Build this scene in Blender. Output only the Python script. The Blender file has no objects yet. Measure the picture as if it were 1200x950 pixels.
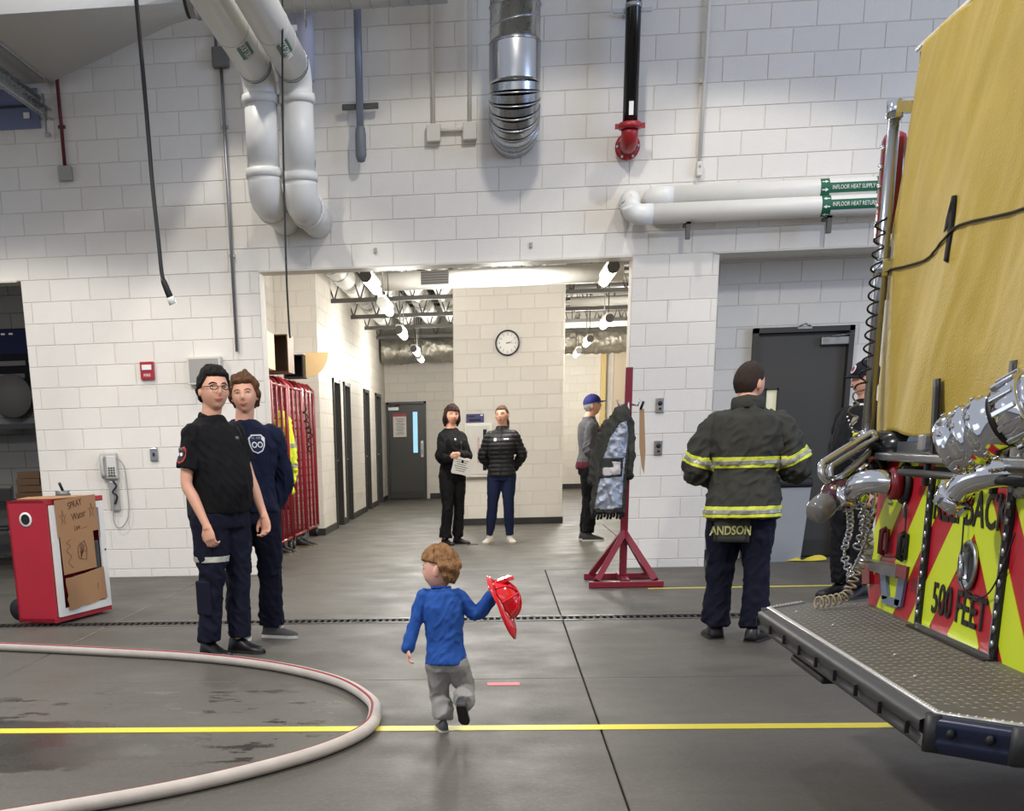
import bpy, bmesh, math, random
from mathutils import Vector, Matrix, noise
random.seed(7)
PI = math.pi; R = math.radians
scene = bpy.context.scene
C = bpy.data.collections.new('fire_station'); scene.collection.children.link(C)

# ------------------------------------------------------------------ camera
YAW, PIT, ROL, PX, PY, FOC, CAM_H = 0.1012, 0.312, -0.0283, 437.2, 999.3, 1500.0, 1.323
def cam_axes():
    f = Vector((-math.sin(YAW)*math.cos(PIT), math.cos(YAW)*math.cos(PIT), -math.sin(PIT)))
    r = Vector((math.cos(YAW), math.sin(YAW), 0)); u = r.cross(f)
    c, s = math.cos(ROL), math.sin(ROL)
    return (c*r + s*u), (-s*r + c*u), f
RT, UP, FW = cam_axes()
cam = bpy.data.objects.new('camera', bpy.data.cameras.new('camera')); C.objects.link(cam)
cam.matrix_world = Matrix(((RT.x, UP.x, -FW.x, 0), (RT.y, UP.y, -FW.y, 0), (RT.z, UP.z, -FW.z, CAM_H), (0, 0, 0, 1)))
cam.data.sensor_width = 36; cam.data.lens = 36*FOC/1200
cam.data.shift_x = (600-PX)/1200; cam.data.shift_y = (PY-475)/1200
cam.data.clip_start = .05; cam.data.clip_end = 200
scene.camera = cam

# ------------------------------------------------------------------ light
scene.view_settings.view_transform = 'Standard'; scene.view_settings.look = 'None'
scene.view_settings.exposure = 0.0; scene.view_settings.gamma = 1
scene.cycles.max_bounces = 7; scene.cycles.use_denoising = True
w = bpy.data.worlds.new('bay_daylight'); scene.world = w; w.use_nodes = True
bg = w.node_tree.nodes['Background']; bg.inputs[0].default_value = (.83, .87, 1.0, 1); bg.inputs[1].default_value = .60

def lamp(kind, loc, aim, power, col, size=.5, size_y=None, cone=None, blend=.15, name='bay_lamp'):
    d = bpy.data.lights.new(name, kind); d.energy = power; d.color = col
    o = bpy.data.objects.new(name, d); C.objects.link(o); o.location = loc
    o.rotation_euler = (Vector(aim)-Vector(loc)).to_track_quat('-Z', 'Y').to_euler()
    if kind == 'AREA':
        d.size = size
        if size_y: d.shape = 'RECTANGLE'; d.size_y = size_y
    elif kind == 'SPOT':
        d.shadow_soft_size = size; d.spot_size = R(cone); d.spot_blend = blend
    else: d.shadow_soft_size = size
    return o
WARM = (1, .952, .875)
# high-bay fixtures of the apparatus bay, hanging above the frame
lamp('SPOT', (.3, 10.5, 5.9), (.3, 10.5, 0), 190, WARM, .16, cone=132, blend=.06)
lamp('SPOT', (2.4, 11.6, 6.3), (2.4, 11.6, 0), 180, WARM, .07, cone=92, blend=.2)
lamp('SPOT', (-3.0, 11.5, 6.2), (-3.0, 11.5, 0), 230, WARM, .07, cone=92, blend=.2)
lamp('SPOT', (5.6, 10.3, 6.2), (5.6, 10.3, 0), 80, WARM, .16, cone=130, blend=.1)
lamp('SPOT', (-5.2, 10.3, 4.9), (-5.2, 10.3, 0), 300, WARM, .16, cone=126, blend=.1)
lamp('SPOT', (-3.6, 4.0, 5.6), (-3.6, 4.0, 0), 980, WARM, .25, cone=156, blend=.12)
lamp('SPOT', (2.6, 3.6, 5.8), (2.6, 3.6, 0), 900, WARM, .25, cone=156, blend=.12)
# daylight through the glazed bay doors on both ends of the bay, plus an added fill from behind
lamp('AREA', (13, 5, 4.0), (3.5, 13.4, 5), 600, (.46, .64, 1), 5, 4, name='bay_door_daylight')
lamp('AREA', (-13, 3, 3.2), (0, 8, 1.0), 70, (.86, .92, 1), 5, 4, name='bay_door_daylight')
lamp('AREA', (-1, -5, 5), (0, 9, .4), 80, (.95, .97, 1), 7, 3, name='added_bay_fill')

# ------------------------------------------------------------------ pixel helpers (1200 x 950 frame -> metres in the room)
def ray(x, y): return RT*((x-PX)/FOC) - UP*((y-PY)/FOC) + FW
def oY(x, y, Y): r = ray(x, y); t = Y/r.y; return Vector((r.x*t, Y, CAM_H+r.z*t))
def oZ(x, y, Z=0.): r = ray(x, y); t = (Z-CAM_H)/r.z; return Vector((r.x*t, r.y*t, Z))
def oX(x, y, X): r = ray(x, y); t = X/r.x; return Vector((X, r.y*t, CAM_H+r.z*t))
def proj(p):
    d = Vector(p)-Vector((0, 0, CAM_H)); z = d.dot(FW)
    return (PX+FOC*d.dot(RT)/z, PY-FOC*d.dot(UP)/z, z)

# ------------------------------------------------------------------ materials
MATS = {}
def lin(c):
    return tuple((v/255/12.92 if v/255 <= .04045 else ((v/255+.055)/1.055)**2.4) for v in c)
def mat(name, rgb, rough=.55, metal=0., var=.0, vscale=6., bump=0., bscale=60., emit=None, estr=1., coat=0., alpha=None, trans=0., rvar=.0, sheen=0.):
    """rgb in 0-255 sRGB; var = noise-driven colour variation"""
    if name in MATS: return MATS[name]
    m = bpy.data.materials.new(name); MATS[name] = m; m.use_nodes = True
    nt = m.node_tree; N = nt.nodes; L = nt.links; b = N['Principled BSDF']
    c = lin(rgb); b.inputs['Base Color'].default_value = (*c, 1)
    b.inputs['Roughness'].default_value = rough; b.inputs['Metallic'].default_value = metal
    if metal < .1 and rough >= .68: b.inputs['Specular IOR Level'].default_value = .22
    if coat: b.inputs['Coat Weight'].default_value = coat; b.inputs['Coat Roughness'].default_value = .08
    if sheen: b.inputs['Sheen Weight'].default_value = sheen
    if trans: b.inputs['Transmission Weight'].default_value = trans
    if alpha is not None: b.inputs['Alpha'].default_value = alpha
    if emit: b.inputs['Emission Color'].default_value = (*lin(emit), 1); b.inputs['Emission Strength'].default_value = estr
    tc = N.new('ShaderNodeTexCoord')
    if var or rvar:
        n = N.new('ShaderNodeTexNoise'); n.inputs['Scale'].default_value = vscale; n.inputs['Detail'].default_value = 5
        L.new(tc.outputs['Object'], n.inputs['Vector'])
        if var:
            mx = N.new('ShaderNodeMix'); mx.data_type = 'RGBA'
            mx.inputs['A'].default_value = (*[v*(1-var) for v in c], 1); mx.inputs['B'].default_value = (*[min(1, v*(1+var)) for v in c], 1)
            L.new(n.outputs['Fac'], mx.inputs['Factor']); L.new(mx.outputs['Result'], b.inputs['Base Color'])
        if rvar:
            mr = N.new('ShaderNodeMapRange'); mr.inputs['To Min'].default_value = max(0, rough-rvar); mr.inputs['To Max'].default_value = min(1, rough+rvar)
            L.new(n.outputs['Fac'], mr.inputs['Value']); L.new(mr.outputs['Result'], b.inputs['Roughness'])
    if bump:
        n2 = N.new('ShaderNodeTexNoise'); n2.inputs['Scale'].default_value = bscale; n2.inputs['Detail'].default_value = 4
        L.new(tc.outputs['Object'], n2.inputs['Vector'])
        bp = N.new('ShaderNodeBump'); bp.inputs['Strength'].default_value = bump; bp.inputs['Distance'].default_value = .01
        L.new(n2.outputs['Fac'], bp.inputs['Height']); L.new(bp.outputs['Normal'], b.inputs['Normal'])
    return m

def floor_mat():
    m = bpy.data.materials.new('sealed_concrete'); m.use_nodes = True
    nt = m.node_tree; N = nt.nodes; L = nt.links; b = N['Principled BSDF']
    g = N.new('ShaderNodeNewGeometry')
    def noise_(sc, det=6, vec=None, rough=.6):
        n = N.new('ShaderNodeTexNoise'); n.inputs['Scale'].default_value = sc; n.inputs['Detail'].default_value = det; n.inputs['Roughness'].default_value = rough
        L.new(vec or g.outputs['Position'], n.inputs['Vector']); return n.outputs['Fac']
    def mapr(v, a, b_, c=0, d=1):
        n = N.new('ShaderNodeMapRange'); n.inputs[1].default_value = a; n.inputs[2].default_value = b_; n.inputs[3].default_value = c; n.inputs[4].default_value = d
        L.new(v, n.inputs[0]); return n.outputs[0]
    def mth(op, a, b_):
        n = N.new('ShaderNodeMath'); n.operation = op
        for i, v in enumerate((a, b_)):
            if isinstance(v, (int, float)): n.inputs[i].default_value = v
            else: L.new(v, n.inputs[i])
        return n.outputs[0]
    def mix(f, a, b_):
        n = N.new('ShaderNodeMix'); n.data_type = 'RGBA'; L.new(f, n.inputs['Factor'])
        for k, v in (('A', a), ('B', b_)):
            if isinstance(v, tuple): n.inputs[k].default_value = (*lin(v), 1)
            else: L.new(v, n.inputs[k])
        return n.outputs['Result']
    col = mix(mapr(noise_(.9), .3, .7), (76, 73, 66), (92, 88, 80))
    mp = N.new('ShaderNodeMapping'); mp.inputs['Scale'].default_value = (.5, 4, 1); L.new(g.outputs['Position'], mp.inputs[0])
    col = mix(mapr(noise_(3, 6, mp.outputs[0]), .45, .8, 0, .5), col, (74, 71, 66))
    col = mix(mapr(noise_(45, 3), .5, .8, 0, .5), col, (116, 112, 105))
    # puddle left by the wet hose: position masked, ragged edge
    sp = N.new('ShaderNodeSeparateXYZ'); L.new(g.outputs['Position'], sp.inputs[0])
    def blob(cx, cy, rx, ry):
        dx = mth('DIVIDE', mth('SUBTRACT', sp.outputs[0], cx), rx); dy = mth('DIVIDE', mth('SUBTRACT', sp.outputs[1], cy), ry)
        return mth('ADD', mth('MULTIPLY', dx, dx), mth('MULTIPLY', dy, dy))
    rag = mth('MULTIPLY', mth('SUBTRACT', noise_(3.2, 8), .5), 1.5)
    d1 = mth('ADD', blob(-2.45, 5.72, 1.05, .56), rag)
    wet1 = mapr(d1, .9, 1.02, 1, 0)
    mp2 = N.new('ShaderNodeMapping'); mp2.inputs['Scale'].default_value = (1.6, 3.2, 1); L.new(g.outputs['Position'], mp2.inputs[0])
    sp2 = mapr(noise_(1.9, 6, mp2.outputs[0], .65), .575, .60)
    wet2 = mth('MULTIPLY', sp2, mapr(blob(-1.75, 6.2, 1.25, 1.15), .8, 1.1, 1, 0))
    wet = mth('MAXIMUM', wet1, wet2)
    col = mix(mth('MULTIPLY', wet, .62), col, (42, 40, 38))
    L.new(col, b.inputs['Base Color'])
    ro = mapr(noise_(2.2), .3, .7, .46, .66)
    L.new(mth('SUBTRACT', ro, mth('MULTIPLY', wet, .28)), b.inputs['Roughness'])
    bp = N.new('ShaderNodeBump'); bp.inputs['Strength'].default_value = .12; bp.inputs['Distance'].default_value = .01
    L.new(noise_(30, 5), bp.inputs['Height']); L.new(bp.outputs['Normal'], b.inputs['Normal'])
    return m
M_floor = floor_mat()

def block_mat(name, rgb, v=.05):
    m = mat(name, rgb, .5, var=.03, vscale=9, bump=.35, bscale=130)
    nt = m.node_tree; N = nt.nodes; L = nt.links; b = N['Principled BSDF']
    src = b.inputs['Base Color'].links[0].from_socket
    oi = N.new('ShaderNodeObjectInfo'); mr = N.new('ShaderNodeMapRange'); mr.inputs[3].default_value = 1-v; mr.inputs[4].default_value = 1+v*.3
    L.new(oi.outputs['Random'], mr.inputs[0])
    hs = N.new('ShaderNodeHueSaturation'); L.new(src, hs.inputs['Color']); L.new(mr.outputs[0], hs.inputs['Value']); L.new(hs.outputs[0], b.inputs['Base Color'])
    return m
M_block = block_mat('painted_block', (226, 221, 212))
M_mortar = mat('painted_mortar', (214, 207, 195), .7, bump=.2, bscale=60)
M_grayblock = block_mat('grey_painted_block', (168, 166, 162))
M_base = mat('dark_vinyl_base', (38, 37, 36), .5)
M_steel = mat('brushed_steel', (170, 172, 174), .3, 1., rvar=.1, vscale=20)
M_galv = mat('galvanized_steel', (176, 180, 184), .28, 1., var=.18, vscale=14, rvar=.12)
M_chrome = mat('chrome', (214, 216, 220), .09, 1.)
M_conduit = mat('conduit_steel', (150, 150, 152), .4, .8)
M_pipewhite = mat('white_pipe_jacket', (222, 221, 216), .42, var=.04, bump=.12, bscale=14)
M_paintgray = mat('grey_box_paint', (158, 154, 148), .5)
M_wallpaint = mat('wall_colour_paint', (214, 209, 198), .5)
M_darkgray = mat('charcoal_door_paint', (62, 61, 58), .42, var=.04, vscale=3)
M_frame = mat('charcoal_frame_paint', (50, 49, 47), .4)
M_black = mat('black_rubber', (18, 18, 19), .55)
M_blackgl = mat('black_gloss', (14, 14, 16), .22)
M_red = mat('red_paint', (160, 22, 38), .32, var=.06, coat=.2)
M_redd = mat('dark_red_paint', (120, 14, 30), .3, var=.06, coat=.3)
M_white = mat('white_paint', (232, 230, 224), .4)
M_yellowline = mat('yellow_floor_tape', (228, 214, 60), .45, var=.06, vscale=20)
M_glass = mat('clear_glass', (235, 240, 242), .02, trans=1.)
M_card = mat('corrugated_cardboard', (168, 128, 92), .8, var=.06, vscale=8, bump=.1)
M_wood = mat('birch_plywood', (206, 170, 120), .55, var=.08, vscale=5)
M_wooddark = mat('walnut_stain', (96, 70, 48), .5, var=.12, vscale=6)
M_green = mat('green_label', (20, 92, 66), .5)
M_foil = mat('foil_insulation', (176, 172, 160), .42, .6, var=.3, vscale=9, bump=1., bscale=22)
M_lampwhite = mat('lit_globe', (255, 250, 240), .4, emit=(255, 247, 232), estr=9.)
M_deck = mat('painted_metal_deck', (150, 148, 142), .5, var=.08)
M_joist = mat('dark_joist', (74, 72, 68), .5)

# ------------------------------------------------------------------ mesh builder
class B:
    def __init__(s): s.v = []; s.f = []; s.sm = []; s.mi = []; s.cur = 0
    def add(s, vs, fs, smooth=False, M=None):
        n = len(s.v)
        s.v += [tuple(M @ Vector(p)) if M is not None else tuple(p) for p in vs]
        for f in fs: s.f.append([n+i for i in f]); s.sm.append(smooth); s.mi.append(s.cur)
        return s
    def box(s, c, d, M=None, bev=0.):
        cx, cy, cz = c; x, y, z = d[0]/2, d[1]/2, d[2]/2
        if bev <= 0:
            vs = [(cx+i*x, cy+j*y, cz+k*z) for i in (-1, 1) for j in (-1, 1) for k in (-1, 1)]
            return s.add(vs, [(0, 1, 3, 2), (4, 6, 7, 5), (0, 4, 5, 1), (2, 3, 7, 6), (0, 2, 6, 4), (1, 5, 7, 3)], False, M)
        e = min(bev, x*.9, y*.9, z*.9); bm = bmesh.new(); bmesh.ops.create_cube(bm, size=2)
        for v in bm.verts: v.co = Vector((cx+v.co.x*x, cy+v.co.y*y, cz+v.co.z*z))
        bmesh.ops.bevel(bm, geom=list(bm.edges), offset=e, segments=2, affect='EDGES', profile=.5)
        return s.frombm(bm, True if e > .02 else False, M)
    def frombm(s, bm, smooth=False, M=None):
        bm.verts.index_update(); vs = [v.co.copy() for v in bm.verts]; fs = [[v.index for v in f.verts] for f in bm.faces]; bm.free()
        return s.add(vs, fs, smooth, M)
    def tube(s, pts, r, n=12, smooth=True, caps=True, closed=False, flat=None, M=None, start=None):
        """tube along pts; r number or list; flat=(a,b) scales the ring axes"""
        pts = [Vector(p) for p in pts]; k = len(pts); rs = r if isinstance(r, (list, tuple)) else [r]*k
        vs = []; fs = []; u = None
        for i in range(k):
            if closed: t = pts[(i+1) % k]-pts[i-1]
            elif i == 0: t = pts[1]-pts[0]
            elif i == k-1: t = pts[-1]-pts[-2]
            else: t = (pts[i+1]-pts[i]).normalized()+(pts[i]-pts[i-1]).normalized()
            t = t.normalized() if t.length > 1e-9 else Vector((0, 0, 1))
            if u is None:
                a = Vector(start) if start else (Vector((0, 0, 1)) if abs(t.z) < .9 else Vector((1, 0, 0)))
                u = (a-t*a.dot(t)).normalized()
            else: u = (u-t*u.dot(t)).normalized()
            w_ = t.cross(u); fa, fb = flat or (1, 1)
            for j in range(n):
                a = 2*PI*j/n; vs.append(pts[i]+(u*math.cos(a)*fa+w_*math.sin(a)*fb)*rs[i])
        for i in range(k if closed else k-1):
            for j in range(n):
                a = i*n+j; b_ = i*n+(j+1) % n; i2 = (i+1) % k; fs.append((a, b_, i2*n+(j+1) % n, i2*n+j))
        s.add(vs, fs, smooth, M)
        if caps and not closed:
            n0 = len(s.v)-k*n; s.f.append([n0+j for j in range(n)][::-1]); s.sm.append(False); s.mi.append(s.cur)
            s.f.append([n0+(k-1)*n+j for j in range(n)]); s.sm.append(False); s.mi.append(s.cur)
        return s
    def lathe(s, prof, n=24, M=None, smooth=True, c=(0, 0, 0), caps=True):
        vs = []; fs = []; k = len(prof)
        for r_, z in prof:
            for j in range(n): vs.append((c[0]+r_*math.cos(2*PI*j/n), c[1]+r_*math.sin(2*PI*j/n), c[2]+z))
        for i in range(k-1):
            for j in range(n): fs.append((i*n+j, i*n+(j+1) % n, (i+1)*n+(j+1) % n, (i+1)*n+j))
        caps = caps and max(z for _, z in prof)-min(z for _, z in prof) > 1e-7
        if caps and prof[0][0] > 1e-6: fs.append([j for j in range(n)][::-1])
        if caps and prof[-1][0] > 1e-6: fs.append([(k-1)*n+j for j in range(n)])
        return s.add(vs, fs, smooth, M)
    def ell(s, c, r, n=16, m=10, M=None):
        vs = []; fs = []
        if isinstance(r, (int, float)): r = (r, r, r)
        for i in range(m+1):
            a = PI*i/m
            for j in range(n): vs.append((c[0]+r[0]*math.sin(a)*math.cos(2*PI*j/n), c[1]+r[1]*math.sin(a)*math.sin(2*PI*j/n), c[2]+r[2]*math.cos(a)))
        for i in range(m):
            for j in range(n): fs.append((i*n+j, (i+1)*n+j, (i+1)*n+(j+1) % n, i*n+(j+1) % n))
        return s.add(vs, fs, True, M)
    def prism(s, poly, d, M=None, smooth=False):
        """poly of 3D points, extruded by vector d"""
        k = len(poly); P_ = [Vector(p) for p in poly]; d = Vector(d); vs = P_+[p+d for p in P_]
        fs = [list(range(k))[::-1], list(range(k, 2*k))]+[(i, (i+1) % k, k+(i+1) % k, k+i) for i in range(k)]
        return s.add(vs, fs, smooth, M)
    def grid(s, f, nu, nv, smooth=True, M=None):
        vs = [f(i/nu, j/nv) for j in range(nv+1) for i in range(nu+1)]
        fs = [(j*(nu+1)+i, j*(nu+1)+i+1, (j+1)*(nu+1)+i+1, (j+1)*(nu+1)+i) for j in range(nv) for i in range(nu)]
        return s.add(vs, fs, smooth, M)
    def mesh(s, name, mats):
        me = bpy.data.meshes.new(name); me.from_pydata([tuple(p) for p in s.v], [], s.f)
        me.polygons.foreach_set('use_smooth', s.sm)
        if not isinstance(mats, (list, tuple)): mats = [mats]
        for m in mats: me.materials.append(m)
        me.polygons.foreach_set('material_index', s.mi)
        bm = bmesh.new(); bm.from_mesh(me)
        bmesh.ops.remove_doubles(bm, verts=bm.verts, dist=1e-6)
        bmesh.ops.recalc_face_normals(bm, faces=bm.faces); bm.to_mesh(me); bm.free(); me.update()
        return me
    def build(s, name, mats, parent=None, world=False, mesh_only=False):
        if world and parent is not None:
            inv = wm(parent).inverted(); s.v = [tuple(inv @ Vector(p)) for p in s.v]
        o = bpy.data.objects.new(name, s.mesh(name, mats)); C.objects.link(o)
        if parent is not None: o.parent = parent
        return o
def wm(o):
    m = Matrix.LocRotScale(o.location, o.rotation_euler, o.scale)
    return wm(o.parent) @ m if o.parent else m
def T(loc=(0, 0, 0), rz=0, rx=0, ry=0, sc=1): return Matrix.LocRotScale(Vector(loc), __import__('mathutils').Euler((rx, ry, rz)), Vector((sc, sc, sc)))
def thing(name, label, cat, loc=(0, 0, 0), rz=0, group=None):
    o = bpy.data.objects.new(name, None); C.objects.link(o); o.location = loc; o.rotation_euler = (0, 0, rz)
    o.empty_display_size = .1; o['label'] = label; o['category'] = cat
    if group: o['group'] = group
    return o
def tag(o, label, cat, group=None):
    o['label'] = label; o['category'] = cat
    if group: o['group'] = group
    return o
def recentre(o, loc):
    """move a top-level mesh's origin to loc, geometry stays"""
    d = Vector(loc)-o.location
    for v in o.data.vertices: v.co -= d
    o.location = loc; return o
def struct(name, b, m):
    o = b.build(name, m); o['kind'] = 'structure'; return o
def dup(root, loc=None, rz=None, label=None, parent=None):
    r = root.copy(); C.objects.link(r)
    if parent is not None: r.parent = parent
    if loc is not None: r.location = loc
    if rz is not None: r.rotation_euler = (0, 0, rz)
    if label: r['label'] = label
    for ch in list(root.children): dup(ch, parent=r)
    return r
def curve(pts, n=8, closed=False):
    """Catmull-Rom through pts"""
    P_ = [Vector(p) for p in pts]; out = []
    k = len(P_)
    for i in range(k if closed else k-1):
        a = P_[i-1] if (i > 0 or closed) else P_[0]*2-P_[1]; b_ = P_[i]; c = P_[(i+1) % k]
        d = P_[(i+2) % k] if (i+2 < k or closed) else P_[-1]*2-P_[-2]
        for j in range(n):
            t = j/n; out.append(.5*((2*b_)+(c-a)*t+(2*a-5*b_+4*c-d)*t*t+(3*b_-a-3*c+d)*t**3))
    if not closed: out.append(P_[-1])
    return out
def text_mesh(name, body, size, m, parent, M, extrude=.0015, align='CENTER', sx=1., font_off=0.):
    cu = bpy.data.curves.new('letters', 'FONT'); cu.body = body; cu.size = size; cu.extrude = extrude; cu.align_x = align; cu.align_y = 'CENTER'; cu.offset = font_off
    cu.resolution_u = 3; cu.space_line = .95
    o = bpy.data.objects.new('letters', cu); C.objects.link(o)
    dg = bpy.context.evaluated_depsgraph_get(); me = bpy.data.meshes.new_from_object(o.evaluated_get(dg))
    bpy.data.objects.remove(o); S_ = Matrix.Diagonal((sx, 1, 1, 1))
    me.transform(M @ S_); me.name = name; me.materials.clear(); me.materials.append(m)
    ob = bpy.data.objects.new(name, me); C.objects.link(ob)
    if parent is not None: ob.parent = parent
    return ob
def frame(o, xa, up):
    """matrix with local x along xa, local y along up, z = outward"""
    x = Vector(xa).normalized(); y = Vector(up).normalized(); z = x.cross(y); y = z.cross(x)
    return Matrix(((x.x, y.x, z.x, o[0]), (x.y, y.y, z.y, o[1]), (x.z, y.z, z.z, o[2]), (0, 0, 0, 1)))

# ------------------------------------------------------------------ block walls
def block_wall(name, o, ux, nrm, u0, u1, z0, z1, zc, uph, holes=(), m=None, mm=None, limit=300, th=.2, label=None, BL=.4064, BH=.2032, visible=None):
    """wall plane through o, horizontal axis ux, outward normal nrm; real blocks in running bond, recessed joints"""
    m = m or M_block; mm = mm or M_mortar
    ux = Vector(ux); nrm = Vector(nrm); o = Vector(o)
    def W(u, z, d): return o+ux*u+Vector((0, 0, z))+nrm*d
    # mortar backing, cut into rectangles around the holes
    us = sorted({u0, u1, *[h for hh in holes for h in hh[:2]]}); zs = sorted({z0, z1, *[h for hh in holes for h in hh[2:]]})
    us = [u for u in us if u0 <= u <= u1]; zs = [z for z in zs if z0 <= z <= z1]
    b = B()
    for a, c in zip(us, us[1:]):
        for d, e in zip(zs, zs[1:]):
            um, zm = (a+c)/2, (d+e)/2
            if any(h[0] < um < h[1] and h[2] < zm < h[3] for h in holes): continue
            b.prism([W(a, d, -.0035), W(c, d, -.0035), W(c, e, -.0035), W(a, e, -.0035)], -nrm*th)
    root = struct(name, b, mm)
    rects = []; i = 0; z = zc-BH*math.ceil((zc-z0)/BH-1e-6)
    while z < z1-.01:
        off = uph+(BL/2 if i % 2 else 0); k = math.floor((u0-off)/BL); u = off+k*BL
        za, zb = max(z, z0), min(z+BH, z1)
        while u < u1:
            segs = [(max(u, u0), min(u+BL, u1), za, zb)]
            for h in holes:
                ns = []
                for (a, c, d, e) in segs:
                    if c <= h[0] or a >= h[1] or e <= h[2]+1e-4 or d >= h[3]-1e-4: ns.append((a, c, d, e)); continue
                    if d < h[2]-.02 : ns.append((a, c, d, h[2]))
                    if e > h[3]+.02 : ns.append((a, c, h[3], e))
                    dd, ee = max(d, h[2]), min(e, h[3])
                    if a < h[0]: ns.append((a, h[0], dd, ee))
                    if c > h[1]: ns.append((h[1], c, dd, ee))
                segs = ns
            rects += [r_ for r_ in segs if r_[1]-r_[0] > .03 and r_[3]-r_[2] > .02]
            u += BL
        z += BH; i += 1
    def score(r_):
        x, y, d = proj(W((r_[0]+r_[1])/2, (r_[2]+r_[3])/2, 0))
        if d < .1 or not (-25 < x < 1225 and -15 < y < 965): return 0
        if visible and not visible(x, y): return .001
        return 1/d*(r_[1]-r_[0])*(r_[3]-r_[2])
    rects.sort(key=score, reverse=True)
    cache = {}; J = .0035
    def bverts(w_, h_):
        c = .003; vs = []; x0, x1, y0, y1 = J, w_-J, J, h_-J
        for (q, d) in ((0, -.012), (0, 0), (c, .0025)):
            vs += [(x0+q, y0+q, d), (x1-q, y0+q, d), (x1-q, y1-q, d), (x0+q, y1-q, d)]
        fs = [(0, 1, 5, 4), (1, 2, 6, 5), (2, 3, 7, 6), (3, 0, 4, 7), (4, 5, 9, 8), (5, 6, 10, 9), (6, 7, 11, 10), (7, 4, 8, 11), (8, 9, 10, 11)]
        return vs, fs
    rest = B(); rot = Matrix(((ux.x, 0, nrm.x), (ux.y, 0, nrm.y), (ux.z, 1, nrm.z))).to_euler()
    flip = ux.cross(Vector((0, 0, 1))).dot(nrm) < 0
    for n, r_ in enumerate(rects):
        w_, h_ = r_[1]-r_[0], r_[3]-r_[2]
        vs, fs = bverts(w_, h_)
        if n < limit and score(r_) > 0:
            key = (round(w_, 3), round(h_, 3))
            if key not in cache:
                bb = B()
                bb.add([ux*v[0]+Vector((0, 0, v[1]))+nrm*v[2] for v in vs], fs); cache[key] = bb.mesh('block', m)
            ob = bpy.data.objects.new('block', cache[key]); C.objects.link(ob); ob.parent = root
            ob.location = W(r_[0], r_[2], random.uniform(-.0008, .0008))
        else:
            rest.add([W(r_[0], r_[2], 0)+ux*v[0]+Vector((0, 0, v[1]))+nrm*v[2] for v in vs], fs)
    if rest.v:
        ob = rest.build('remaining_blocks', m, root); ob['kind'] = 'stuff'
    return root

WY = 13.577; LZ = 2.93; CZ = .086+.2032*14
HALL_L, HALL_R, ALC_L, DOOR_R = -2.345, 1.275, 2.094, -4.765
block_wall('wall_back', (0, WY, 0), (1, 0, 0), (0, -1, 0), -8, 7.0, 0, 5.6, .086, 0.0,
           holes=[(-8, DOOR_R, 0, LZ), (HALL_L, HALL_R, 0, LZ), (ALC_L, 6.2, 0, LZ)], th=.3,
           visible=lambda x, y: not (x > 1045) and not (x < 60 and y < 90))
# room behind the left doorway
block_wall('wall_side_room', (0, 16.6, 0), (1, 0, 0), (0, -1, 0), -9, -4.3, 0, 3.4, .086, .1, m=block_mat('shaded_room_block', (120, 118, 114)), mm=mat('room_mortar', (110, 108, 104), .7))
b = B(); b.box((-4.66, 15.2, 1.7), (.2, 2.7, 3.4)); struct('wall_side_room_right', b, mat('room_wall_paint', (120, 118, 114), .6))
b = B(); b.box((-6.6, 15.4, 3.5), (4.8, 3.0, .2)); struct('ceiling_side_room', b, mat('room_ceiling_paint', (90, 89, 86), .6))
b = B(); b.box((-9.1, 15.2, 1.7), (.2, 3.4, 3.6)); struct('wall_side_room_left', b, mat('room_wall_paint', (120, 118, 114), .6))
# hall: nook wall, corridor wall, partition, far walls
block_wall('wall_nook', (0, 19.3, 0), (1, 0, 0), (0, -1, 0), -3.14, -2.55, 0, 4.2, .086, .02)
block_wall('wall_nook_left', (-3.14, 0, 0), (0, 1, 0), (1, 0, 0), 13.88, 19.3, 0, 4.2, .086, .1)
CD = [(20.85, 21.75), (22.3, 23.2), (25.65, 26.65), (28.1, 29.3)]   # door openings of the corridor's left wall
block_wall('wall_corridor', (-2.55, 0, 0), (0, 1, 0), (1, 0, 0), 19.3, 30.6, 0, 4.2, .086, 19.3,
           holes=[(a, c, 0, 2.25) for a, c in CD])
block_wall('wall_partition', (0, 20.9, 0), (1, 0, 0), (0, -1, 0), -.68, 1.0, 0, 4.2, .086, -.27, th=.25)
block_wall('wall_far_left', (0, 30.6, 0), (1, 0, 0), (0, -1, 0), -2.55, .8, 0, 4.2, .086, 0, holes=[(-2.52, -1.62, 0, 2.12)])
block_wall('wall_far_right', (0, 34.4, 0), (1, 0, 0), (0, -1, 0), .6, 3.4, 0, 4.2, .086, .15)
block_wall('wall_partition_side', (1.0, 0, 0), (0, 1, 0), (1, 0, 0), 21.15, 34.4, 0, 4.2, .086, 0)
b = B(); b.box((3.35, 24.8, 2.1), (.2, 19.4, 4.2)); struct('wall_hall_right', b, mat('hall_wall_paint', (196, 186, 168), .6))
b = B(); b.box((1.94, 14.0, 1.7), (.3, .84, 3.4)); b.box((1.70, 13.9, 1.7), (.76, .04, 3.4)); struct('wall_pier_core', b, M_wallpaint)
b = B(); b.box((.7, 32.5, 2.1), (.3, 3.8, 4.2)); struct('wall_partition_end', b, M_wallpaint)
# alcove
block_wall('wall_alcove', (0, 14.44, 0), (1, 0, 0), (0, -1, 0), 2.09, 6.2, 0, 3.0, .086, .2, holes=[(2.6, 3.6, 0, 2.3)])
b = B(); b.box((4.2, 14.2, LZ+.12), (4.4, .7, .2)); struct('ceiling_alcove', b, M_wallpaint)
# side walls of the bay beyond the frame
b = B(); b.box((-.2, 13.0, 8.6), (15, 1.4, .05)); 
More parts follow.
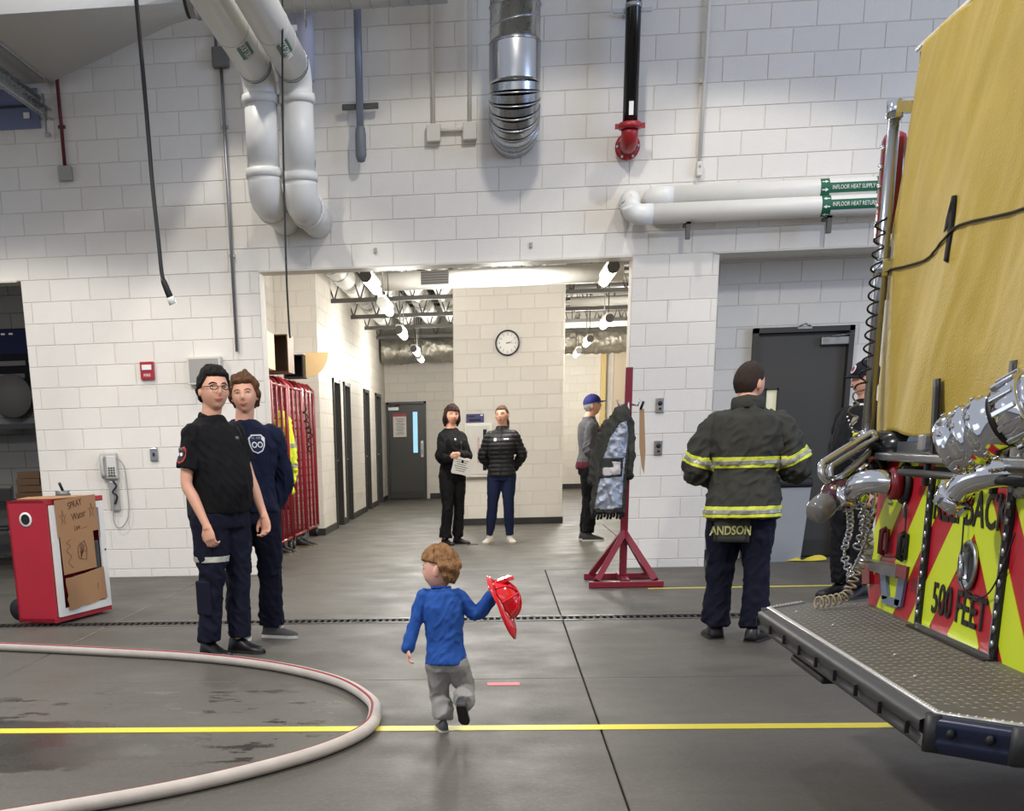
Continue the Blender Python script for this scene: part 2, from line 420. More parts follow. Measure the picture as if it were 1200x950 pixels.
# lintel steel plates under the openings
b = B(); b.box(((HALL_L+HALL_R)/2, WY+.12, LZ-.006), (HALL_R-HALL_L, .30, .012)); b.box((4.1, WY+.12, LZ-.006), (4.1, .3, .012)); b.box((-6.4, WY+.12, LZ-.006), (3.2, .3, .012)); struct('trim_lintel', b, M_wallpaint)
b = B(); b.box(((HALL_L+HALL_R)/2, WY+.16, 3.25), (HALL_R-HALL_L+.6, .1, .6)); struct('trim_header_back', b, M_wallpaint)

# ------------------------------------------------------------------ floor
b = B(); b.box((0, 16, -.12), (40, 60, .2)); fl = struct('floor', b, mat('joint_filler', (58, 55, 50), .8))
def slab(x0, x1, y0, y1):
    g = .004; c = .004; b = B(); vs = []
    for q, z in ((0, -.03), (0, -.004), (c, 0)):
        vs += [(x0+g+q, y0+g+q, z), (x1-g-q, y0+g+q, z), (x1-g-q, y1-g-q, z), (x0+g+q, y1-g-q, z)]
    fs = [(0, 1, 5, 4), (1, 2, 6, 5), (2, 3, 7, 6), (3, 0, 4, 7), (4, 5, 9, 8), (5, 6, 10, 9), (6, 7, 11, 10), (7, 4, 8, 11), (8, 9, 10, 11)]
    b.add(vs, fs); return b.build('slab', M_floor, fl)
DR0, DR1 = 9.76, 9.96
xs = [-13.5, -10, -6.53, -3.02, .487, 4.0, 7.5, 11, 14.5]
ys = [-6, -2.2, .2, 3.8, 7.33, DR0-.02]
for i in range(len(xs)-1):
    for j in range(len(ys)-1): slab(xs[i], xs[i+1], ys[j], ys[j+1])
    slab(xs[i], xs[i+1], DR1+.02, 13.56)
for x0, x1 in ((-13.5, -4.6), (-4.6, 1.6), (1.6, 7.5)):
    slab(x0, x1, 13.56, 20.4 if x0 != 1.6 else 14.9)
slab(1.6, 3.6, 14.9, 20.4); slab(-4.6, 3.6, 20.4, 27.2); slab(-4.6, 3.6, 27.2, 36)
# trench drain across the bay
b = B(); b.box((0, (DR0+DR1)/2, -.1), (30, .2, .1)); dr = b.build('drain_channel', M_black); dr['kind'] = 'structure'; dr.name = 'trim_drain'
gm = mat('cast_iron_grate', (58, 52, 45), .6, .5, var=.1)
for i in range(30):
    b = B(); x0 = -5.9+i*.4
    b.box((x0+.2, DR0+.02, -.006), (.392, .03, .02)); b.box((x0+.2, DR1-.02, -.006), (.392, .03, .02))
    for k in range(8): b.box((x0+.03+k*.05, (DR0+DR1)/2, -.006), (.018, .17, .02))
    b.build('grate', gm, dr)
b = B(); b.box((0, DR0-.012, -.004), (24, .014, .02)); b.box((0, DR1+.012, -.004), (24, .014, .02)); b.build('grate_rim', M_steel, dr)

def tape(name, x0, x1, y, wd, m, lab):
    b = B(); b.box(((x0+x1)/2, y, .0016), (x1-x0, wd, .0016)); o = b.build(name, m); recentre(o, ((x0+x1)/2, y, 0)); return tag(o, lab, 'floor tape')
tape('floor_line', -8, 1.5+5, 6.02, .105, M_yellowline, 'long yellow floor line crossing the bay in front of the toddler and under the hose')
tape('floor_line', 1.33, 6.5, 11.72, .05, M_yellowline, 'thin yellow floor line starting at the coat stand and running behind the firefighter')
o = tape('floor_tape', -.055, .125, 7.16, .085, mat('red_tape', (206, 70, 84), .5), 'short red tape rectangle stuck on the floor right of the toddler')

# baseboards
def bb(name, p0, p1, h=.1, n=(0, -1, 0), th=.012):
    p0 = Vector(p0); p1 = Vector(p1); n = Vector(n); b = B()
    b.prism([p0, p1, p1+Vector((0, 0, h)), p0+Vector((0, 0, h))], n*th); return struct(name, b, M_base)
bb('baseboard_partition', (-.69, 20.895, 0), (1.01, 20.895, 0), .1, th=.02)
bb('baseboard_nook', (-3.14, 19.295, 0), (-2.54, 19.295, 0), .1, th=.02)
segs = [19.28]+[v for a, c in CD for v in (a-.06, c+.06)]+[30.6]
for i in range(0, len(segs), 2):
    if segs[i+1] > segs[i]: bb('baseboard_corridor', (-2.545, segs[i], 0), (-2.545, segs[i+1], 0), .1, (1, 0, 0), .02)
bb('baseboard_far_left', (-1.55, 30.595, 0), (.6, 30.595, 0), .12); bb('baseboard_far_right', (1.2, 34.395, 0), (2.7, 34.395, 0), .12)
bb('baseboard_alcove', (2.1, 14.435, 0), (2.55, 14.435, 0), .1)
bb('baseboard_partition_side', (1.005, 20.9, 0), (1.005, 30.6, 0), .1, (1, 0, 0))

# ================================================================== hall ceiling
b = B(); b.box((.1, 24.95, 4.25), (6.6, 21.9, .1)); struct('ceiling', b, mat('deck_dark', (92, 90, 86), .6))
ce = bpy.data.objects['ceiling']
for k in range(21):      # ribs of the roof deck
    b = B(); b.box((.1, 14.3+k*.98, 4.17), (6.4, .34, .07), bev=.012); b.build('deck_rib', M_deck, ce)
for k, y in enumerate((15.6, 18.6, 21.1, 23.9, 26.3, 28.8)):
    b = B(); z = 3.36
    b.box((.1, y, z), (6.3, .07, .06)); b.box((.1, y, z+.6), (6.3, .07, .05))
    for i in range(16):
        x = -2.9+i*.4; b.tube([(x, y, z), (x+.2, y, z+.6), (x+.4, y, z)], .013, 6)
    if k < 2: b = B(); b.box((.1, y, z+.6), (6.3, .1, .12))
    struct('trim_joist', b, M_joist)
# insulated pipes running down the hall in rows between the joists
pipe0 = None
n = 0
for bay, (y0, y1) in enumerate(((15.1, 17.3), (18.9, 20.9), (21.4, 23.6), (24.2, 26.0), (26.6, 28.5))):
    for i in range(7):
        x = -2.3+i*.47
        if pipe0 is None:
            t = thing('insulated_pipe', '', 'pipe', (x, y0, 3.66), 0, 'fat white pipes under the hall ceiling')
            b = B(); L_ = 2.1
            b.tube([(0, 0, 0), (0, L_, 0)], .16, 16); b.build('pipe_body', M_pipewhite, t)
            for yy in (.3, 1.8): B().tube([(0, yy, .15), (0, yy, .56)], .006, 5).build('hanger_rod', M_joist, t)
            b = B(); b.lathe([(.163, -.03), (.168, -.02), (.168, .02), (.163, .03)], 16, T((0, .12, 0), rx=PI/2)); b.build('band', M_steel, t)
            b = B(); b.lathe([(.163, -.03), (.168, -.02), (.168, .02), (.163, .03)], 16, T((0, 1.0, 0), rx=PI/2)); b.build('band', M_steel, t)
            pipe0 = t; o = t
        else: o = dup(pipe0, (x, y0, 3.66))
        o['label'] = 'fat white ceiling pipe, %s from the corridor wall in the %s bay from the opening' % (('first', 'second', 'third', 'fourth', 'fifth', 'sixth', 'seventh')[i], ('first', 'second', 'third', 'fourth', 'fifth')[bay])
        n += 1
t = thing('foil_duct', 'crinkled foil-wrapped duct crossing the end of the hall above the grey door', 'duct', (-.90, 29.6, 3.15))
def wrap(fx, r0, L_):
    def f(u, v):
        a = 2*PI*v; x = -L_/2+L_*u; rr = r0*(1+.12*noise.noise(Vector((x*3, math.cos(a)*1.7, math.sin(a)*1.7)))+.16*abs(noise.noise(Vector((x*8, math.cos(a)*4, math.sin(a)*4))))+.08*abs(noise.noise(Vector((x*19, math.cos(a)*9, math.sin(a)*9)))))
        return (x, rr*1.1*math.cos(a), rr*math.sin(a))
    return f
b = B(); b.grid(wrap(0, .26, 3.2), 160, 44); b.build('wrap', M_foil, t)
t = thing('foil_duct', 'crinkled foil-wrapped duct above the far right passage', 'duct', (2.15, 29.4, 3.2))
b = B(); b.grid(wrap(0, .25, 2.0), 110, 44); b.build('wrap', M_foil, t)
for x in (-.6, .6): B().tube([(x, 0, .15), (x, 0, .96)], .008, 6).build('hanger_rod', M_joist, t)
# straight white pipe crossing in front of the clock wall
o = B().tube([(-1.6, 18.2, 3.29), (1.6, 18.2, 3.29)], .115, 18).build('cross_pipe', M_pipewhite); recentre(o, (0, 18.2, 3.29)); tag(o, 'long white pipe running level above the clock wall', 'pipe')
for x in (-1.2, .3, 1.3): B().tube([(x, 0, .1), (x, 0, .86)], .008, 6).build('hanger_rod', M_joist, o)
t = thing('air_grille', 'small dark louvred air grille in the white duct left of the clock wall', 'grille', (-.82, 18.07, 3.30))
b = B(); b.box((0, 0, 0), (.36, .02, .16)); b.build('frame', M_joist, t)
for k in range(5): B().box((0, -.012, -.06+k*.03), (.34, .012, .008), T((0, 0, 0))).build('louvre', M_black, t)
for i, (x, y, z) in enumerate(((2.2, 22, 3.5), (2.2, 23.4, 3.42), (2.2, 25.2, 3.5), (2.2, 27.4, 3.38))):
    o = B().tube([(-1.0, 0, 0), (1.0, 0, 0)], .07 if i % 2 else .045, 12).build('cross_pipe', M_pipewhite if i % 2 else M_conduit)
    o.location = (x, y, z); tag(o, ['thin steel pipe high in the right passage, first behind the opening', 'white pipe high in the right passage, second behind the opening', 'thin steel pipe high in the right passage, third behind the opening', 'white pipe high in the right passage nearest the foil duct'][i], 'pipe')

# strip lights
def strip_light(x, y, z, rod, label):
    t = thing('strip_light', label, 'light fixture', (x, y, z), 0, 'strip lights in the hall')
    b = B(); b.box((0, 0, .055), (.10, 1.24, .05), bev=.01); b.build('housing', M_white, t)
    b = B(); b.tube([(0, -.58, -.01), (0, .58, -.01)], .052, 14); b.build('tube_lens', M_lampwhite, t)
    for e_ in (-.615, .615): B().tube([(0, e_-.03, 0), (0, e_+.03, 0)], .062, 14).build('end_cap', M_joist, t)
    for s in (-.4, .4): B().tube([(0, s, .08), (0, s, .08+rod)], .008, 6).build('hanger_rod', M_joist, t)
    return t
for i, (x, y) in enumerate(((-1.36, 14.9), (-1.40, 17.3), (-1.5, 21.5), (-1.55, 25.9), (-1.60, 28.2))):
    strip_light(x, y, 2.9 if i else 2.93, 1.18, ['lit strip light in the hall closest to the opening, left row', 'second lit strip light from the opening in the left row', 'third lit strip light from the opening in the left row', 'fourth lit strip light, in the left row near the foil duct', 'farthest lit strip light, left row, above the grey hall door'][i])
for i, (x, y) in enumerate(((1.14, 14.7), (1.6, 20.8), (1.6, 24.9), (1.6, 28.2))):
    strip_light(x, y, 2.9, 1.18, ['large lit strip light just inside the top right corner of the opening', 'second lit strip light from the opening in the right passage', 'third lit strip light from the opening in the right passage', 'farthest small lit strip light in the right passage'][i])
for (x, y, e) in ((-1.2, 16.2, 75), (-1.3, 21.5, 80), (-1.4, 26.3, 90), (1.7, 21, 90), (1.6, 26, 110), (1.7, 31.5, 110), (.1, 17.2, 120)):  # the last entry is an added fill with no strip light of its own
    o = lamp('POINT', (x, y, 2.72), (x, y, 0), e*1.6, (1, .97, .91), .25, name='hall_lamp_and_fill')

# ================================================================== doors
def hinged_door(name, x0, x1, y, h, glass, handle_x, closer_x, extras=None):
    f = .05; b = B()
    b.box((x0+f/2, y-.02, h/2), (f, .14, h)); b.box((x1-f/2, y-.02, h/2), (f, .14, h)); b.box(((x0+x1)/2, y-.02, h-f/2), (x1-x0, .14, f))
    root = b.build(name, M_frame); root['kind'] = 'structure'
    g = glass; a0, a1, z0, z1 = x0+f+.004, x1-f-.004, .012, h-f-.004; b = B(); yy = y+.02
    for (p, q, r_, s) in ((a0, g[0], z0, z1), (g[1], a1, z0, z1), (g[0], g[1], z0, g[2]), (g[0], g[1], g[3], z1)): b.box(((p+q)/2, yy, (r_+s)/2), (q-p, .045, s-r_))
    lf = b.build('leaf', M_darkgray, root)
    b = B(); c = .018
    for (p, q, r_, s) in ((g[0], g[0]+c, g[2], g[3]), (g[1]-c, g[1], g[2], g[3]), (g[0], g[1], g[2], g[2]+c), (g[0], g[1], g[3]-c, g[3])): b.box(((p+q)/2, yy-.026, (r_+s)/2), (q-p, .012, s-r_))
    b.build('glazing_bead', M_frame, lf)
    b = B(); b.box(((g[0]+g[1])/2, yy, (g[2]+g[3])/2), (g[1]-g[0], .008, g[3]-g[2])); b.build('pane', extras or M_glass, lf)
    b = B(); b.box((closer_x, yy-.06, h-f-.09), (.28, .07, .08), bev=.008); b.tube([(closer_x-.05, yy-.1, h-f-.05), (closer_x+.16, yy-.12, h-f-.03), (closer_x+.02, yy-.05, h-f+.01)], .009, 6); b.build('closer', M_steel, root)
    b = B(); b.tube([(handle_x, yy-.03, 1.0), (handle_x, yy-.075, 1.0), (handle_x-.0, yy-.075, 1.22), (handle_x, yy-.03, 1.22)], .012, 8); b.box((handle_x, yy-.027, 1.1), (.06, .006, .36)); b.build('handle', M_steel, root)
    b = B(); b.box(((x0+x1)/2, yy-.028, .1), (x1-x0-2*f-.04, .003, .16)); b.build('kick_plate', M_frame, lf)
    return root, lf
sky_pane = mat('daylit_pane', (150, 195, 215), .1, emit=(150, 200, 222), estr=1.0)
d1, lf = hinged_door('door_1', -2.52, -1.62, 30.62, 2.12, (-1.94, -1.80, 1.0, 1.92), -1.72, -2.37, sky_pane)
b = B(); b.box((-2.22, 30.59, 1.62), (.30, .008, .5)); nt_ = b.build('notice', mat('paper_white', (226, 224, 218), .7), d1)
b = B(); b.box((-2.22, 30.584, 1.84), (.30, .006, .06)); b.build('notice_header', M_red, nt_)
b = B()
for k in range(14): b.box((-2.22+(k % 3)*.008, 30.584, 1.76-k*.026), (.2-(k % 4)*.02, .002, .008))
b.build('notice_lines', mat('print_grey', (90, 90, 90), .7), nt_)
d2, lf2 = hinged_door('door_2', 2.6, 3.6, 14.45, 2.3, (2.76, 2.90, 1.05, 1.72), 3.5, 3.42, mat('lit_vision_pane', (206, 202, 178), .2, emit=(206, 200, 168), estr=.45))
b = B(); b.box((3.1, 14.37, 2.29), (.14, .03, .03), bev=.005); b.tube([(3.04, 14.36, 2.3), (3.1, 14.35, 2.33), (3.16, 14.36, 2.3)], .01, 6); b.build('door_contact', M_steel, d2)
b = B(); b.box((3.1, 14.6, 1.2), (1.1, .02, 2.4)); b.box((-2.1, 30.8, 1.2), (1.2, .02, 2.4)); struct('wall_behind_doors', b, M_frame)
for k, (a, c) in enumerate(CD):
    b = B(); h = 2.25; f = .06
    b.box((-2.60, a+f/2, h/2), (.16, f, h)); b.box((-2.60, c-f/2, h/2), (.16, f, h)); b.box((-2.60, (a+c)/2, h-f/2), (.16, c-a, f))
    root = b.build('door_%d' % (k+3), M_frame); root['kind'] = 'structure'
    b = B(); b.box((-2.66, (a+c)/2, h/2-.02), (.04, c-a-2*f, h-f-.05)); lf = b.build('leaf', M_darkgray, root)
    b = B(); b.tube([(-2.63, c-.16, 1.02), (-2.58, c-.16, 1.02), (-2.58, c-.27, 1.02)], .011, 8); b.build('handle', M_steel, lf)
# far right doorway casing (pale timber) on the passage end wall
b = B(); b.box((2.60, 34.3, 1.75), (.12, .2, 3.4)); struct('trim_passage_post', b, mat('pale_timber', (214, 190, 128), .5))
b = B(); b.box((3.0, 33.0, 1.75), (.5, .3, 3.5)); struct('wall_passage_return', b, mat('tan_wall', (150, 138, 120), .6))

# ================================================================== fixtures on the clock wall
t = thing('wall_clock', 'round white wall clock with black rim and numerals on the block pier', 'clock', (.14, 20.87, 2.66))
Mc = T((0, 0, 0), rx=PI/2)
b = B(); b.lathe([(.175, -.03), (.185, -.02), (.185, .03), (.178, .045), (.165, .045), (.16, .02)], 48, Mc, caps=False); b.build('rim', M_blackgl, t)
b = B(); b.lathe([(.0, .02), (.163, .02)], 48, Mc); b.build('dial', M_white, t)
for h in range(12):
    a = PI/2-(h+1)*PI/6
    text_mesh('numeral', str(h+1), .042, M_black, t, frame((.122*math.cos(a), -.0225, .122*math.sin(a)), (1, 0, 0), (0, 0, 1)), .001)
b = B()
for k in range(60):
    a = k*PI/30; r0, r1 = (.143, .155); w_ = .0016 if k % 5 else .003
    b.box(((r0+r1)/2, 0, 0), (r1-r0, .002, w_*2), T((0, -.0225, 0)) @ Matrix.Rotation(a, 4, 'Y'))
b.build('minute_marks', M_black, t)
for nm, a, L_, w_ in (('hour_hand', R(90-2.3*30), .085, .007), ('minute_hand', R(90-15.5*6), .125, .005), ('second_hand', R(20), .12, .002)):
    b = B(); b.prism([(-.02*math.cos(a)-w_*math.sin(a), -.025, -.02*math.sin(a)+w_*math.cos(a)), (L_*math.cos(a), -.025, L_*math.sin(a)), (-.02*math.cos(a)+w_*math.sin(a), -.025, -.02*math.sin(a)-w_*math.cos(a))], (0, -.003, 0)); b.build(nm, M_black, t)
# extinguisher cabinet and sign
t = thing('wall_cabinet', 'white fire equipment wall cabinet with narrow dark window and red lettering between the two women', 'cabinet', (-.30, 20.87, 1.13))
b = B(); b.box((0, -.05, 0), (.42, .14, .80), bev=.012); b.build('body', M_white, t)
b = B(); b.box((0, -.128, 0), (.36, .018, .72), bev=.006); dr_ = b.build('door', mat('cabinet_door_white', (216, 214, 208), .35), t)
b = B(); b.box((.10, -.14, .0), (.055, .008, .60)); b.build('window', M_blackgl, dr_)
b = B(); b.box((-.175, -.145, 0), (.03, .03, .10), bev=.006); b.build('latch', M_black, dr_)
text_mesh('lettering', 'FIRE EXTINGUISHER', .042, mat('sign_red', (176, 34, 40), .5), dr_, frame((0, -.139, 0), (0, 0, -1), (1, 0, 0)), .001)
t = thing('wall_sign', 'small dark blue sign above the white wall cabinet', 'sign', (-.35, 20.84, 1.59))
b = B(); b.box((0, 0, 0), (.27, .05, .14), bev=.006); b.build('plate', mat('sign_navy', (44, 42, 108), .4), t)
b = B(); b.box((.0, -.028, -.02), (.18, .004, .03)); b.box((-.06, -.028, .035), (.1, .004, .02)); b.build('print', M_blackgl, t)
b = B(); b.box((.1, -.028, .05), (.04, .004, .02)); b.build('white_label', M_white, t)

# ================================================================== pipes and ducts of the bay
def pipe_run(name, pts, r, m, label, cat='pipe', group=None, n=20, **k):
    t = thing(name, label, cat, tuple(pts[0]), 0, group); b = B(); b.tube([Vector(p)-Vector(pts[0]) for p in pts], r, n, **k); b.build('pipe_body', m, t); return t
def elbow(c, a, d, r, n=8):
    """arc points turning from direction a to direction d around corner c with bend radius r"""
    a = Vector(a).normalized(); d = Vector(d).normalized(); c = Vector(c); o = c-a*r+d*r
    return [o-d*r*math.cos(PI/2*i/n)+a*r*math.sin(PI/2*i/n) for i in range(n+1)]
def collar(t, p, d, r, m, w_=.05, name='collar', rr=.02):
    z = Vector(d).normalized(); q = z.to_track_quat('Z', 'Y').to_matrix().to_4x4(); q.translation = Vector(p)-t.location
    b = B(); b.lathe([(r, -w_/2), (r+rr*.8, -w_/2), (r+rr, 0), (r+rr*.8, w_/2), (r, w_/2)], 24, q); return b.build(name, m, t)
for k, (x, lab) in enumerate(((-2.05, 'thick white jacketed roof pipe dropping down the wall, left one of the pair'), (-1.74, 'thick white jacketed roof pipe dropping down the wall, right one of the pair'))):
    r = .143; y = 12.38 if k == 0 else 12.42; zt, zb = 4.36, (3.38 if k == 0 else 3.34)
    t = thing('roof_drain_pipe', lab, 'pipe', (x, y, zb), 0, 'pair of thick white roof pipes'); O = t.location.copy()
    b = B(); b.tube([Vector((x, 6.5, zt+.02))-O, Vector((x, y-.22, zt))-O], r*.96, 24); hz_ = b.build('level_run', M_pipewhite, t)
    b = B(); b.tube([Vector(p)-O for p in elbow((x, y, zt), (0, 1, 0), (0, 0, -1), .19)], r*1.0, 24); b.build('upper_elbow', M_pipewhite, t)
    b = B(); b.tube([Vector((x, y, zt-.2))-O, Vector((x, y, zb+.2))-O], r*.99, 24); b.build('riser', M_pipewhite, t)
    b = B(); b.tube([Vector(p)-O for p in elbow((x, y, zb), (0, 0, -1), (0, 1, 0), .17)]+[Vector((x, y+.35, zb))-O], r*1.04, 24); b.build('lower_elbow', M_pipewhite, t)
    b = B(); b.tube([Vector((x, y+.3, zb))-O, Vector((x, WY, zb))-O], r*1.0, 24); b.build('wall_stub', M_pipewhite, t)
    for p, d in (((x, y, zt-.22), (0, 0, 1)), ((x, y, zb+.19), (0, 0, 1)), ((x, y+.42, zb), (0, 1, 0))): collar(t, p, d, r*.99, M_pipewhite, .07, rr=.02)
    collar(t, (x, y-.24, zt), (0, 1, 0), r*.96, M_steel, .05, 'steel_band', .006); collar(t, (x, y-.205, zt), (0, 1, 0), r*.96, M_black, .015, 'black_band', .006)
    # pipe marker with print, wrapped to the underside
    ym = 11.35
    for yy in (ym-.2, ym+.2): collar(t, (x, yy, zt+.005), (0, 1, 0), r*.96, mat('marker_edge_silver', (190, 192, 194), .3), .012, 'marker_edge', .003)
    def lb(u, v, r0=r*.975):
        a = R(-78)+R(42)*v*1.0; return (r0*math.cos(a), ym-y-.15+.3*u, zt-zb+r0*math.sin(a))
    b = B(); b.grid(lb, 1, 8); b.build('marker', M_green, t)
    text_mesh('marker_print', 'ROOF DRAIN', .075, M_white, t, frame((r*.985*math.cos(R(-57)), ym-y, zt-zb+r*.985*math.sin(R(-57))), (0, 1, 0), (-math.sin(R(-57)), 0, math.cos(R(-57)))), .001)
# thin companions behind the pair
t = thing('standpipe', 'slim white riser with green markers behind the thick roof pipes', 'pipe', (-1.79+.03, 13.3, 3.5))
b = B(); b.tube([(0, 0, -.15), (0, 0, .98)], .05, 16); b.build('riser', M_pipewhite, t)
b = B(); b.tube([(0, 0, .98), (0, 0, 2.0)], .075, 16); b.build('upper_jacket', mat('lilac_white_jacket', (196, 198, 216), .5), t)
for z in (.92, .30): b = B(); b.lathe([(.052, -.03), (.054, 0), (.052, .03)], 16, T((0, 0, z))); b.build('green_band', M_green, t)
b = B(); b.box((.02, -.05, .6), (.035, .012, .5)); b.build('marker', M_green, t)
text_mesh('marker_print', 'DOMESTIC WATER', .036, M_white, t, frame((.02, -.0575, .6), (0, 0, 1), (-1, 0, 0)), .001)
t = thing('standpipe', 'slim white pipe seen between the two thick roof pipes', 'pipe', (-2.13, 13.35, 3.6))
b = B(); b.tube([(0, 0, -.1), (0, 0, 1.2)], .045, 14); b.build('riser', M_pipewhite, t)
b = B(); b.lathe([(.047, -.03), (.05, 0), (.047, .03)], 14, T((0, 0, .68))); b.build('green_band', M_green, t)
t = thing('rectangular_chase', 'pale lilac boxed chase on the upper wall behind the roof pipes', 'pipe cover', (-1.86, 13.45, 4.6)); b = B(); b.box((0, 0, .5), (.2, .2, 1.2)); b.build('cover', mat('lilac_white_jacket', (196, 198, 216), .5), t)
# strut and rods between the pair
t = thing('pipe_hanger', 'steel strut hanger with threaded rods between the thick roof pipes', 'bracket', (-1.9, 12.0, 4.56))
b = B(); b.box((0, 0, .0), (.5, .04, .04)); b.build('strut', M_galv, t)
for s in (-.0, .32): b = B(); b.tube([(s, 0, 0), (s, 0, 1.6)], .008, 6); b.build('rod', M_galv, t)

# spiral duct along the top
def spiral(t, p0, p1, r, pitch=.14, name='spiral_body', m=None, rise=.006):
    p0 = Vector(p0)-t.location; p1 = Vector(p1)-t.location; L_ = (p1-p0).length; d = (p1-p0).normalized()
    b = B(); b.tube([p0, p1], r, 32); o = b.build(name, m or M_galv, t)
    a = Vector((0, 0, 1)) if abs(d.z) < .9 else Vector((1, 0, 0)); u = (a-d*a.dot(d)).normalized(); v = d.cross(u); k = int(L_/pitch*20)
    pts = [p0+d*(L_*i/k)+(u*math.cos(2*PI*i/20)+v*math.sin(2*PI*i/20))*(r+rise*.3) for i in range(k+1)]
    b = B(); b.tube(pts, rise, 5); b.build('seam', m or M_galv, o); return o
t = thing('spiral_duct', 'long level spiral duct along the top of the wall, joined to the flared duct', 'duct', (-1.2, 12.9, 5.18))
spiral(t, (-2.72, 12.9, 5.18), (-.45, 12.9, 5.18), .25, .17, m=mat('painted_duct', (176, 174, 168), .4, .3))
for x in (-2.5, -2.66): collar(t, (x, 12.9, 5.18), (1, 0, 0), .25, M_steel, .035, 'ring', .015)
collar(t, (-2.58, 12.9, 5.18), (1, 0, 0), .25, M_black, .06, 'flex_joint', .008)
# transition piece
t = thing('flared_duct', 'big pale sheet-metal duct transition hanging at the top left corner', 'duct', (-4.4, 12.6, 4.6)); O = t.location
md = mat('duct_paint', (170, 168, 163), .45, .15, var=.04, bump=.15, bscale=6)
NS = 40
def ringpt(a): return Vector((-2.75, 12.9+.25*math.cos(a), 5.18+.25*math.sin(a)))
def rectpt(a):
    c, s = math.cos(a), math.sin(a); k = 1/max(abs(c), abs(s)); x0 = -4.2
    return Vector((x0, 12.35+1.0*c*k, 5.12+.52*s*k))
b = B(); b.grid(lambda u, v: (ringpt(2*PI*v).lerp(rectpt(2*PI*v), u)-O), 10, 48, smooth=False); b.build('transition', md, t)
b = B(); b.grid(lambda u, v: (rectpt(2*PI*v)+Vector((-3.2*u, 0, 0))-O), 2, 48, smooth=False); b.build('trunk', md, t)
b = B(); b.tube([rectpt(2*PI*i/48)-O for i in range(48)], .02, 6, closed=True); b.build('flange', M_steel, t)
b = B(); b.box((-.1, -.42, -.045), (.07, .05, .01)); b.build('sticker', M_white, t)
# door track
t = thing('door_track', 'galvanised overhead door track running to the wall at the top left', 'track', (-4.36, 11.0, 4.47))
for dx, dz in ((0, 0), (.055, -.09)):
    b = B(); L_ = 2.35; y0 = -1.2
    b.box((dx, y0+L_, dz+.045), (.05, 2*L_, .006)); b.box((dx-.025, y0+L_, dz), (.005, 2*L_, .09)); b.box((dx+.02, y0+L_, dz-.042), (.02, 2*L_, .005)); b.build('channel', M_galv, t)
b = B(); b.box((.04, 2.46, -.1), (.012, .05, .34)); b.box((.04, 2.5, -.27), (.05, .05, .03)); b.build('hanger_bracket', M_steel, t)
b = B(); b.box((-.3, .8, .3), (.9, 3.0, .02)); 
# blue glazing behind the track
t = thing('high_window', 'bluish high window panel behind the door track at the top left edge', 'window', (-4.85, 13.55, 4.44))
b = B(); b.box((0, 0, 0), (.9, .02, .34)); b.build('pane', mat('blue_glaze', (112, 120, 150), .25), t); b = B(); b.box((0, -.02, .02), (.9, .02, .02)); b.build('mullion', M_frame, t)
b = B(); b.box((.33, -.02, -.06), (.06, .01, .05)); b.build('sticker', M_white, t)

# centre duct
t = thing('exhaust_duct', 'large shiny spiral duct hanging down above the opening and elbowing into the wall', 'duct', (.14, 13.05, 4.2)); O = t.location
spiral(t, (.14, 13.02, 4.62), (.14, 13.02, 7.0), .222, .19, rise=.0045)
b = B(); b.lathe([(.226, .42), (.228, .40), (.228, .12), (.226, .10)], 36, T((0, -.03, 0))); b.build('coupling', mat('new_sheet_steel', (188, 190, 192), .22, 1., rvar=.08, vscale=5), t)
G = 7; c0 = Vector((0, -.03, .1))
rad = .27
for g in range(G):
    a0, a1 = PI/2*g/G, PI/2*(g+1)/G; f = lambda a: c0+Vector((0, rad-rad*math.cos(a), -rad*math.sin(a)))
    b = B(); b.tube([f(a0), f(a1)], [.222, .222], 36, caps=False, start=(1, 0, 0)); b.tube([f(a1)], .0, 3) if False else None
    o = b.build('elbow_gore', M_galv, t)
    p = f(a1); d = Vector((0, math.sin(a1), -math.cos(a1))); q = d.to_track_quat('Z', 'Y').to_matrix().to_4x4(); q.translation = p
    b = B(); b.lathe([(.222, -.008), (.230, -.006), (.230, .006), (.222, .008)], 36, q); b.build('gore_seam', M_steel, o)
b = B(); b.tube([c0+Vector((0, rad, -rad)), Vector((0, WY-O.y+.01, c0.z-rad))], .222, 36); b.build('wall_stub', M_galv, t)
for z in (.42, .70, .78): b = B(); b.lathe([(.222, -.01), (.232, 0), (.222, .01)], 36, T((0, -.03, z))); b.build('ring', M_steel, t)

# black sprinkler drop with red elbow
t = thing('sprinkler_riser', 'black steel sprinkler pipe with red elbow fittings above the opening', 'pipe', (1.19, 13.3, 3.95)); O = t.location
b = B(); b.tube([(0, 0, .03), (0, 0, 2.4)], .068, 20); b.build('riser', M_blackgl, t)
rm = mat('red_fitting', (150, 22, 28), .4, coat=.2)
b = B(); b.tube([Vector(p) for p in elbow((0, 0, -.1), (0, 0, -1), (0, 1, 0), .1)]+[Vector((0, .2, -.1))], [.078]*9+[.08], 20); b.build('elbow_fitting', rm, t)
b = B(); b.lathe([(.07, -.03), (.1, -.025), (.1, .025), (.07, .03)], 20, T((0, 0, .03))); b.box((.11, 0, .03), (.05, .03, .04)); b.box((-.11, 0, .03), (.05, .03, .04)); b.build('coupling', rm, t)
b = B(); b.lathe([(.08, -.02), (.115, -.015), (.115, .015), (.08, .02)], 20, T((0, .2, -.1), rx=PI/2)); b.build('wall_flange', rm, t)
for k in range(6):
    a = k*PI/3; b = B(); b.tube([(.098*math.cos(a), .165, -.1+.098*math.sin(a)), (.098*math.cos(a), .2, -.1+.098*math.sin(a))], .012, 6); b.build('flange_bolt', M_steel, t)
b = B(); b.box((.0, -.07, .16), (.04, .006, .11)); b.build('sticker', M_white, t)
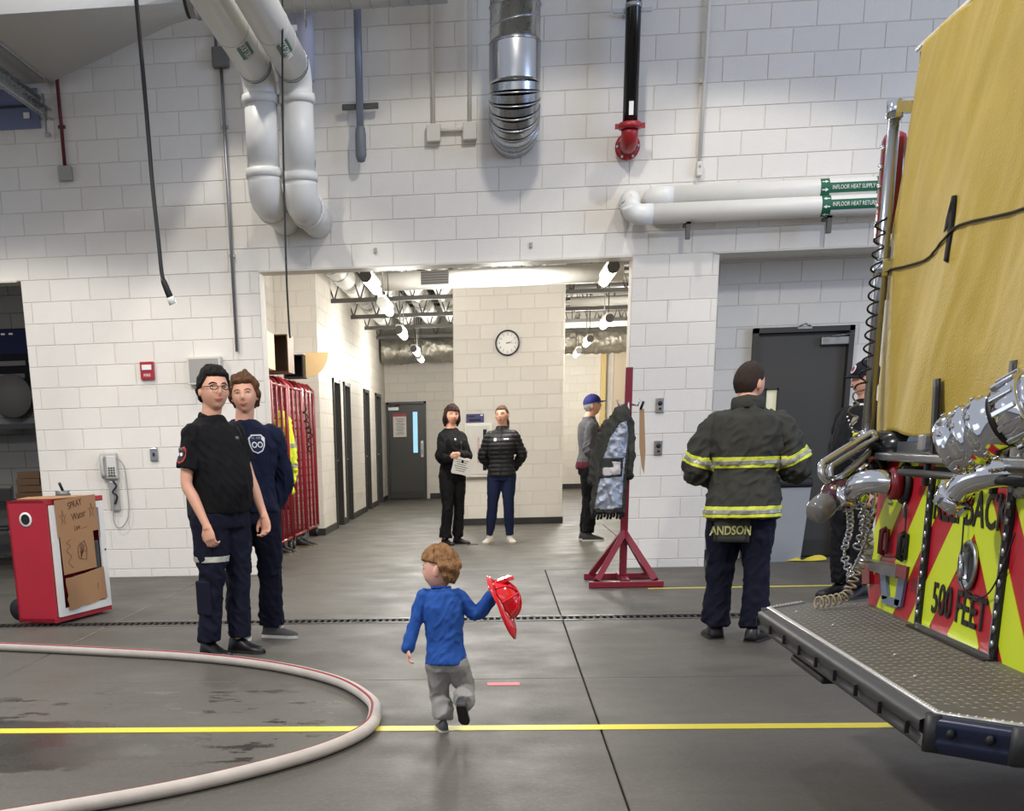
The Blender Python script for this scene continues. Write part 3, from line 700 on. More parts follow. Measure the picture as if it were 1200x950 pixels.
b = B(); b.box((0, .1, .97), (.34, .035, .03)); b.box((-.06, .2, .97), (.03, .2, .03)); b.box((.06, .2, .97), (.03, .2, .03)); b.build('strut_clamp', M_galv, t)
b = B(); b.lathe([(.069, -.02), (.075, -.018), (.075, .018), (.069, .02)], 20, T((0, 0, .98))); b.build('clamp_ring', M_steel, t)

# floor-heat pipes
for k, (x0, z, y, lab, txt, arr) in enumerate(((1.36, 3.40, 13.40, 'upper of two level white pipes over the alcove, marked supply', 'INFLOOR HEAT SUPPLY', 1), (1.22, 3.245, 13.30, 'lower of two level white pipes over the alcove, marked return', 'INFLOOR HEAT RETURN', -1))):
    t = thing('heating_pipe', lab, 'pipe', (x0, y, z), 0, 'pair of level white heating pipes'); r = .088
    L_ = 5.6-x0
    b = B()
    if k: b.tube([Vector((0, WY-y, .14)), Vector((0, .12, .14))], r, 20); b.tube([Vector(p) for p in elbow((0, .05, .14), (0, -1, 0), (0, 0, -1), .06)]+[Vector((0, 0, .07))]+[Vector(p) for p in elbow((0, 0, 0), (0, 0, -1), (1, 0, 0), .09)]+[Vector((.2, 0, 0))], r*1.03, 20)
    else: b.tube([Vector((.07, WY-y, 0)), Vector((.07, .12, 0))]+[Vector(p) for p in elbow((.07, 0, 0), (0, -1, 0), (1, 0, 0), .09)]+[Vector((.25, 0, 0))], r*1.02, 20)
    b.build('end_elbow', M_pipewhite, t)
    b = B(); b.tube([(.2, 0, 0), (L_, 0, 0)], r, 20); b.build('level_run', M_pipewhite, t)
    for xx in (.36, .62): pass
    xm = 3.22-x0
    for s in (-.25, .25):
        def lb(u, v): a = R(-150)+R(120)*v; return (xm+s-.04+.08*u, (r+.002)*math.cos(a+PI/2+PI/6*0)*0-(r+.002)*math.sin(R(10)+R(160)*v), (r+.002)*math.cos(R(10)+R(160)*v))
        b = B(); b.grid(lb, 1, 12); mk_ = b.build('marker_band', M_green, t)
        for a in (55, 100, 145):
            w0 = Vector((xm+s, -(r+.005)*math.sin(R(a)), (r+.005)*math.cos(R(a)))); tv = Vector((0, -math.cos(R(a)), -math.sin(R(a))))
            b = B(); b.add([w0+Vector((arr*.03, 0, 0)), w0+Vector((0, 0, 0))+tv*.016, w0-tv*.016], [(0, 1, 2)]); b.add([w0-tv*.005, w0+tv*.005, w0+tv*.005-Vector((arr*.03, 0, 0)), w0-tv*.005-Vector((arr*.03, 0, 0))], [(0, 1, 2, 3)]); b.build('arrow', M_white, mk_)
    def lb2(u, v): return (xm-.21+.42*u, -(r+.002)*math.sin(R(62)+R(56)*v), (r+.002)*math.cos(R(62)+R(56)*v))
    b = B(); b.grid(lb2, 1, 6); b.build('marker', M_green, t)
    text_mesh('marker_print', txt, .050, M_white, t, frame((xm, -r-.006, 0), (1, 0, 0), (0, 0, 1)), .001, sx=.72)
for x in (1.75, 3.02):
    o = B().box((0, 0, 0), (.04, .06, .16)).box((0, .1, .06), (.04, .26, .03)).build('pipe_bracket', M_joist); o.location = (x, 13.3, 3.10)
    tag(o, 'dark steel bracket under the heating pipes, %s' % ('near their elbow' if x < 2 else 'near the green markers'), 'bracket')

# conduits and boxes on the wall
def conduit(name, x, zs, r, m, label, box=None, boxm=None, y=None, dx=0):
    y = y or WY-.04; t = thing(name, label, 'conduit', (x, y, zs[0])); b = B()
    b.tube([(0, 0, 0), (dx, 0, zs[1]-zs[0])], r, 10); b.build('tube_run', m, t)
    if box:
        b = B(); b.box((0, .0, -box[1]/2), (box[0], .07, box[1]), bev=.008); bx_ = b.build('junction_box', boxm or M_paintgray, t)
        B().tube([(0, -.038, -box[1]/2+.02), (0, -.045, -box[1]/2+.02)], .008, 8).build('cover_screw', M_steel, bx_)
    for z in [zs[0]+(zs[1]-zs[0])*f for f in (.35, .8)]:
        B().box((0, .015, z-zs[0]), (r*3.6, .03, .025)).build('strap', m, t)
    return t
conduit('conduit', -4.19, (3.93, 4.9), .018, mat('oxide_red', (96, 26, 30), .5), 'dark red conduit ending in a small grey box under the flared duct', (.13, .13))
t = conduit('conduit', -2.6, (2.2, 4.70), .016, M_conduit, 'long thin steel conduit running down the wall left of the roof pipes')
b = B(); b.box((-.0, -.01, 2.57), (.15, .09, .17), bev=.01); b.build('junction_box', mat('dark_box_paint', (104, 102, 98), .5), t)
b = B(); b.tube([(-.04, 0, 2.64), (-.04, 0, 3.4)], .014, 8); b.tube([(.04, 0, 2.64), (.04, 0, 2.72), (.1, 0, 2.8), (.1, 0, 3.4)], .014, 8); b.build('upper_tube', M_conduit, t)
t = thing('hanging_rod', 'grey pipe drop with strut clamp and bulb-shaped end right of the roof pipes', 'pipe', (-1.29, 13.42, 3.84))
b = B(); b.tube([(0, 0, .24), (0, 0, 1.7)], .035, 14); b.build('tube_run', mat('blue_grey_pipe', (128, 134, 148), .4, .3), t)
b = B(); b.tube([(0, 0, .25), (0, 0, .5)], .026, 12); b.build('bright_sleeve', M_galv, t)
b = B(); b.lathe([(0, -.03), (.035, -.02), (.052, .03), (.052, .2), (.045, .26), (.03, .28)], 16); b.build('bulb', mat('grey_cap', (108, 112, 118), .5), t)
b = B(); b.box((0, .05, .45), (.34, .04, .045)); b.build('strut', M_joist, t)
t = thing('conduit_pair', 'two painted conduits with square boxes joined by a short level conduit above the opening', 'conduit', (-.44, 13.53, 4.05))
for s in (-.17, .17):
    b = B(); b.box((s, 0, 0), (.13, .08, .15), bev=.008); b.build('junction_box', M_wallpaint, t)
    b = B(); b.tube([(s, 0, .07), (s, 0, 1.5)], .017, 10); b.build('tube_run', M_wallpaint, t)
b = B(); b.tube([(-.12, 0, .02), (.12, 0, .02)], .017, 10); b.build('cross_tube', M_wallpaint, t)
conduit('conduit', 1.86, (3.70, 5.6), .018, M_wallpaint, 'thin wall-coloured conduit right of the black sprinkler pipe', (.05, .12), M_wallpaint, dx=.03)
# hanging power cords
def droop(name, pts, r, label, plug=True, end_m=None):
    pts = [Vector(p) for p in pts]; o0 = pts[-1].copy(); t = thing(name, label, 'cord', tuple(o0))
    b = B(); b.tube([p-o0 for p in curve(pts, 8)], r, 8); b.build('cable', M_black, t)
    if plug:
        q = T((0, 0, 0), rx=R(12), ry=R(-18))
        b = B(); b.lathe([(.012, .1), (.024, .07), (.028, -.05), (.024, -.07)], 14, q); b.build('connector', M_black, t)
        b = B(); b.lathe([(.026, -.05), (.030, -.055), (.030, -.11), (.0, -.11)], 14, q); b.build('plug_face', M_white, t)
    return t
Yc = 11.0
droop('drop_cord', [oY(x, y, Yc) for x, y in ((158, -20), (161, 15), (168, 90), (174, 160), (179, 220), (186, 285), (190, 322), (196, 340))], .017, 'thick black power drop cord hanging in front of the left wall')
droop('drop_cord', [oY(x, y, Yc) for x, y in ((331, -20), (331, 80), (332, 180), (334, 260), (336, 330), (339, 385), (340, 396))], .008, 'thin black cord hanging in front of the roof pipes down to the red racks', False)

# small devices
def wallbox(name, x, z, w_, h_, d_, m, label, cat, y=WY):
    t = thing(name, label, cat, (x, y, z)); b = B(); b.box((0, -d_/2, 0), (w_, d_, h_), bev=.006); b.build('body', m, t); return t
t = wallbox('pull_station', -3.53, 2.05, .14, .17, .05, M_red, 'small red fire alarm strobe with white lettering on the left wall', 'fire alarm')
text_mesh('lettering', 'FIRE', .04, M_white, t, frame((0, -.052, -.045), (1, 0, 0), (0, 0, 1)), .001); b = B(); b.box((0, -.055, .03), (.1, .012, .05), bev=.004); b.build('lens', M_white, t)
t = wallbox('light_switch', -3.53, 1.24, .08, .13, .03, M_steel, 'steel switch plate on the left wall behind the officers', 'switch'); B().box((0, -.036, 0), (.02, .012, .035)).build('toggle', M_black, t)
t = wallbox('wall_box', -2.93, 2.03, .34, .26, .12, M_wallpaint, 'beige electrical box on the wall behind the head of the man with glasses', 'box'); b = B(); b.box((0, -.122, 0), (.3, .006, .22)); b.build('cover', M_paintgray, t)
for z, k in ((1.57, 'upper'), (1.17, 'lower')):
    t = wallbox('key_switch', 1.59, z, .085, .14, .02, M_steel, '%s steel switch plate on the pier right of the coat stand' % k, 'switch')
    b = B(); b.lathe([(.022, 0), (.022, .012), (.012, .018)], 14, T((0, -.02, .02), rx=PI/2)); b.build('key_barrel', M_black, t); B().box((0, -.024, -.03), (.025, .012, .02)).build('toggle', M_black, t)
t = wallbox('ceiling_hook', .31, 3.06, .03, .05, .02, M_paintgray, 'tiny metal hook on the wall above the opening, right of its middle', 'hook')
t = wallbox('ceiling_hook', -1.19, 3.07, .03, .05, .02, M_paintgray, 'tiny metal hook on the wall above the opening, near its left end', 'hook')
# wall telephone
t = thing('wall_telephone', 'grey wall telephone with keypad and coiled cord on the left wall', 'telephone', (-4.0, 13.56, 1.14))
b = B(); b.box((0, -.03, 0), (.17, .07, .26), bev=.012); b.build('body', mat('phone_grey', (182, 180, 174), .45), t)
b = B(); b.box((.03, -.07, .0), (.10, .02, .2), bev=.006); b.build('face_plate', mat('phone_light', (206, 204, 198), .4), t)
for i in range(4):
    for j in range(3): B().box((.005+j*.026, -.085, -.02-i*.024), (.016, .008, .014)).build('key', M_frame, t)
b = B(); b.tube([(-.055, -.085, .1), (-.06, -.105, .07), (-.06, -.105, -.07), (-.055, -.085, -.1)], [.026, .02, .02, .026], 10); b.build('handset', mat('phone_grey', (182, 180, 174), .45), t)
b = B(); b.box((.02, -.02, -.30), (.1, .04, .3), bev=.01); b.build('lower_bracket', mat('phone_plate', (170, 168, 164), .3, .4), t)
b = B(); b.tube(curve([(.07, -.04, .09), (.15, -.04, 0), (.17, -.04, -.25), (.16, -.04, -.5), (.07, -.04, -.62), (.0, -.05, -.56), (.02, -.06, -.3)], 10), .006, 6); b.build('cord', M_paintgray, t)
b = B(); b.tube(curve([(.03, -.06, -.15), (.06, -.06, -.2), (.02, -.07, -.26), (.06, -.06, -.3), (.03, -.05, -.38)], 6), .01, 6); b.build('short_coil', M_black, t)

# ================================================================== people
def V(*a): return Vector(a)
def rot(ax, deg): return Matrix.Rotation(R(deg), 4, ax)
def fuse(b, voxel, name, m, parent, smooth=4, disp=None, smf=.5):
    """join closed overlapping shapes into one continuous skin"""
    me = bpy.data.meshes.new('tmp'); me.from_pydata([tuple(p) for p in b.v], [], b.f)
    o = bpy.data.objects.new('tmp', me); C.objects.link(o)
    r = o.modifiers.new('r', 'REMESH'); r.mode = 'VOXEL'; r.voxel_size = voxel; r.use_smooth_shade = True
    if smooth: s = o.modifiers.new('s', 'SMOOTH'); s.factor = smf; s.iterations = smooth
    dg = bpy.context.evaluated_depsgraph_get(); out = bpy.data.meshes.new_from_object(o.evaluated_get(dg))
    bpy.data.objects.remove(o); bpy.data.meshes.remove(me)
    out.name = name; out.materials.clear(); out.materials.append(m)
    if disp:
        ns = [v.normal.copy() for v in out.vertices]
        for v, n_ in zip(out.vertices, ns): v.co += n_*disp(v.co, n_)
    out.polygons.foreach_set('use_smooth', [True]*len(out.polygons)); out.update()
    ob = bpy.data.objects.new(name, out); C.objects.link(ob); ob.parent = parent; return ob
def limb(b, pts, rs, n=14, sub=5, flat=None, start=None):
    pts = [Vector(p) for p in pts]; q = curve(pts, sub); m = []; k = len(pts)
    for i in range(len(q)):
        f = i/sub; a = min(int(f), k-2); t = f-a; t = t*t*(3-2*t); m.append(rs[a]*(1-t)+rs[a+1]*t)
    b.tube(q, m, n, flat=flat, start=start); b.ell(q[0], m[0], n, 8); b.ell(q[-1], m[-1], n, 8)
def loft(b, rings, n=24, sub=4):
    """rings: (centre Vector, half width x, half depth y, yaw deg, squareness)"""
    out = []; k = len(rings)
    def cr(a, b_, c, d, t): return .5*(2*b_+(c-a)*t+(2*a-5*b_+4*c-d)*t*t+(3*b_-a-3*c+d)*t**3)
    for i in range(k-1):
        A = rings[max(i-1, 0)]; B_ = rings[i]; C_ = rings[i+1]; D = rings[min(i+2, k-1)]
        for j in range(sub if i < k-2 else sub+1):
            t = j/sub; out.append(tuple(cr(A[q], B_[q], C_[q], D[q], t) for q in range(4)))
    vs = []; fs = []
    for c, rx, ry, yaw in out:
        M_ = Matrix.Rotation(R(yaw), 3, 'Z')
        for j in range(n):
            a = 2*PI*j/n; ca, sa = math.cos(a), math.sin(a); e = .82
            vs.append(c+M_ @ Vector((rx*math.copysign(abs(ca)**e, ca), ry*math.copysign(abs(sa)**e, sa), 0)))
    k = len(out)
    for i in range(k-1):
        for j in range(n): fs.append((i*n+j, i*n+(j+1) % n, (i+1)*n+(j+1) % n, (i+1)*n+j))
    fs.append([j for j in range(n)][::-1]); fs.append([(k-1)*n+j for j in range(n)])
    b.add(vs, fs, True)
def gs(x, s): return math.exp(-(x/s)**2)
def head_fn(kid=False, male=True, fat=0.):
    """direction -> point; head height 1, face towards -y, centre of the skull box at 0"""
    def f(d):
        x, y, z = d
        rx, ry = .345, .43
        p = Vector((x*rx, y*ry, z*.5))
        lo = max(0, -z)
        if not kid: p.x *= 1-(.26-.2*fat)*lo**1.3; 
        else: p.x *= 1.05-.16*lo**1.5; p.y *= 1.03
        if y > 0: p.y *= 1-.30*lo**1.2; p.z += .07*lo*y
        else:
            p.y = p.y*(.93)-.0
            p.y -= .035*gs(p.z+.42, .10)*gs(p.x, .12)                # chin
            p.y -= (.085 if not kid else .05)*gs(p.z+.10, .075)*gs(p.x, .05)   # nose tip
            p.y -= (.045 if not kid else .015)*gs(p.z-.0, .10)*gs(p.x, .04)    # nose bridge
            p.y -= .022*gs(p.z-.085, .035)*gs(abs(p.x)-.12, .10)*(1 if male else .5)   # brow
            for s in (-1, 1): p.y += .045*gs(p.z-.02, .05)*gs(p.x-s*.145, .07)      # eye sockets
            p.y -= .022*gs(p.z+.255, .045)*gs(p.x, .09)             # lips
            p.y += .012*gs(p.z+.255, .010)*gs(p.x, .09)
            p.y += .018*gs(p.z+.335, .03)*gs(p.x, .10)
            for s in (-1, 1): p.y -= (.015+.02*kid+.02*fat)*gs(p.z+.15, .10)*gs(p.x-s*.19, .09)  # cheeks
        return p
    return f
def add_head(b, Hm, hh, fn, ears=True, kid_ear=False):
    n, m = 56, 44; vs = []; fs = []
    for i in range(m+1):
        a = PI*i/m
        for j in range(n):
            ph = 2*PI*j/n; d = (math.sin(a)*math.cos(ph), math.sin(a)*math.sin(ph), math.cos(a)); vs.append(Hm @ (fn(d)*hh))
    for i in range(m):
        for j in range(n): fs.append((i*n+j, (i+1)*n+j, (i+1)*n+(j+1) % n, i*n+(j+1) % n))
    b.add(vs, fs, True)
    if ears:
        for s in (-1, 1):
            b.ell((0, 0, 0), (.045*hh, .08*hh, .13*hh), 12, 8, Hm @ T((s*(.375 if kid_ear else .35)*hh, .05*hh, -.04*hh), rz=s*R(18), rx=R(-8)))
def hair_part(name, Hm, hh, fn, m, parent, mask, thick=.07, rough=.02, fr=14, seed=0, n=96, mm=72, strand=.03):
    vs = []; fs = []
    for i in range(mm+1):
        a = PI*i/mm
        for j in range(n):
            ph = 2*PI*j/n; d = Vector((math.sin(a)*math.cos(ph), math.sin(a)*math.sin(ph), math.cos(a))); p = fn(d)
            k = mask(d, p); k = max(0, min(1, k))
            nn = Vector((p.x/.12, p.y/.18, p.z/.25)).normalized()
            off = thick*k*(1+rough/.02*.25*noise.noise(d*3.1+V(seed, 0, 0)))+rough*k*noise.noise(Vector((math.atan2(d.y, d.x)*4, d.z*3, seed)))-.05*(1-k)
            off += strand*k*(.5-2*abs(noise.noise(Vector((math.atan2(d.y, d.x)*fr*.9+d.z*2.5, d.z*1.6+seed, 3)))))
            vs.append(Hm @ ((p+nn*off)*hh))
    for i in range(mm):
        for j in range(n): fs.append((i*n+j, (i+1)*n+j, (i+1)*n+(j+1) % n, i*n+(j+1) % n))
    return B().add(vs, fs, True).build(name, m, parent)
def hairmat(name, rgb): return mat(name, rgb, .7, var=.35, vscale=55, bump=.5, bscale=160)
def face_parts(root, Hm, hh, fn, brow, iris=(60, 45, 30), lip=(170, 96, 88), brow_w=.012, closed=False, smile=.0, kid=False, mouth_w=.115):
    def surf(x, z):
        lo, best = -1., None
        # find the front surface point for given x,z by scanning directions
        bz = z; d = Vector((x/.345, -1, z/.5)); 
        for _ in range(14):
            d.normalize(); p = fn(d); d.x += (x-p.x)*2.2; d.z += (z-p.z)*1.6
        d.normalize(); return fn(d)
    for s in (-1, 1):
        p = surf(s*.142, .025); c = Hm @ ((p+V(0, .042, 0))*hh)
        e = B().ell((0, 0, 0), .056*hh, 14, 10, Matrix.Translation(c)).build('eye', mat('eye_white', (226, 222, 216), .25), root)
        q = Hm.to_3x3() @ V(0, -1, 0); q4 = q.to_track_quat('Z', 'Y').to_matrix().to_4x4(); q4.translation = c+q*.0508*hh
        B().lathe([(.0265*hh, 0), (.018*hh, .004*hh), (0, .0055*hh)], 12, q4).build('iris', mat('iris_%d' % iris[0], iris, .2), e)
        # lids
        pts = [Hm @ ((surf(s*.142+dx, .025+.028*math.cos(dx/.07*PI/2))+V(0, -.004, 0))*hh) for dx in (-.07, -.035, 0, .035, .07)]
        B().tube(curve(pts, 3), .008*hh, 6).build('eyelid', mat('lash_tone', (70, 46, 38), .6), root)
        if brow:
            pts = [Hm @ ((surf(s*x, z)+V(0, -.006, 0))*hh) for x, z in ((.06, .095), (.12, .118), (.18, .118), (.235, .085))]
            B().tube(curve(pts, 3), [brow_w*hh*w_ for w_ in [.8]*3+[1.1]*3+[1]*3+[.5]], 6, flat=(1, .5)).build('eyebrow', brow, root)
    for dz, w_, r_ in ((.012, mouth_w, .014), (-.014, mouth_w*.8, .017)):
        pts = [Hm @ ((surf(x, -.255+dz+smile*(x/mouth_w)**2)+V(0, -.002, 0))*hh) for x in (-w_, -w_/2, 0, w_/2, w_)]
        B().tube(curve(pts, 3), [r_*hh*v for v in [.3]+[.7]*2+[.9]*3+[1]+[.9]*3+[.7]*2+[.3]], 6).build('lip', mat('lip_%d' % lip[0], lip, .45), root)
    return surf
def hand(b, wrist, d, n_, size, thumb, curl=35, grip=None):
    """hand along d, palm facing n_, thumb = +1/-1 side"""
    d = Vector(d).normalized(); n_ = Vector(n_); n_ = (n_-d*n_.dot(d)).normalized(); s = d.cross(n_)*thumb; w0 = Vector(wrist); S_ = size
    M_ = Matrix(((s.x, n_.x, d.x), (s.y, n_.y, d.y), (s.z, n_.z, d.z)))
    loft_r = [(0, .17, .13), (.12, .19, .13), (.3, .235, .13), (.48, .225, .11)]
    vs = []; fs = []; k = 12
    for t, a, c in loft_r:
        for j in range(k): an = 2*PI*j/k; vs.append(w0+M_ @ V(a*math.cos(an)*S_, c*math.sin(an)*S_*.75, t*S_))
    for i in range(3):
        for j in range(k): fs.append((i*k+j, i*k+(j+1) % k, (i+1)*k+(j+1) % k, (i+1)*k+j))
    fs.append(list(range(k))[::-1]); fs.append([3*k+j for j in range(k)]); b.add(vs, fs)
    for i, (sx, L_, r_) in enumerate(((.165, .42, .052), (.055, .47, .054), (-.055, .44, .052), (-.16, .35, .045))):
        p = w0+M_ @ V(sx*S_, 0, .42*S_); pts = [p]; a = 0
        cu = curl if isinstance(curl, (int, float)) else curl[i]
        for k_, (f, w_) in enumerate(((.14, 0), (.42, .6), (.32, 1.0), (.26, .8))):
            a += R(cu)*w_; pts.append(pts[-1]+M_ @ V(sx*.10*L_*S_, math.sin(a)*f*L_*S_, math.cos(a)*f*L_*S_))
        b.tube(pts, [r_*S_*v for v in (1.1, 1.08, 1, .92, .78)], 10); b.ell(pts[-1], r_*S_*.8, 10, 6); b.ell(pts[2], r_*S_*1.04, 10, 6); b.ell(pts[3], r_*S_*.96, 10, 6)
    p = w0+M_ @ V(.13*S_, .02*S_, .14*S_); pts = [p, p+M_ @ V(.13*S_, .05*S_, .13*S_), p+M_ @ V(.17*S_, .10*S_, .27*S_), p+M_ @ V(.15*S_, .15*S_, .39*S_)]
    b.tube(pts, [S_*v for v in (.085, .066, .058, .045)], 10); b.ell(pts[-1], S_*.046, 10, 6)
def shoe(root, ankle, yaw, L_, m, sole_m, lace_m=None, pitch=0., w_=1., high=.0, toe_m=None):
    """shoe under ankle point; toe towards yaw (deg, 0 = -y)"""
    M_ = Matrix.Translation(ankle) @ rot('Z', yaw) @ rot('X', pitch)
    def M2(p): return M_ @ Vector(p)
    a = ankle.z if pitch == 0 else L_*.28; zb = -a
    prof = [(.27, .30, .26, .09), (.22, .34, .28, .36), (.10, .37, .30, .42), (-.08, .38, .30, .36), (-.24, .38, .33, .24), (-.40, .40, .36, .17), (-.55, .40, .33, .14), (-.68, .28, .22, .10), (-.73, .12, .10, .06)]
    vs = []; fs = []; k = 16
    for y, wi, _, h_ in prof:
        for j in range(k):
            an = 2*PI*j/k; c, s = math.cos(an), math.sin(an)
            vs.append(M2((wi*.5*c*w_*L_*.9, y*L_, zb+.05*L_+(h_*L_)*max(s, 0)**.8*(1 if s > 0 else 0)-(.02*L_ if s < 0 else 0)*abs(s))))
    for i in range(len(prof)-1):
        for j in range(k): fs.append((i*k+j, i*k+(j+1) % k, (i+1)*k+(j+1) % k, (i+1)*k+j))
    fs.append(list(range(k))[::-1]); fs.append([(len(prof)-1)*k+j for j in range(k)])
    sh = B().add(vs, fs, True).build('shoe', m, root)
    b = B(); out = [(y*L_, wi*.5*w_*L_*.98) for y, wi, _, _ in prof]
    poly = [M2((x, y, zb)) for y, x in out]+[M2((-x, y, zb)) for y, x in reversed(out)]
    up = M_.to_3x3() @ V(0, 0, .075*L_); b.prism(poly, up, smooth=False); b.build('sole', sole_m, sh)
    if lace_m:
        for i, (y, h_) in enumerate(((-.10, .37), (-.17, .31), (-.24, .265), (-.31, .22))):
            b = B(); b.tube([M2((-.09*L_, y*L_+.01, zb+.05*L_+h_*L_*.93)), M2((0, y*L_, zb+.05*L_+h_*L_*1.02)), M2((.09*L_, y*L_+.01, zb+.05*L_+h_*L_*.93))], .016*L_, 5); b.build('lace', lace_m, sh)
    return sh
def folds(amp, sc=(9, 9, 3), seed=0, fine=.35, zones=(), S_0=1.):
    """cloth creases: broad ridged noise, stronger near joints"""
    def f(co, n_):
        p = Vector((co.x*sc[0]+seed, co.y*sc[1], co.z*sc[2])); q = noise.noise(p); r_ = 1-2*abs(noise.noise(p*1.9+V(7, 3, seed)))
        k = 1.
        for c, rad, g in zones:
            k += g*math.exp(-((co-c).length/rad)**2)
        w2 = noise.noise(Vector((co.x*sc[0]*2.1+co.z*9, co.y*sc[1]*2.1-co.z*6, co.z*sc[2]*2.6+seed)))
        return max(-.0035*S_0, amp*2.6*k*(.6*q+fine*1.3*(r_-.4)*.7+.5*(.5-abs(w2)*2)*.6))
    return f
SKIN = mat('skin_fair', (214, 160, 134), .5, var=.05, vscale=20)
def person(label, loc, rz, H, A, legs, arms, look=(0, 0, 0), bw=1., hh=None, skin=None, voxel=.0065, sh_yaw=0, lean=(0, 0), kid=False, male=True, fat=0., head_off=(0, 0, 0), group=None, name='person', hip_yaw=0):
    """A: spine heights; legs: [(hip,knee,ankle)]x2 ; arms: [(shoulder,elbow,wrist,handdir,palm,curl)]x2, index 0 = person's left (+x)"""
    t = thing(name, label, 'person', loc, R(rz), group)
    S_ = H; v = lambda p: Vector(p)*S_
    hh = ((hh or .13)*(1.06 if not kid else 1))*S_; skin = skin or SKIN
    b = B()
    pel, wai, che, nk = [v(p) for p in A]
    yw = [hip_yaw, hip_yaw*.5+sh_yaw*.5, sh_yaw, sh_yaw, sh_yaw]
    loft(b, [(pel-V(0, 0, .055*S_), .075*S_*bw, .055*S_*bw, yw[0]), (pel, .088*S_*bw, .066*S_*bw, yw[0]), (wai, .074*S_*bw, .056*S_*bw, yw[1]), (che, .092*S_*bw, .064*S_*bw, yw[2]), (nk-V(0, 0, .03*S_), .082*S_*bw, .050*S_*bw, yw[3]), (nk, .036*S_, .036*S_, yw[4])])
    hc = nk+V(0, -.012*S_, .026*S_+hh*.5)+v(head_off)
    Hm = Matrix.Translation(hc) @ rot('Z', look[0]) @ rot('X', look[1]) @ rot('Y', look[2])
    fn = head_fn(kid, male, fat); add_head(b, Hm, hh, fn, True, kid)
    jaw = Hm @ V(0, .06*hh, -.22*hh); nr = .0345*S_ if not kid else .032*S_
    b.tube([nk-V(0, 0, .03*S_), nk+V(0, 0, .01*S_), jaw], [nr*1.25, nr*1.02, nr*1.0], 16)
    for (hp, kn, an) in legs:
        hp, kn, an = v(hp), v(kn), v(an); limb(b, [hp, hp.lerp(kn, .45), kn, kn.lerp(an, .35), an], [.052*S_*bw, .045*S_*bw, .031*S_, .032*S_, .019*S_], 12, 3)
    arms = [[(a[0][0]*.95, a[0][1], a[0][2]-.014 if not kid else a[0][2])]+list(a[1:]) for a in arms]
    for s, a in zip((1, -1), arms):
        sh, el, wr = v(a[0]), v(a[1]), v(a[2])
        limb(b, [sh.lerp(nk, .35)-V(0, 0, .015*S_), sh, sh.lerp(el, .45), el, el.lerp(wr, .35), wr], [.028*S_, .029*S_, .026*S_, .021*S_, .021*S_, .0145*S_], 12, 3)
        b.tube([wr, wr+Vector(a[3]).normalized()*.012*S_], [.0145*S_, .016*S_], 10)
        hand(b, wr, a[3], a[4], .105*S_ if not kid else .11*S_, a[6] if len(a) > 6 else s, a[5])
    body = fuse(b, voxel, 'body', skin, t, 2, smf=.35)
    return dict(root=t, H=S_, Hm=Hm, hh=hh, fn=fn, pel=pel, wai=wai, che=che, nk=nk, legs=[[v(p) for p in l] for l in legs], arms=[[v(p) for p in a[:3]] for a in arms], bw=bw, yw=yw, body=body)
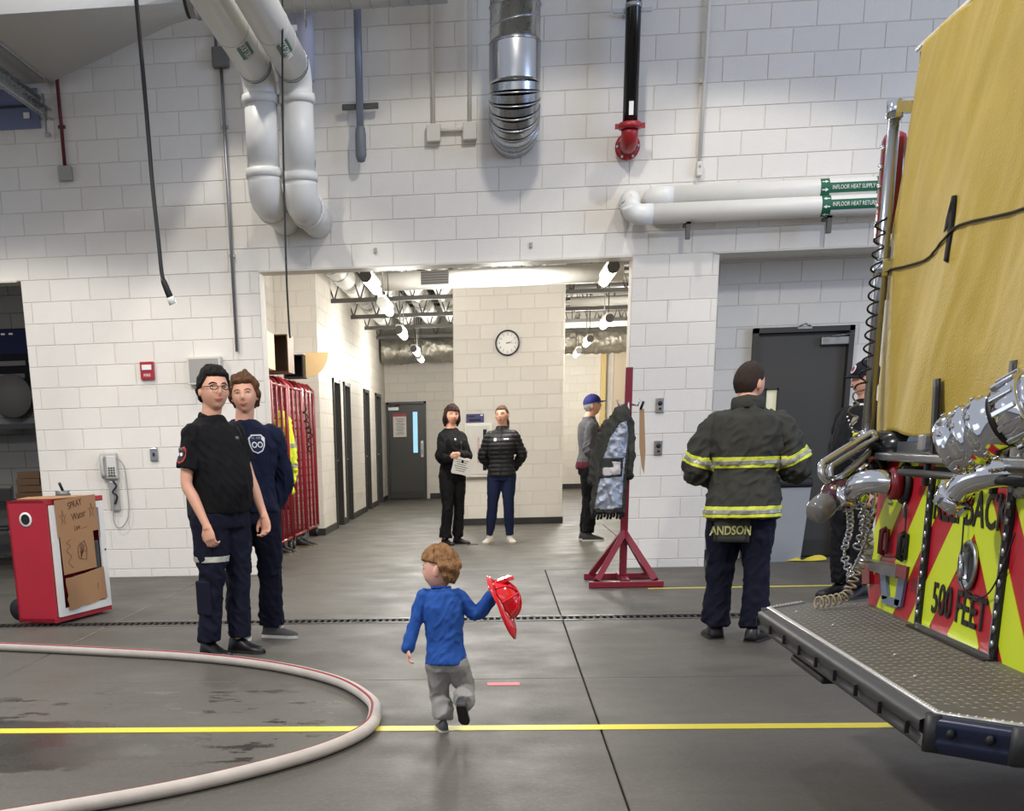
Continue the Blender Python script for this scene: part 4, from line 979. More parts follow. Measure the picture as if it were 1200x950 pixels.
def top(P_, name, m, hem, ease=.012, sleeve=1., sr=(1.25, 1.2, 1.15), neck=.0, amp=.004, voxel=None, seed=0, belly=0., collar_h=0., flare=0., chest=0., sc=(9, 9, 3), neck_r=.044, back=0.):
    """shirt / coat; sleeve 1 = to the wrist, .5 = elbow, 0.3 = short sleeve"""
    S_, bw = P_['H'], P_['bw']; e = ease*S_; pel, wai, che, nk, yw = P_['pel'], P_['wai'], P_['che'], P_['nk'], P_['yw']
    b = B(); hz = hem*S_
    low = pel.lerp(wai, 0) if hz >= pel.z else pel
    rings = []
    if hz < pel.z: rings.append((Vector((pel.x, pel.y, hz)), .089*S_*bw+e+flare*S_, .068*S_*bw+e+flare*S_, yw[0])); rings.append((pel, .089*S_*bw+e+flare*S_*.5, .067*S_*bw+e+flare*.5*S_+belly*.4*S_, yw[0]))
    else:
        f = (hz-pel.z)/max(1e-6, wai.z-pel.z); rings.append((pel.lerp(wai, f), .086*S_*bw+e+flare*S_, .066*S_*bw+e+flare*S_+belly*.5*S_, yw[0]))
    rings += [(wai+V(0, -belly*.5*S_, 0), .078*S_*bw+e+belly*.4*S_, .060*S_*bw+e+belly*.6*S_, yw[1]), (che+V(0, -chest*.3*S_, 0), .094*S_*bw+e, .067*S_*bw+e+chest*S_, yw[2]), (nk-V(0, 0, .034*S_), .088*S_*bw+e*.8, .055*S_*bw+e*.7, yw[3]), (nk-V(0, 0, .014*S_), .066*S_*bw+e*.3, .046*S_+e*.5, yw[4]), (nk+V(0, 0, .004*S_), neck_r*S_, neck_r*S_, yw[4])]
    loft(b, rings)
    if collar_h: b.tube([nk-V(0, 0, .01*S_), nk+V(0, .002*S_, collar_h*S_)], [neck_r*1.05*S_, neck_r*.95*S_], 18)
    zones = []
    for a in P_['arms']:
        sh, el, wr = a; r0, r1, r2 = .0275*S_*sr[0], .027*S_*sr[1], .018*S_*sr[2]*1.15
        inner = sh.lerp(nk, .4)-V(0, 0, .018*S_)
        if sleeve >= .99: limb(b, [inner, sh, sh.lerp(el, .5), el, el.lerp(wr, .5), wr], [r0, r0, (r0+r1)/2, r1, (r1+r2)/2, r2], 14, 4); zones += [(el, .07*S_, 1.6), (wr, .05*S_, 1.)]
        else:
            f = sleeve/.5; e1 = sh.lerp(el, min(f, 1)); 
            if sleeve <= .5: b.tube([inner, sh, sh.lerp(e1, .5), e1], [r0, r0*1.02, (r0+r1)/2*1.05, r1*1.15], 16)
            else: e2 = el.lerp(wr, (sleeve-.5)/.5); limb(b, [inner, sh, el, e2], [r0, r0, r1, r1*.95], 14, 4)
            b.ell(sh, r0*1.02, 14, 8)
        zones.append((sh-V(0, 0, .05*S_), .06*S_, 1.0))
    return fuse(b, voxel or .0075*S_/1.75, name, m, P_['root'], 3, folds(amp*S_/1.75, sc, seed, zones=zones+[(wai, .12*S_, .8)]))
def trousers(P_, m, waist=None, ease=.009, cuff=1.6, amp=.005, seed=0, upto=.96, name='trousers', knee=1., seat=0., thigh=1.):
    S_, bw = P_['H'], P_['bw']; e = ease*S_; pel, wai, yw = P_['pel'], P_['wai'], P_['yw']
    b = B(); wz = pel.lerp(wai, waist if waist is not None else .55)
    loft(b, [(pel-V(0, 0, .06*S_), .082*S_*bw+e, .062*S_*bw+e, yw[0]), (pel+V(0, seat*S_*.4, -.005*S_), .090*S_*bw+e, .068*S_*bw+e+seat*S_*.5, yw[0]), (wz, .080*S_*bw+e, .061*S_*bw+e, yw[1])])
    zones = []
    for hp, kn, an in P_['legs']:
        end = kn.lerp(an, upto); r0, r1, r2 = .054*S_*bw*thigh+e, .034*S_*knee+e*1.2, .021*S_*cuff
        limb(b, [hp, hp.lerp(kn, .45), kn, kn.lerp(an, .4)], [r0, r0*.9, r1, r1*.97], 16, 4)
        b.tube([kn.lerp(an, .3), kn.lerp(an, .65), end], [r1*.97, (r1*.6+r2*.4), r2], 18)
        zones += [(kn, .08*S_, 1.3), (end, .09*S_, 1.6)]
    return fuse(b, .0085*S_/1.75, name, m, P_['root'], 3, folds(amp*S_/1.75, (8, 8, 5), seed+5, zones=zones))
def band(src, m, name, parent, planes, keep, off=.004):
    """strip of src's surface between two planes, lifted off a little; planes = [(co, normal), (co, normal)] both keep the positive side"""
    bm = bmesh.new(); bm.from_mesh(src.data)
    for co, no in planes:
        bmesh.ops.bisect_plane(bm, geom=bm.verts[:]+bm.edges[:]+bm.faces[:], plane_co=co, plane_no=no, clear_inner=True)
    dead = [f for f in bm.faces if not keep(f.calc_center_median(), f.normal)]; bmesh.ops.delete(bm, geom=dead, context='FACES')
    bm.normal_update(); vn = [v_.normal.copy() for v_ in bm.verts]
    for v_, n_ in zip(bm.verts, vn): v_.co += n_*off
    me = bpy.data.meshes.new(name); bm.to_mesh(me); bm.free(); me.materials.append(m)
    o = bpy.data.objects.new(name, me); C.objects.link(o); o.parent = parent
    s = o.modifiers.new('s', 'SOLIDIFY'); s.thickness = off; s.offset = -1
    return o
def patch(src, M_, poly, m, name, parent, depth=.08, off=.003):
    """flat emblem shape projected onto cloth: poly in local xy of M_, cast along -z of M_"""
    from mathutils.bvhtree import BVHTree
    bv = BVHTree.FromPolygons([v_.co for v_ in src.data.vertices], [p.vertices for p in src.data.polygons])
    d = -(M_.to_3x3() @ V(0, 0, 1)).normalized(); vs = []
    c = sum((Vector(p) for p in poly), Vector((0, 0)))/len(poly); pts = [c]; k = len(poly)
    for f in (.5, 1): pts += [c+(Vector(p)-c)*f for p in poly]
    for p in pts:
        o = M_ @ V(p[0], p[1], 0); h = bv.ray_cast(o-d*depth, d, depth*3)
        if not h[0]: h = bv.find_nearest(o+d*depth*.6)
        vs.append((h[0] if h[0] else o)-d*off)
    fs = [(0, 1+i, 1+(i+1) % k) for i in range(k)]+[(1+i, 1+k+i, 1+k+(i+1) % k, 1+(i+1) % k) for i in range(k)]
    return B().add(vs, fs, True).build(name, m, parent)
def text_on(src, M_, body, size, m, parent, name='lettering', sx=1., off=.004, depth=.08, bold=0.):
    from mathutils.bvhtree import BVHTree
    bv = BVHTree.FromPolygons([v_.co for v_ in src.data.vertices], [p.vertices for p in src.data.polygons])
    o = text_mesh(name, body, size, m, parent, M_, .0005, sx=sx, font_off=bold); d = -(M_.to_3x3() @ V(0, 0, 1)).normalized()
    for v_ in o.data.vertices:
        h = bv.ray_cast(v_.co-d*depth, d, depth*3)
        if h[0]: v_.co = h[0]-d*off
    return o
def region(src, M_, poly, m, name, parent, off=.004):
    inv = M_.inverted(); zc = M_.to_3x3() @ V(0, 0, 1)
    def inp(p):
        q = inv @ p; x, y = q.x, q.y; c_ = False; k = len(poly)
        for i in range(k):
            x1, y1 = poly[i]; x2, y2 = poly[(i+1) % k]
            if (y1 > y) != (y2 > y) and x < (x2-x1)*(y-y1)/(y2-y1)+x1: c_ = not c_
        return c_
    return band(src, m, name, parent, [], lambda p, n_: n_.dot(zc) > .05 and inp(p), off)
def circ(r, n=24, cx=0, cy=0, ry=None): return [(cx+r*math.cos(2*PI*i/n), cy+(ry or r)*math.sin(2*PI*i/n)) for i in range(n)]
# default standing skeleton (fractions of the height), person faces -y, +x = person's left
SP = [(0, 0, .52), (0, -.003, .61), (0, 0, .72), (0, .012, .83)]
LEGL = [(.052, 0, .50), (.058, -.008, .285), (.06, .012, .05)]
def mir(j): return [(-p[0], p[1], p[2]) for p in j]
LEGR = mir(LEGL)
def world_local(P0, rz, H, p):
    """world point -> person's normalised local frame"""
    d = Vector(p)-Vector(P0); c, s = math.cos(R(rz)), math.sin(R(rz)); return ((d.x*c+d.y*s)/H, (-d.x*s+d.y*c)/H, d.z/H)
navy = mat('navy_uniform', (17, 20, 37), .8, var=.12, vscale=12, bump=.15, bscale=300)
blackcl = mat('black_cloth', (13, 13, 16), .85, var=.15, vscale=14, bump=.15, bscale=300)
shoe_b = mat('black_leather', (16, 16, 18), .38); sole_b = mat('dark_sole', (34, 32, 30), .6); sole_w = mat('pale_sole', (206, 204, 198), .6)
cloth_white = mat('white_print', (224, 224, 220), .6)

# ------------------------------------------------ man with glasses (black polo)
loc = (-1.77, 8.32, 0); H = 1.775; rz = 58
P1 = person('man with dark hair and glasses in black polo and navy trousers, facing right', loc, rz, H, SP,
    [[(.052, 0, .50), (.062, -.02, .285), (.064, .0, .05)], [(-.052, 0, .50), (-.058, .0, .285), (-.06, .03, .05)]],
    [[(.112, .0, .795), (.135, -.03, .635), (.12, -.105, .50), (-.05, -.25, -1), (-1, 0, 0), 42], [(-.112, .005, .795), (-.140, .015, .62), (-.125, -.055, .475), (.05, -.22, -1), (.9, .2, 0), 48]],
    look=(-26, -3, 2), bw=1.18, fat=.7, head_off=(0, -.01, 0), hh=.135)
r = P1['root']
polo = top(P1, 'polo_shirt', blackcl, .515, .010, .36, (1.34, 1.42, 1), amp=.006, belly=.03, collar_h=.006, seed=1)
bc = P1['nk']
tr = trousers(P1, navy, .1, .008, 2.0, amp=.006, seed=2, seat=.01)
b = B(); b.tube([P1['nk']+V(.035, -.06, -.022)+V(0, 0, 0), P1['nk']+V(.075, -.01, .005), P1['nk']+V(.05, .055, .02), P1['nk']+V(-.05, .055, .02), P1['nk']+V(-.075, -.01, .005), P1['nk']+V(-.035, -.06, -.022)], .016, 8, flat=(1.6, .5)); b.build('collar', blackcl, polo)
hairmask = lambda zf, zs, zb: (lambda d, p: 1.0 if p.z > (zf if p.y < -.22 else (zs+(zf-zs)*max(0, min(1, (-p.y-.0)/.22)) if p.y < 0 else zs+(zb-zs)*min(1, p.y/.2))) else 0)
def smask(zf, zs, zb, w_=.05):
    def f(d, p):
        if p.y < -.2: z = zf
        elif p.y < .02: z = zf+(zs-zf)*((p.y+.2)/.22)**.5
        else: z = zs+(zb-zs)*min(1, (p.y-.02)/.15)
        return (p.z-z)/w_+.5
    return f
hair_part('hair', P1['Hm'], P1['hh'], P1['fn'], hairmat('black_hair', (22, 18, 17)), r, smask(.275, -.02, -.28), .066, .04, 12, 1, strand=.045)
face_parts(r, P1['Hm'], P1['hh'], P1['fn'], hairmat('black_hair', (22, 18, 17)), brow_w=.016)
def glasses(P_, m):
    Hm, hh = P_['Hm'], P_['hh']; g = B()
    for s in (-1, 1):
        pts = [Hm @ (V(s*.15+.092*math.cos(a), -.455+.05*abs(math.cos(a))**2*(1 if s*math.cos(a) > 0 else 0), .012+.055*math.sin(a))*hh) for a in [2*PI*i/16 for i in range(16)]]
        g.tube(pts, .011*hh, 6, closed=True)
        g.tube([Hm @ (V(s*.235, -.405, .03)*hh), Hm @ (V(s*.36, -.2, .035)*hh), Hm @ (V(s*.375, .05, .02)*hh)], .009*hh, 6)
    g.tube([Hm @ (V(-.065, -.47, .03)*hh), Hm @ (V(0, -.49, .035)*hh), Hm @ (V(.065, -.47, .03)*hh)], .008*hh, 6)
    return g.build('glasses', m, P_['root'])
glasses(P1, M_blackgl)
for (hp, kn, an), yw_ in zip(P1['legs'], (8, -6)): shoe(r, an, yw_, .27, shoe_b, sole_b)
# shoulder patch (on his right sleeve) and reflective knee band
sh, el, wr = P1['arms'][1]; c = sh.lerp(el, .42)
Mp = frame(c+V(-.12, -.0, 0), V(.25, -1, 0).normalized(), (0, 0, 1)); 
def crest(w_, h_): return [(-.5*w_, .32*h_), (-.3*w_, .5*h_), (.3*w_, .5*h_), (.5*w_, .32*h_), (.46*w_, -.1*h_), (.3*w_, -.38*h_), (0, -.5*h_), (-.3*w_, -.38*h_), (-.46*w_, -.1*h_)]
pt = patch(polo, Mp, crest(.10, .10), mat('patch_red', (176, 60, 52), .6), 'shoulder_patch', r)
patch(polo, Mp, crest(.078, .078), mat('patch_dark', (40, 30, 40), .6), 'patch_field', pt, off=.0045)
for s in (-1, 1): patch(polo, Mp @ T((s*.014, .004, 0)), circ(.011), cloth_white, 'patch_emblem', pt, off=.006)
text_on(polo, Mp @ T((0, .036, 0)), 'FIRE', .018, cloth_white, pt, 'patch_lettering', off=.0065)
Ml = frame(P1['che']+V(.07, -.16, .08), (1, .12, 0), (0, 0, 1)); text_on(polo, Ml, 'EMS', .022, cloth_white, r, 'chest_lettering', off=.005)
for i, (hp, kn, an) in enumerate(P1['legs'][1:]):
    band(tr, mat('reflective_grey', (178, 178, 168), .35), 'reflective_band', r, [(kn+V(0, 0, .105), V(0, 0, 1)), (kn+V(0, 0, .14), V(0, 0, -1))], lambda p, n_, k=kn: abs(p.x-k.x) < .095)
b = B(); 
for s in (-1,): b.box((0, 0, 0), (.03, .12, .22), T((P1['legs'][1][1].x-.075, P1['legs'][1][1].y+.01, P1['legs'][1][1].z+.0-.12)), bev=.012)
b.build('cargo_pocket', navy, r)
b = B(); b.box((0, 0, 0), (.035, .06, .14), T(tuple(P1['pel']+V(-.185, .06, .04))), bev=.01); b.build('radio_holster', shoe_b, r)
b = B(); b.tube([P1['pel']+V(-.19, .08, .10), P1['pel']+V(-.195, .09, .2)], .006, 6); b.build('radio_antenna', mat('radio_red', (150, 34, 44), .4), r)

# ------------------------------------------------ young man in navy sweatshirt
loc = (-1.66, 8.80, 0); H = 1.76; rz = 22
fl_ = world_local(loc, rz, H, oZ(330, 747)+V(-.06, .02, 0)); fr_ = world_local(loc, rz, H, oZ(279, 748)+V(0, .03, 0))
P2 = person('young man with wavy brown hair in navy crest sweatshirt, behind the man with glasses', loc, rz, H, SP,
    [[(.052, 0, .50), ((.055+fl_[0])*.5+.004, fl_[1]*.5-.012, .285), (fl_[0], fl_[1]+.01, .05)], [(-.052, 0, .50), ((-.055+fr_[0])*.5, fr_[1]*.5-.01, .285), (fr_[0], fr_[1]+.01, .05)]],
    [[(.112, 0, .79), (.145, .03, .625), (.095, .045, .49), (-.6, .2, -1), (0, 1, 0), 30], [(-.112, 0, .79), (-.14, .02, .625), (-.11, .05, .49), (.5, .3, -1), (0, 1, 0), 30]],
    look=(-18, -2, -3), bw=1.0, head_off=(0, -.008, 0), hh=.128)
r = P2['root']
sw = top(P2, 'sweatshirt', mat('navy_sweatshirt', (18, 25, 48), .85, var=.1, vscale=10, bump=.12, bscale=250), .505, .014, 1, (1.35, 1.5, 1.5), amp=.008, seed=11, flare=.0, neck_r=.040)
tr = trousers(P2, navy, .05, .010, 2.2, amp=.006, seed=12)
br = hairmat('brown_hair', (92, 62, 40))
hair_part('hair', P2['Hm'], P2['hh'], P2['fn'], br, r, smask(.27, -.14, -.30), .10, .06, 7, 5, strand=.03)
face_parts(r, P2['Hm'], P2['hh'], P2['fn'], br, smile=.012)
grey_sh = mat('grey_canvas', (84, 82, 82), .8)
for (hp, kn, an), yw_ in zip(P2['legs'], (48, 6)): shoe(r, an, yw_, .275, grey_sh, sole_w, sole_w)
Mc = frame(P2['che']+V(.045, -.16, .05), (1, 0, 0), (0, 0, 1))
pt = patch(sw, Mc, crest(.115, .12), cloth_white, 'chest_crest', r); patch(sw, Mc, crest(.098, .104), mat('crest_navy', (30, 38, 70), .7), 'crest_field', pt, off=.0045)
for s in (-1, 1): patch(sw, Mc @ T((s*.02, -.004, 0)), circ(.019), cloth_white, 'crest_emblem', pt, off=.006); patch(sw, Mc @ T((s*.02, -.004, 0)), circ(.012), mat('crest_navy', (30, 38, 70), .7), 'crest_ring', pt, off=.0072)
text_on(sw, Mc @ T((0, .038, 0)), 'FIRE DEPT', .017, cloth_white, pt, 'crest_lettering', off=.006)

# ------------------------------------------------ woman in black with papers
loc = (-.58, 17.1, 0); H = 1.72; rz = 42
P3 = person('dark-haired woman in black with crossed arms and papers, left of the wall cabinet', loc, rz, H, SP, [LEGL, LEGR],
    [[(.100, 0, .79), (.120, -.035, .635), (-.01, -.115, .645), (-1, -.1, .05), (0, 1, 0), 15], [(-.100, 0, .79), (-.125, -.03, .63), (.0, -.115, .600), (1, -.15, .0), (0, 1, 0), 30]],
    look=(-22, 0, 3), bw=1.02, male=False, voxel=.0085, hh=.13)
r = P3['root']
top(P3, 'pullover', blackcl, .47, .010, 1, (1.2, 1.35, 1.35), amp=.006, seed=21, voxel=.010, chest=.012, belly=.012)
trousers(P3, mat('black_trousers', (20, 20, 23), .7, var=.1), .1, .006, 2.0, amp=.005, seed=22)
dk = hairmat('dark_brown_hair', (44, 26, 22))
hair_part('hair', P3['Hm'], P3['hh'], P3['fn'], dk, r, lambda d, p: 1 if (p.z > .20 and p.y < -.15) or (p.y >= -.15 and abs(p.x) > .0 and p.z > -.5 and not (p.y < -.02 and p.z < -.32)) else 0, .085, .03, 12, 9)
b = B()
for s in (-1, 1): limb(b, [P3['Hm'] @ (V(s*.33, -.02, .1)*P3['hh']), P3['Hm'] @ (V(s*.40, .02, -.2)*P3['hh']), P3['Hm'] @ (V(s*.34, .06, -.52)*P3['hh'])], [.10*P3['hh'], .12*P3['hh'], .06*P3['hh']], 10, 4)
limb(b, [P3['Hm'] @ (V(0, .3, 0)*P3['hh']), P3['Hm'] @ (V(0, .32, -.3)*P3['hh']), P3['Hm'] @ (V(0, .22, -.6)*P3['hh'])], [.25*P3['hh'], .28*P3['hh'], .16*P3['hh']], 12, 4)
fuse(b, .008, 'hair_length', dk, r, 2, folds(.004, (30, 30, 4), 3))
face_parts(r, P3['Hm'], P3['hh'], P3['fn'], dk, smile=.02, lip=(186, 90, 88))
for (hp, kn, an), yw_ in zip(P3['legs'], (25, -5)): shoe(r, an, yw_, .24, shoe_b, sole_b)
b = B(); b.tube([P3['nk']+V(.05, -.045, 0), P3['che']+V(.03, -.145, .02), P3['wai']+V(.0, -.16, .08)], .006, 6, flat=(2, .5)); b.build('lanyard', mat('lanyard_grey', (120, 110, 112), .6), r)
b = B(); b.ell(P3['che']+V(-.06, -.135, .06), (.016, .008, .016), 10, 6); b.build('badge', cloth_white, r)
# papers in her hand: a thing of its own
o = thing('paper_sheets', 'white printed sheets held by the dark-haired woman in black', 'papers', tuple(wm(r) @ V(-.03, -.235, .975)), R(rz-20))
b = B()
for k, (a, dz) in enumerate(((0, 0), (3, .0), (-4, 0))): B().box((0, k*.003, 0), (.26, .0015, .20), T((0, 0, 0), ry=R(14+a))).build('sheet', mat('paper_white', (226, 224, 218), .7), o)
b = B()
for k in range(6): b.box((-.02, -.002, .07-k*.026), (.18-(k % 3)*.03, .0012, .007), T((0, 0, 0), ry=R(14)))
b.build('print_lines', mat('print_grey', (90, 90, 90), .7), o)

# ------------------------------------------------ woman in puffer jacket
loc = (.05, 17.2, 0); H = 1.70; rz = -6
P4 = person('woman in black puffer jacket, blue jeans and white sneakers, right of the wall cabinet', loc, rz, H, SP,
    [[(.052, 0, .50), (.052, -.01, .285), (.065, .012, .05)], [(-.052, 0, .50), (-.066, -.012, .285), (-.092, -.01, .05)]],
    [[(.100, 0, .79), (.145, .035, .64), (.085, .085, .545), (-1, .2, -.4), (0, 1, 0), 30], [(-.100, 0, .79), (-.145, .035, .64), (-.085, .085, .545), (1, .2, -.4), (0, 1, 0), 30]],
    look=(-12, -4, -4), bw=.98, male=False, voxel=.0085, hh=.13)
r = P4['root']; S_ = P4['H']
pf = mat('black_puffer_shell', (17, 17, 20), .62, var=.1)
def quilt(co, n_): return .011*abs(math.sin(co.z*PI/.052+.8*abs(co.x)/.1*0))**.6-.004+.003*noise.noise(co*14)
b = B()
jk = top(P4, 'puffer_jacket', pf, .49, .014, 1, (1.35, 1.5, 1.4), amp=.002, seed=31, voxel=.009, collar_h=.02, chest=.012)
for v_ in jk.data.vertices: v_.co += v_.normal*quilt(v_.co, 0)
b = B(); pts = [P4['nk']+V(0, -.075, .02), P4['che']+V(0, -.175, 0), P4['wai']+V(0, -.15, 0), P4['pel']+V(0, -.15, -.02)]; b.tube(curve(pts, 4), .005, 6); b.build('zip', mat('zip_dark', (60, 60, 64), .3, .8), jk)
Ml = frame(P4['che']+V(.075, -.19, .065), (1, .1, 0), (0, 0, 1)); patch(jk, Ml, [(-.03, -.008), (.03, -.008), (.03, .008), (-.03, .008)], cloth_white, 'chest_print', jk, off=.012)
patch(jk, frame(P4['che']+V(-.07, -.19, .06), (1, 0, 0), (0, 0, 1)), circ(.02, 10), cloth_white, 'name_badge', jk, off=.012)
trousers(P4, mat('dark_blue_denim', (28, 38, 68), .8, var=.12, vscale=16, bump=.2, bscale=300), .1, .006, 1.25, amp=.003, seed=32, knee=1.0)
ch = hairmat('light_brown_hair', (78, 52, 38))
hair_part('hair', P4['Hm'], P4['hh'], P4['fn'], ch, r, smask(.27, .05, -.3), .035, .01, 18, 3, strand=.008)
b = B(); limb(b, [P4['Hm'] @ (V(.05, .42, -.05)*P4['hh']), P4['Hm'] @ (V(.18, .42, -.3)*P4['hh']), P4['Hm'] @ (V(.26, .30, -.62)*P4['hh'])], [.11*P4['hh'], .10*P4['hh'], .05*P4['hh']], 10, 4); fuse(b, .007, 'ponytail', ch, r, 2)
face_parts(r, P4['Hm'], P4['hh'], P4['fn'], ch, lip=(180, 84, 84), mouth_w=.09)
b = B(); b.box((0, 0, 0), (.05, .02, .07), T(tuple(P4['nk']+V(0, -.062, -.028)), rx=R(-20)), bev=.006); b.build('pink_shirt_front', mat('pink_cotton', (206, 150, 156), .8), r)
wsh = mat('white_sneaker', (226, 224, 216), .55)
for (hp, kn, an), yw_ in zip(P4['legs'], (22, -16)): shoe(r, an, yw_, .25, wsh, mat('beige_sole', (196, 184, 160), .6), sole_w)

# ------------------------------------------------ man with blue cap in profile
loc = (1.17, 17.35, 0); H = 1.80; rz = 88
P5 = person('grey-haired man in blue cap and grey and maroon jacket, in profile behind the coat stand', loc, rz, H, SP, [[(.052, 0, .50), (.056, .0, .285), (.06, .02, .05)], [(-.052, 0, .50), (-.056, -.01, .285), (-.06, -.0, .05)]],
    [[(.112, 0, .79), (.14, -.01, .63), (.09, -.11, .56), (-.4, -1, 0), (0, 0, -1), 30], [(-.112, 0, .79), (-.14, .01, .62), (-.10, -.10, .535), (.5, -1, .1), (.6, 0, -1), 30]],
    look=(0, -10, 0), bw=1.08, hh=.128, voxel=.0085, head_off=(0, -.012, 0))
r = P5['root']
jm = mat('jacket_grey', (86, 86, 90), .8, var=.08, vscale=20, bump=.2, bscale=250)
jk = top(P5, 'jacket', jm, .50, .012, 1, (1.3, 1.45, 1.4), amp=.006, seed=41, voxel=.010, collar_h=.02, belly=.02)
band(jk, mat('jacket_maroon', (86, 28, 44), .8), 'maroon_panel', jk, [(P5['wai']+V(0, 0, -.17), V(0, 0, 1)), (P5['che']+V(0, 0, .07), V(0, 0, -1))], lambda p, n_: abs(p.x) < .165 and p.y < .03, .003)
band(jk, mat('jacket_maroon', (86, 28, 44), .8), 'maroon_hem', jk, [(P5['pel']+V(0, 0, -.04), V(0, 0, 1)), (P5['pel']+V(0, 0, .05), V(0, 0, -1))], lambda p, n_: abs(p.x) < .2, .003)
trousers(P5, blackcl, .1, .008, 1.9, amp=.005, seed=42)
def cap(P_, m, brim_m, lift=.0, tilt=0, badge=None):
    Hm, hh, fn = P_['Hm'] @ rot('X', tilt), P_['hh'], P_['fn']; vs = []; fs = []; n, mm = 40, 16
    for i in range(mm+1):
        a = PI*.5*i/mm*1.06
        for j in range(n):
            ph = 2*PI*j/n; d = Vector((math.sin(a)*math.cos(ph), math.sin(a)*math.sin(ph), math.cos(a))); k = max(0, math.sin(a)); q = V(d.x*.385, d.y*.465+.005, max(d.z, -.2)*.42+.155)
            vs.append(Hm @ (q*hh))
    for i in range(mm):
        for j in range(n): fs.append((i*n+j, (i+1)*n+j, (i+1)*n+(j+1) % n, i*n+(j+1) % n))
    cr = B().add(vs, fs, True).build('cap', m, P_['root'])
    def bf(u, v_):
        a = PI*(1.18+.64*u); rr = .46+.27*v_*math.sin(PI*u)**.6; return Hm @ (V(.385*math.cos(a)*(1+.1*v_), math.sin(a)*rr*1.0, .16-.05*v_-.05*abs(math.cos(a))*1.0)*hh)
    b = B(); b.grid(bf, 20, 8); o = b.build('cap_brim', brim_m, cr); s = o.modifiers.new('s', 'SOLIDIFY'); s.thickness = .018*hh
    B().ell((0, 0, 0), .02*hh, 8, 6, Matrix.Translation(Hm @ (V(0, .005, .578)*hh))).build('cap_button', m, cr)
    if badge:
        q = Hm.to_3x3(); M_ = frame(Hm @ (V(0, -.455, .33)*hh), q @ V(1, 0, 0), q @ V(0, .25, 1))
        patch(cr, M_, circ(.13*hh), badge, 'cap_emblem', cr, .04, .003); patch(cr, M_, circ(.085*hh), mat('emblem_dark_red', (140, 60, 70), .6), 'emblem_centre', cr, .04, .004)
    return cr
bc_ = mat('blue_cap', (40, 44, 104), .75)
gh = hairmat('grey_hair', (150, 146, 140))
hair_part('hair', P5['Hm'], P5['hh'], P5['fn'], gh, r, smask(.3, -.08, -.30), .03, .01, 14, 4)
cap(P5, bc_, bc_); face_parts(r, P5['Hm'], P5['hh'], P5['fn'], gh)
for (hp, kn, an), yw_ in zip(P5['legs'], (4, -4)): shoe(r, an, yw_, .28, mat('dark_grey_shoe', (52, 52, 54), .6), sole_w)

# ------------------------------------------------ firefighter in turnout coat, from behind
loc = (1.55, 8.62, 0); H = 1.74; rz = 168
fl_ = world_local(loc, rz, H, oZ(838, 748)+V(0, .03, 0)); fr_ = world_local(loc, rz, H, oZ(885, 752)+V(0, .03, 0))
turn = mat('turnout_black', (60, 60, 55), .85, var=.18, vscale=9, bump=.3, bscale=200)
P6 = person('firefighter seen from behind in black turnout coat with yellow and silver reflective stripes', loc, rz, H, SP,
    [[(.052, 0, .50), ((.052+fl_[0])/2, fl_[1]/2+.004, .285), (fl_[0], fl_[1], .05)], [(-.052, 0, .50), ((-.052+fr_[0])/2, fr_[1]/2+.004, .285), (fr_[0], fr_[1], .05)]],
    [[(.125, .0, .78), (.165, -.015, .63), (.11, -.11, .60), (-.6, -.8, .1), (0, 0, -1), 40], [(-.125, 0, .78), (-.175, -.02, .635), (-.15, -.125, .66), (.3, -1, .25), (.8, 0, -.4), 40]],
    look=(-38, 4, 0), bw=1.12, hh=.134, head_off=(0, -.012, -.01), fat=.3)
r = P6['root']; S_ = P6['H']
coat = top(P6, 'turnout_coat', turn, .455, .024, 1, (1.75, 2.1, 2.3), amp=.012, seed=61, collar_h=.035, flare=.016, sc=(7, 7, 4.5), neck_r=.050)
yel = mat('lime_yellow_trim', (204, 212, 60), .5); sil = mat('silver_reflective', (150, 150, 140), .35, .2)
def dist_seg(p, a, c):
    d = c-a; t_ = max(0, min(1, (p-a).dot(d)/d.length_squared)); return (p-a-d*t_).length
def is_arm(p): return any(min(dist_seg(p, a[0]+(a[1]-a[0])*.25, a[1]), dist_seg(p, a[1], a[2])) < .105 and abs(p.x) > .185 for a in P6['arms'])
def tri_band(co, no, wd, keep, z):
    no = Vector(no).normalized()
    for nm, a, c_, m, of in (('yellow_stripe', -wd/2, wd/2, yel, .004), ('silver_stripe', -wd*.2, wd*.2, sil, .0065)):
        band(coat, m, nm, coat, [(co+no*a, no), (co+no*c_, -no)], keep, of)
tri_band(V(0, 0, .648*S_), (0, 0, 1), .066, lambda p, n_: not is_arm(p) and abs(p.x) < .25, 0)
tri_band(V(0, 0, .478*S_), (0, 0, 1), .066, lambda p, n_: True, 0)
for a in P6['arms']:
    dirv = (a[1]-a[0]).normalized(); tri_band(a[0].lerp(a[1], .80), dirv, .06, lambda p, n_, a=a: dist_seg(p, a[0], a[1]) < .14 and abs(p.x) > .165, 0)
    b = B(); 
tr = trousers(P6, navy, .1, .012, 2.5, amp=.006, seed=62, seat=.012)
b = B(); nkp = P6['nk']; b.tube([nkp+V(.0, -.085, -.0), nkp+V(.088, -.04, .012), nkp+V(.092, .03, .03), nkp+V(0, .085, .045), nkp+V(-.092, .03, .03), nkp+V(-.088, -.04, .012)], .024, 8, closed=True, flat=(1.7, .55), start=(0, 0, 1)); b.build('collar', turn, coat)
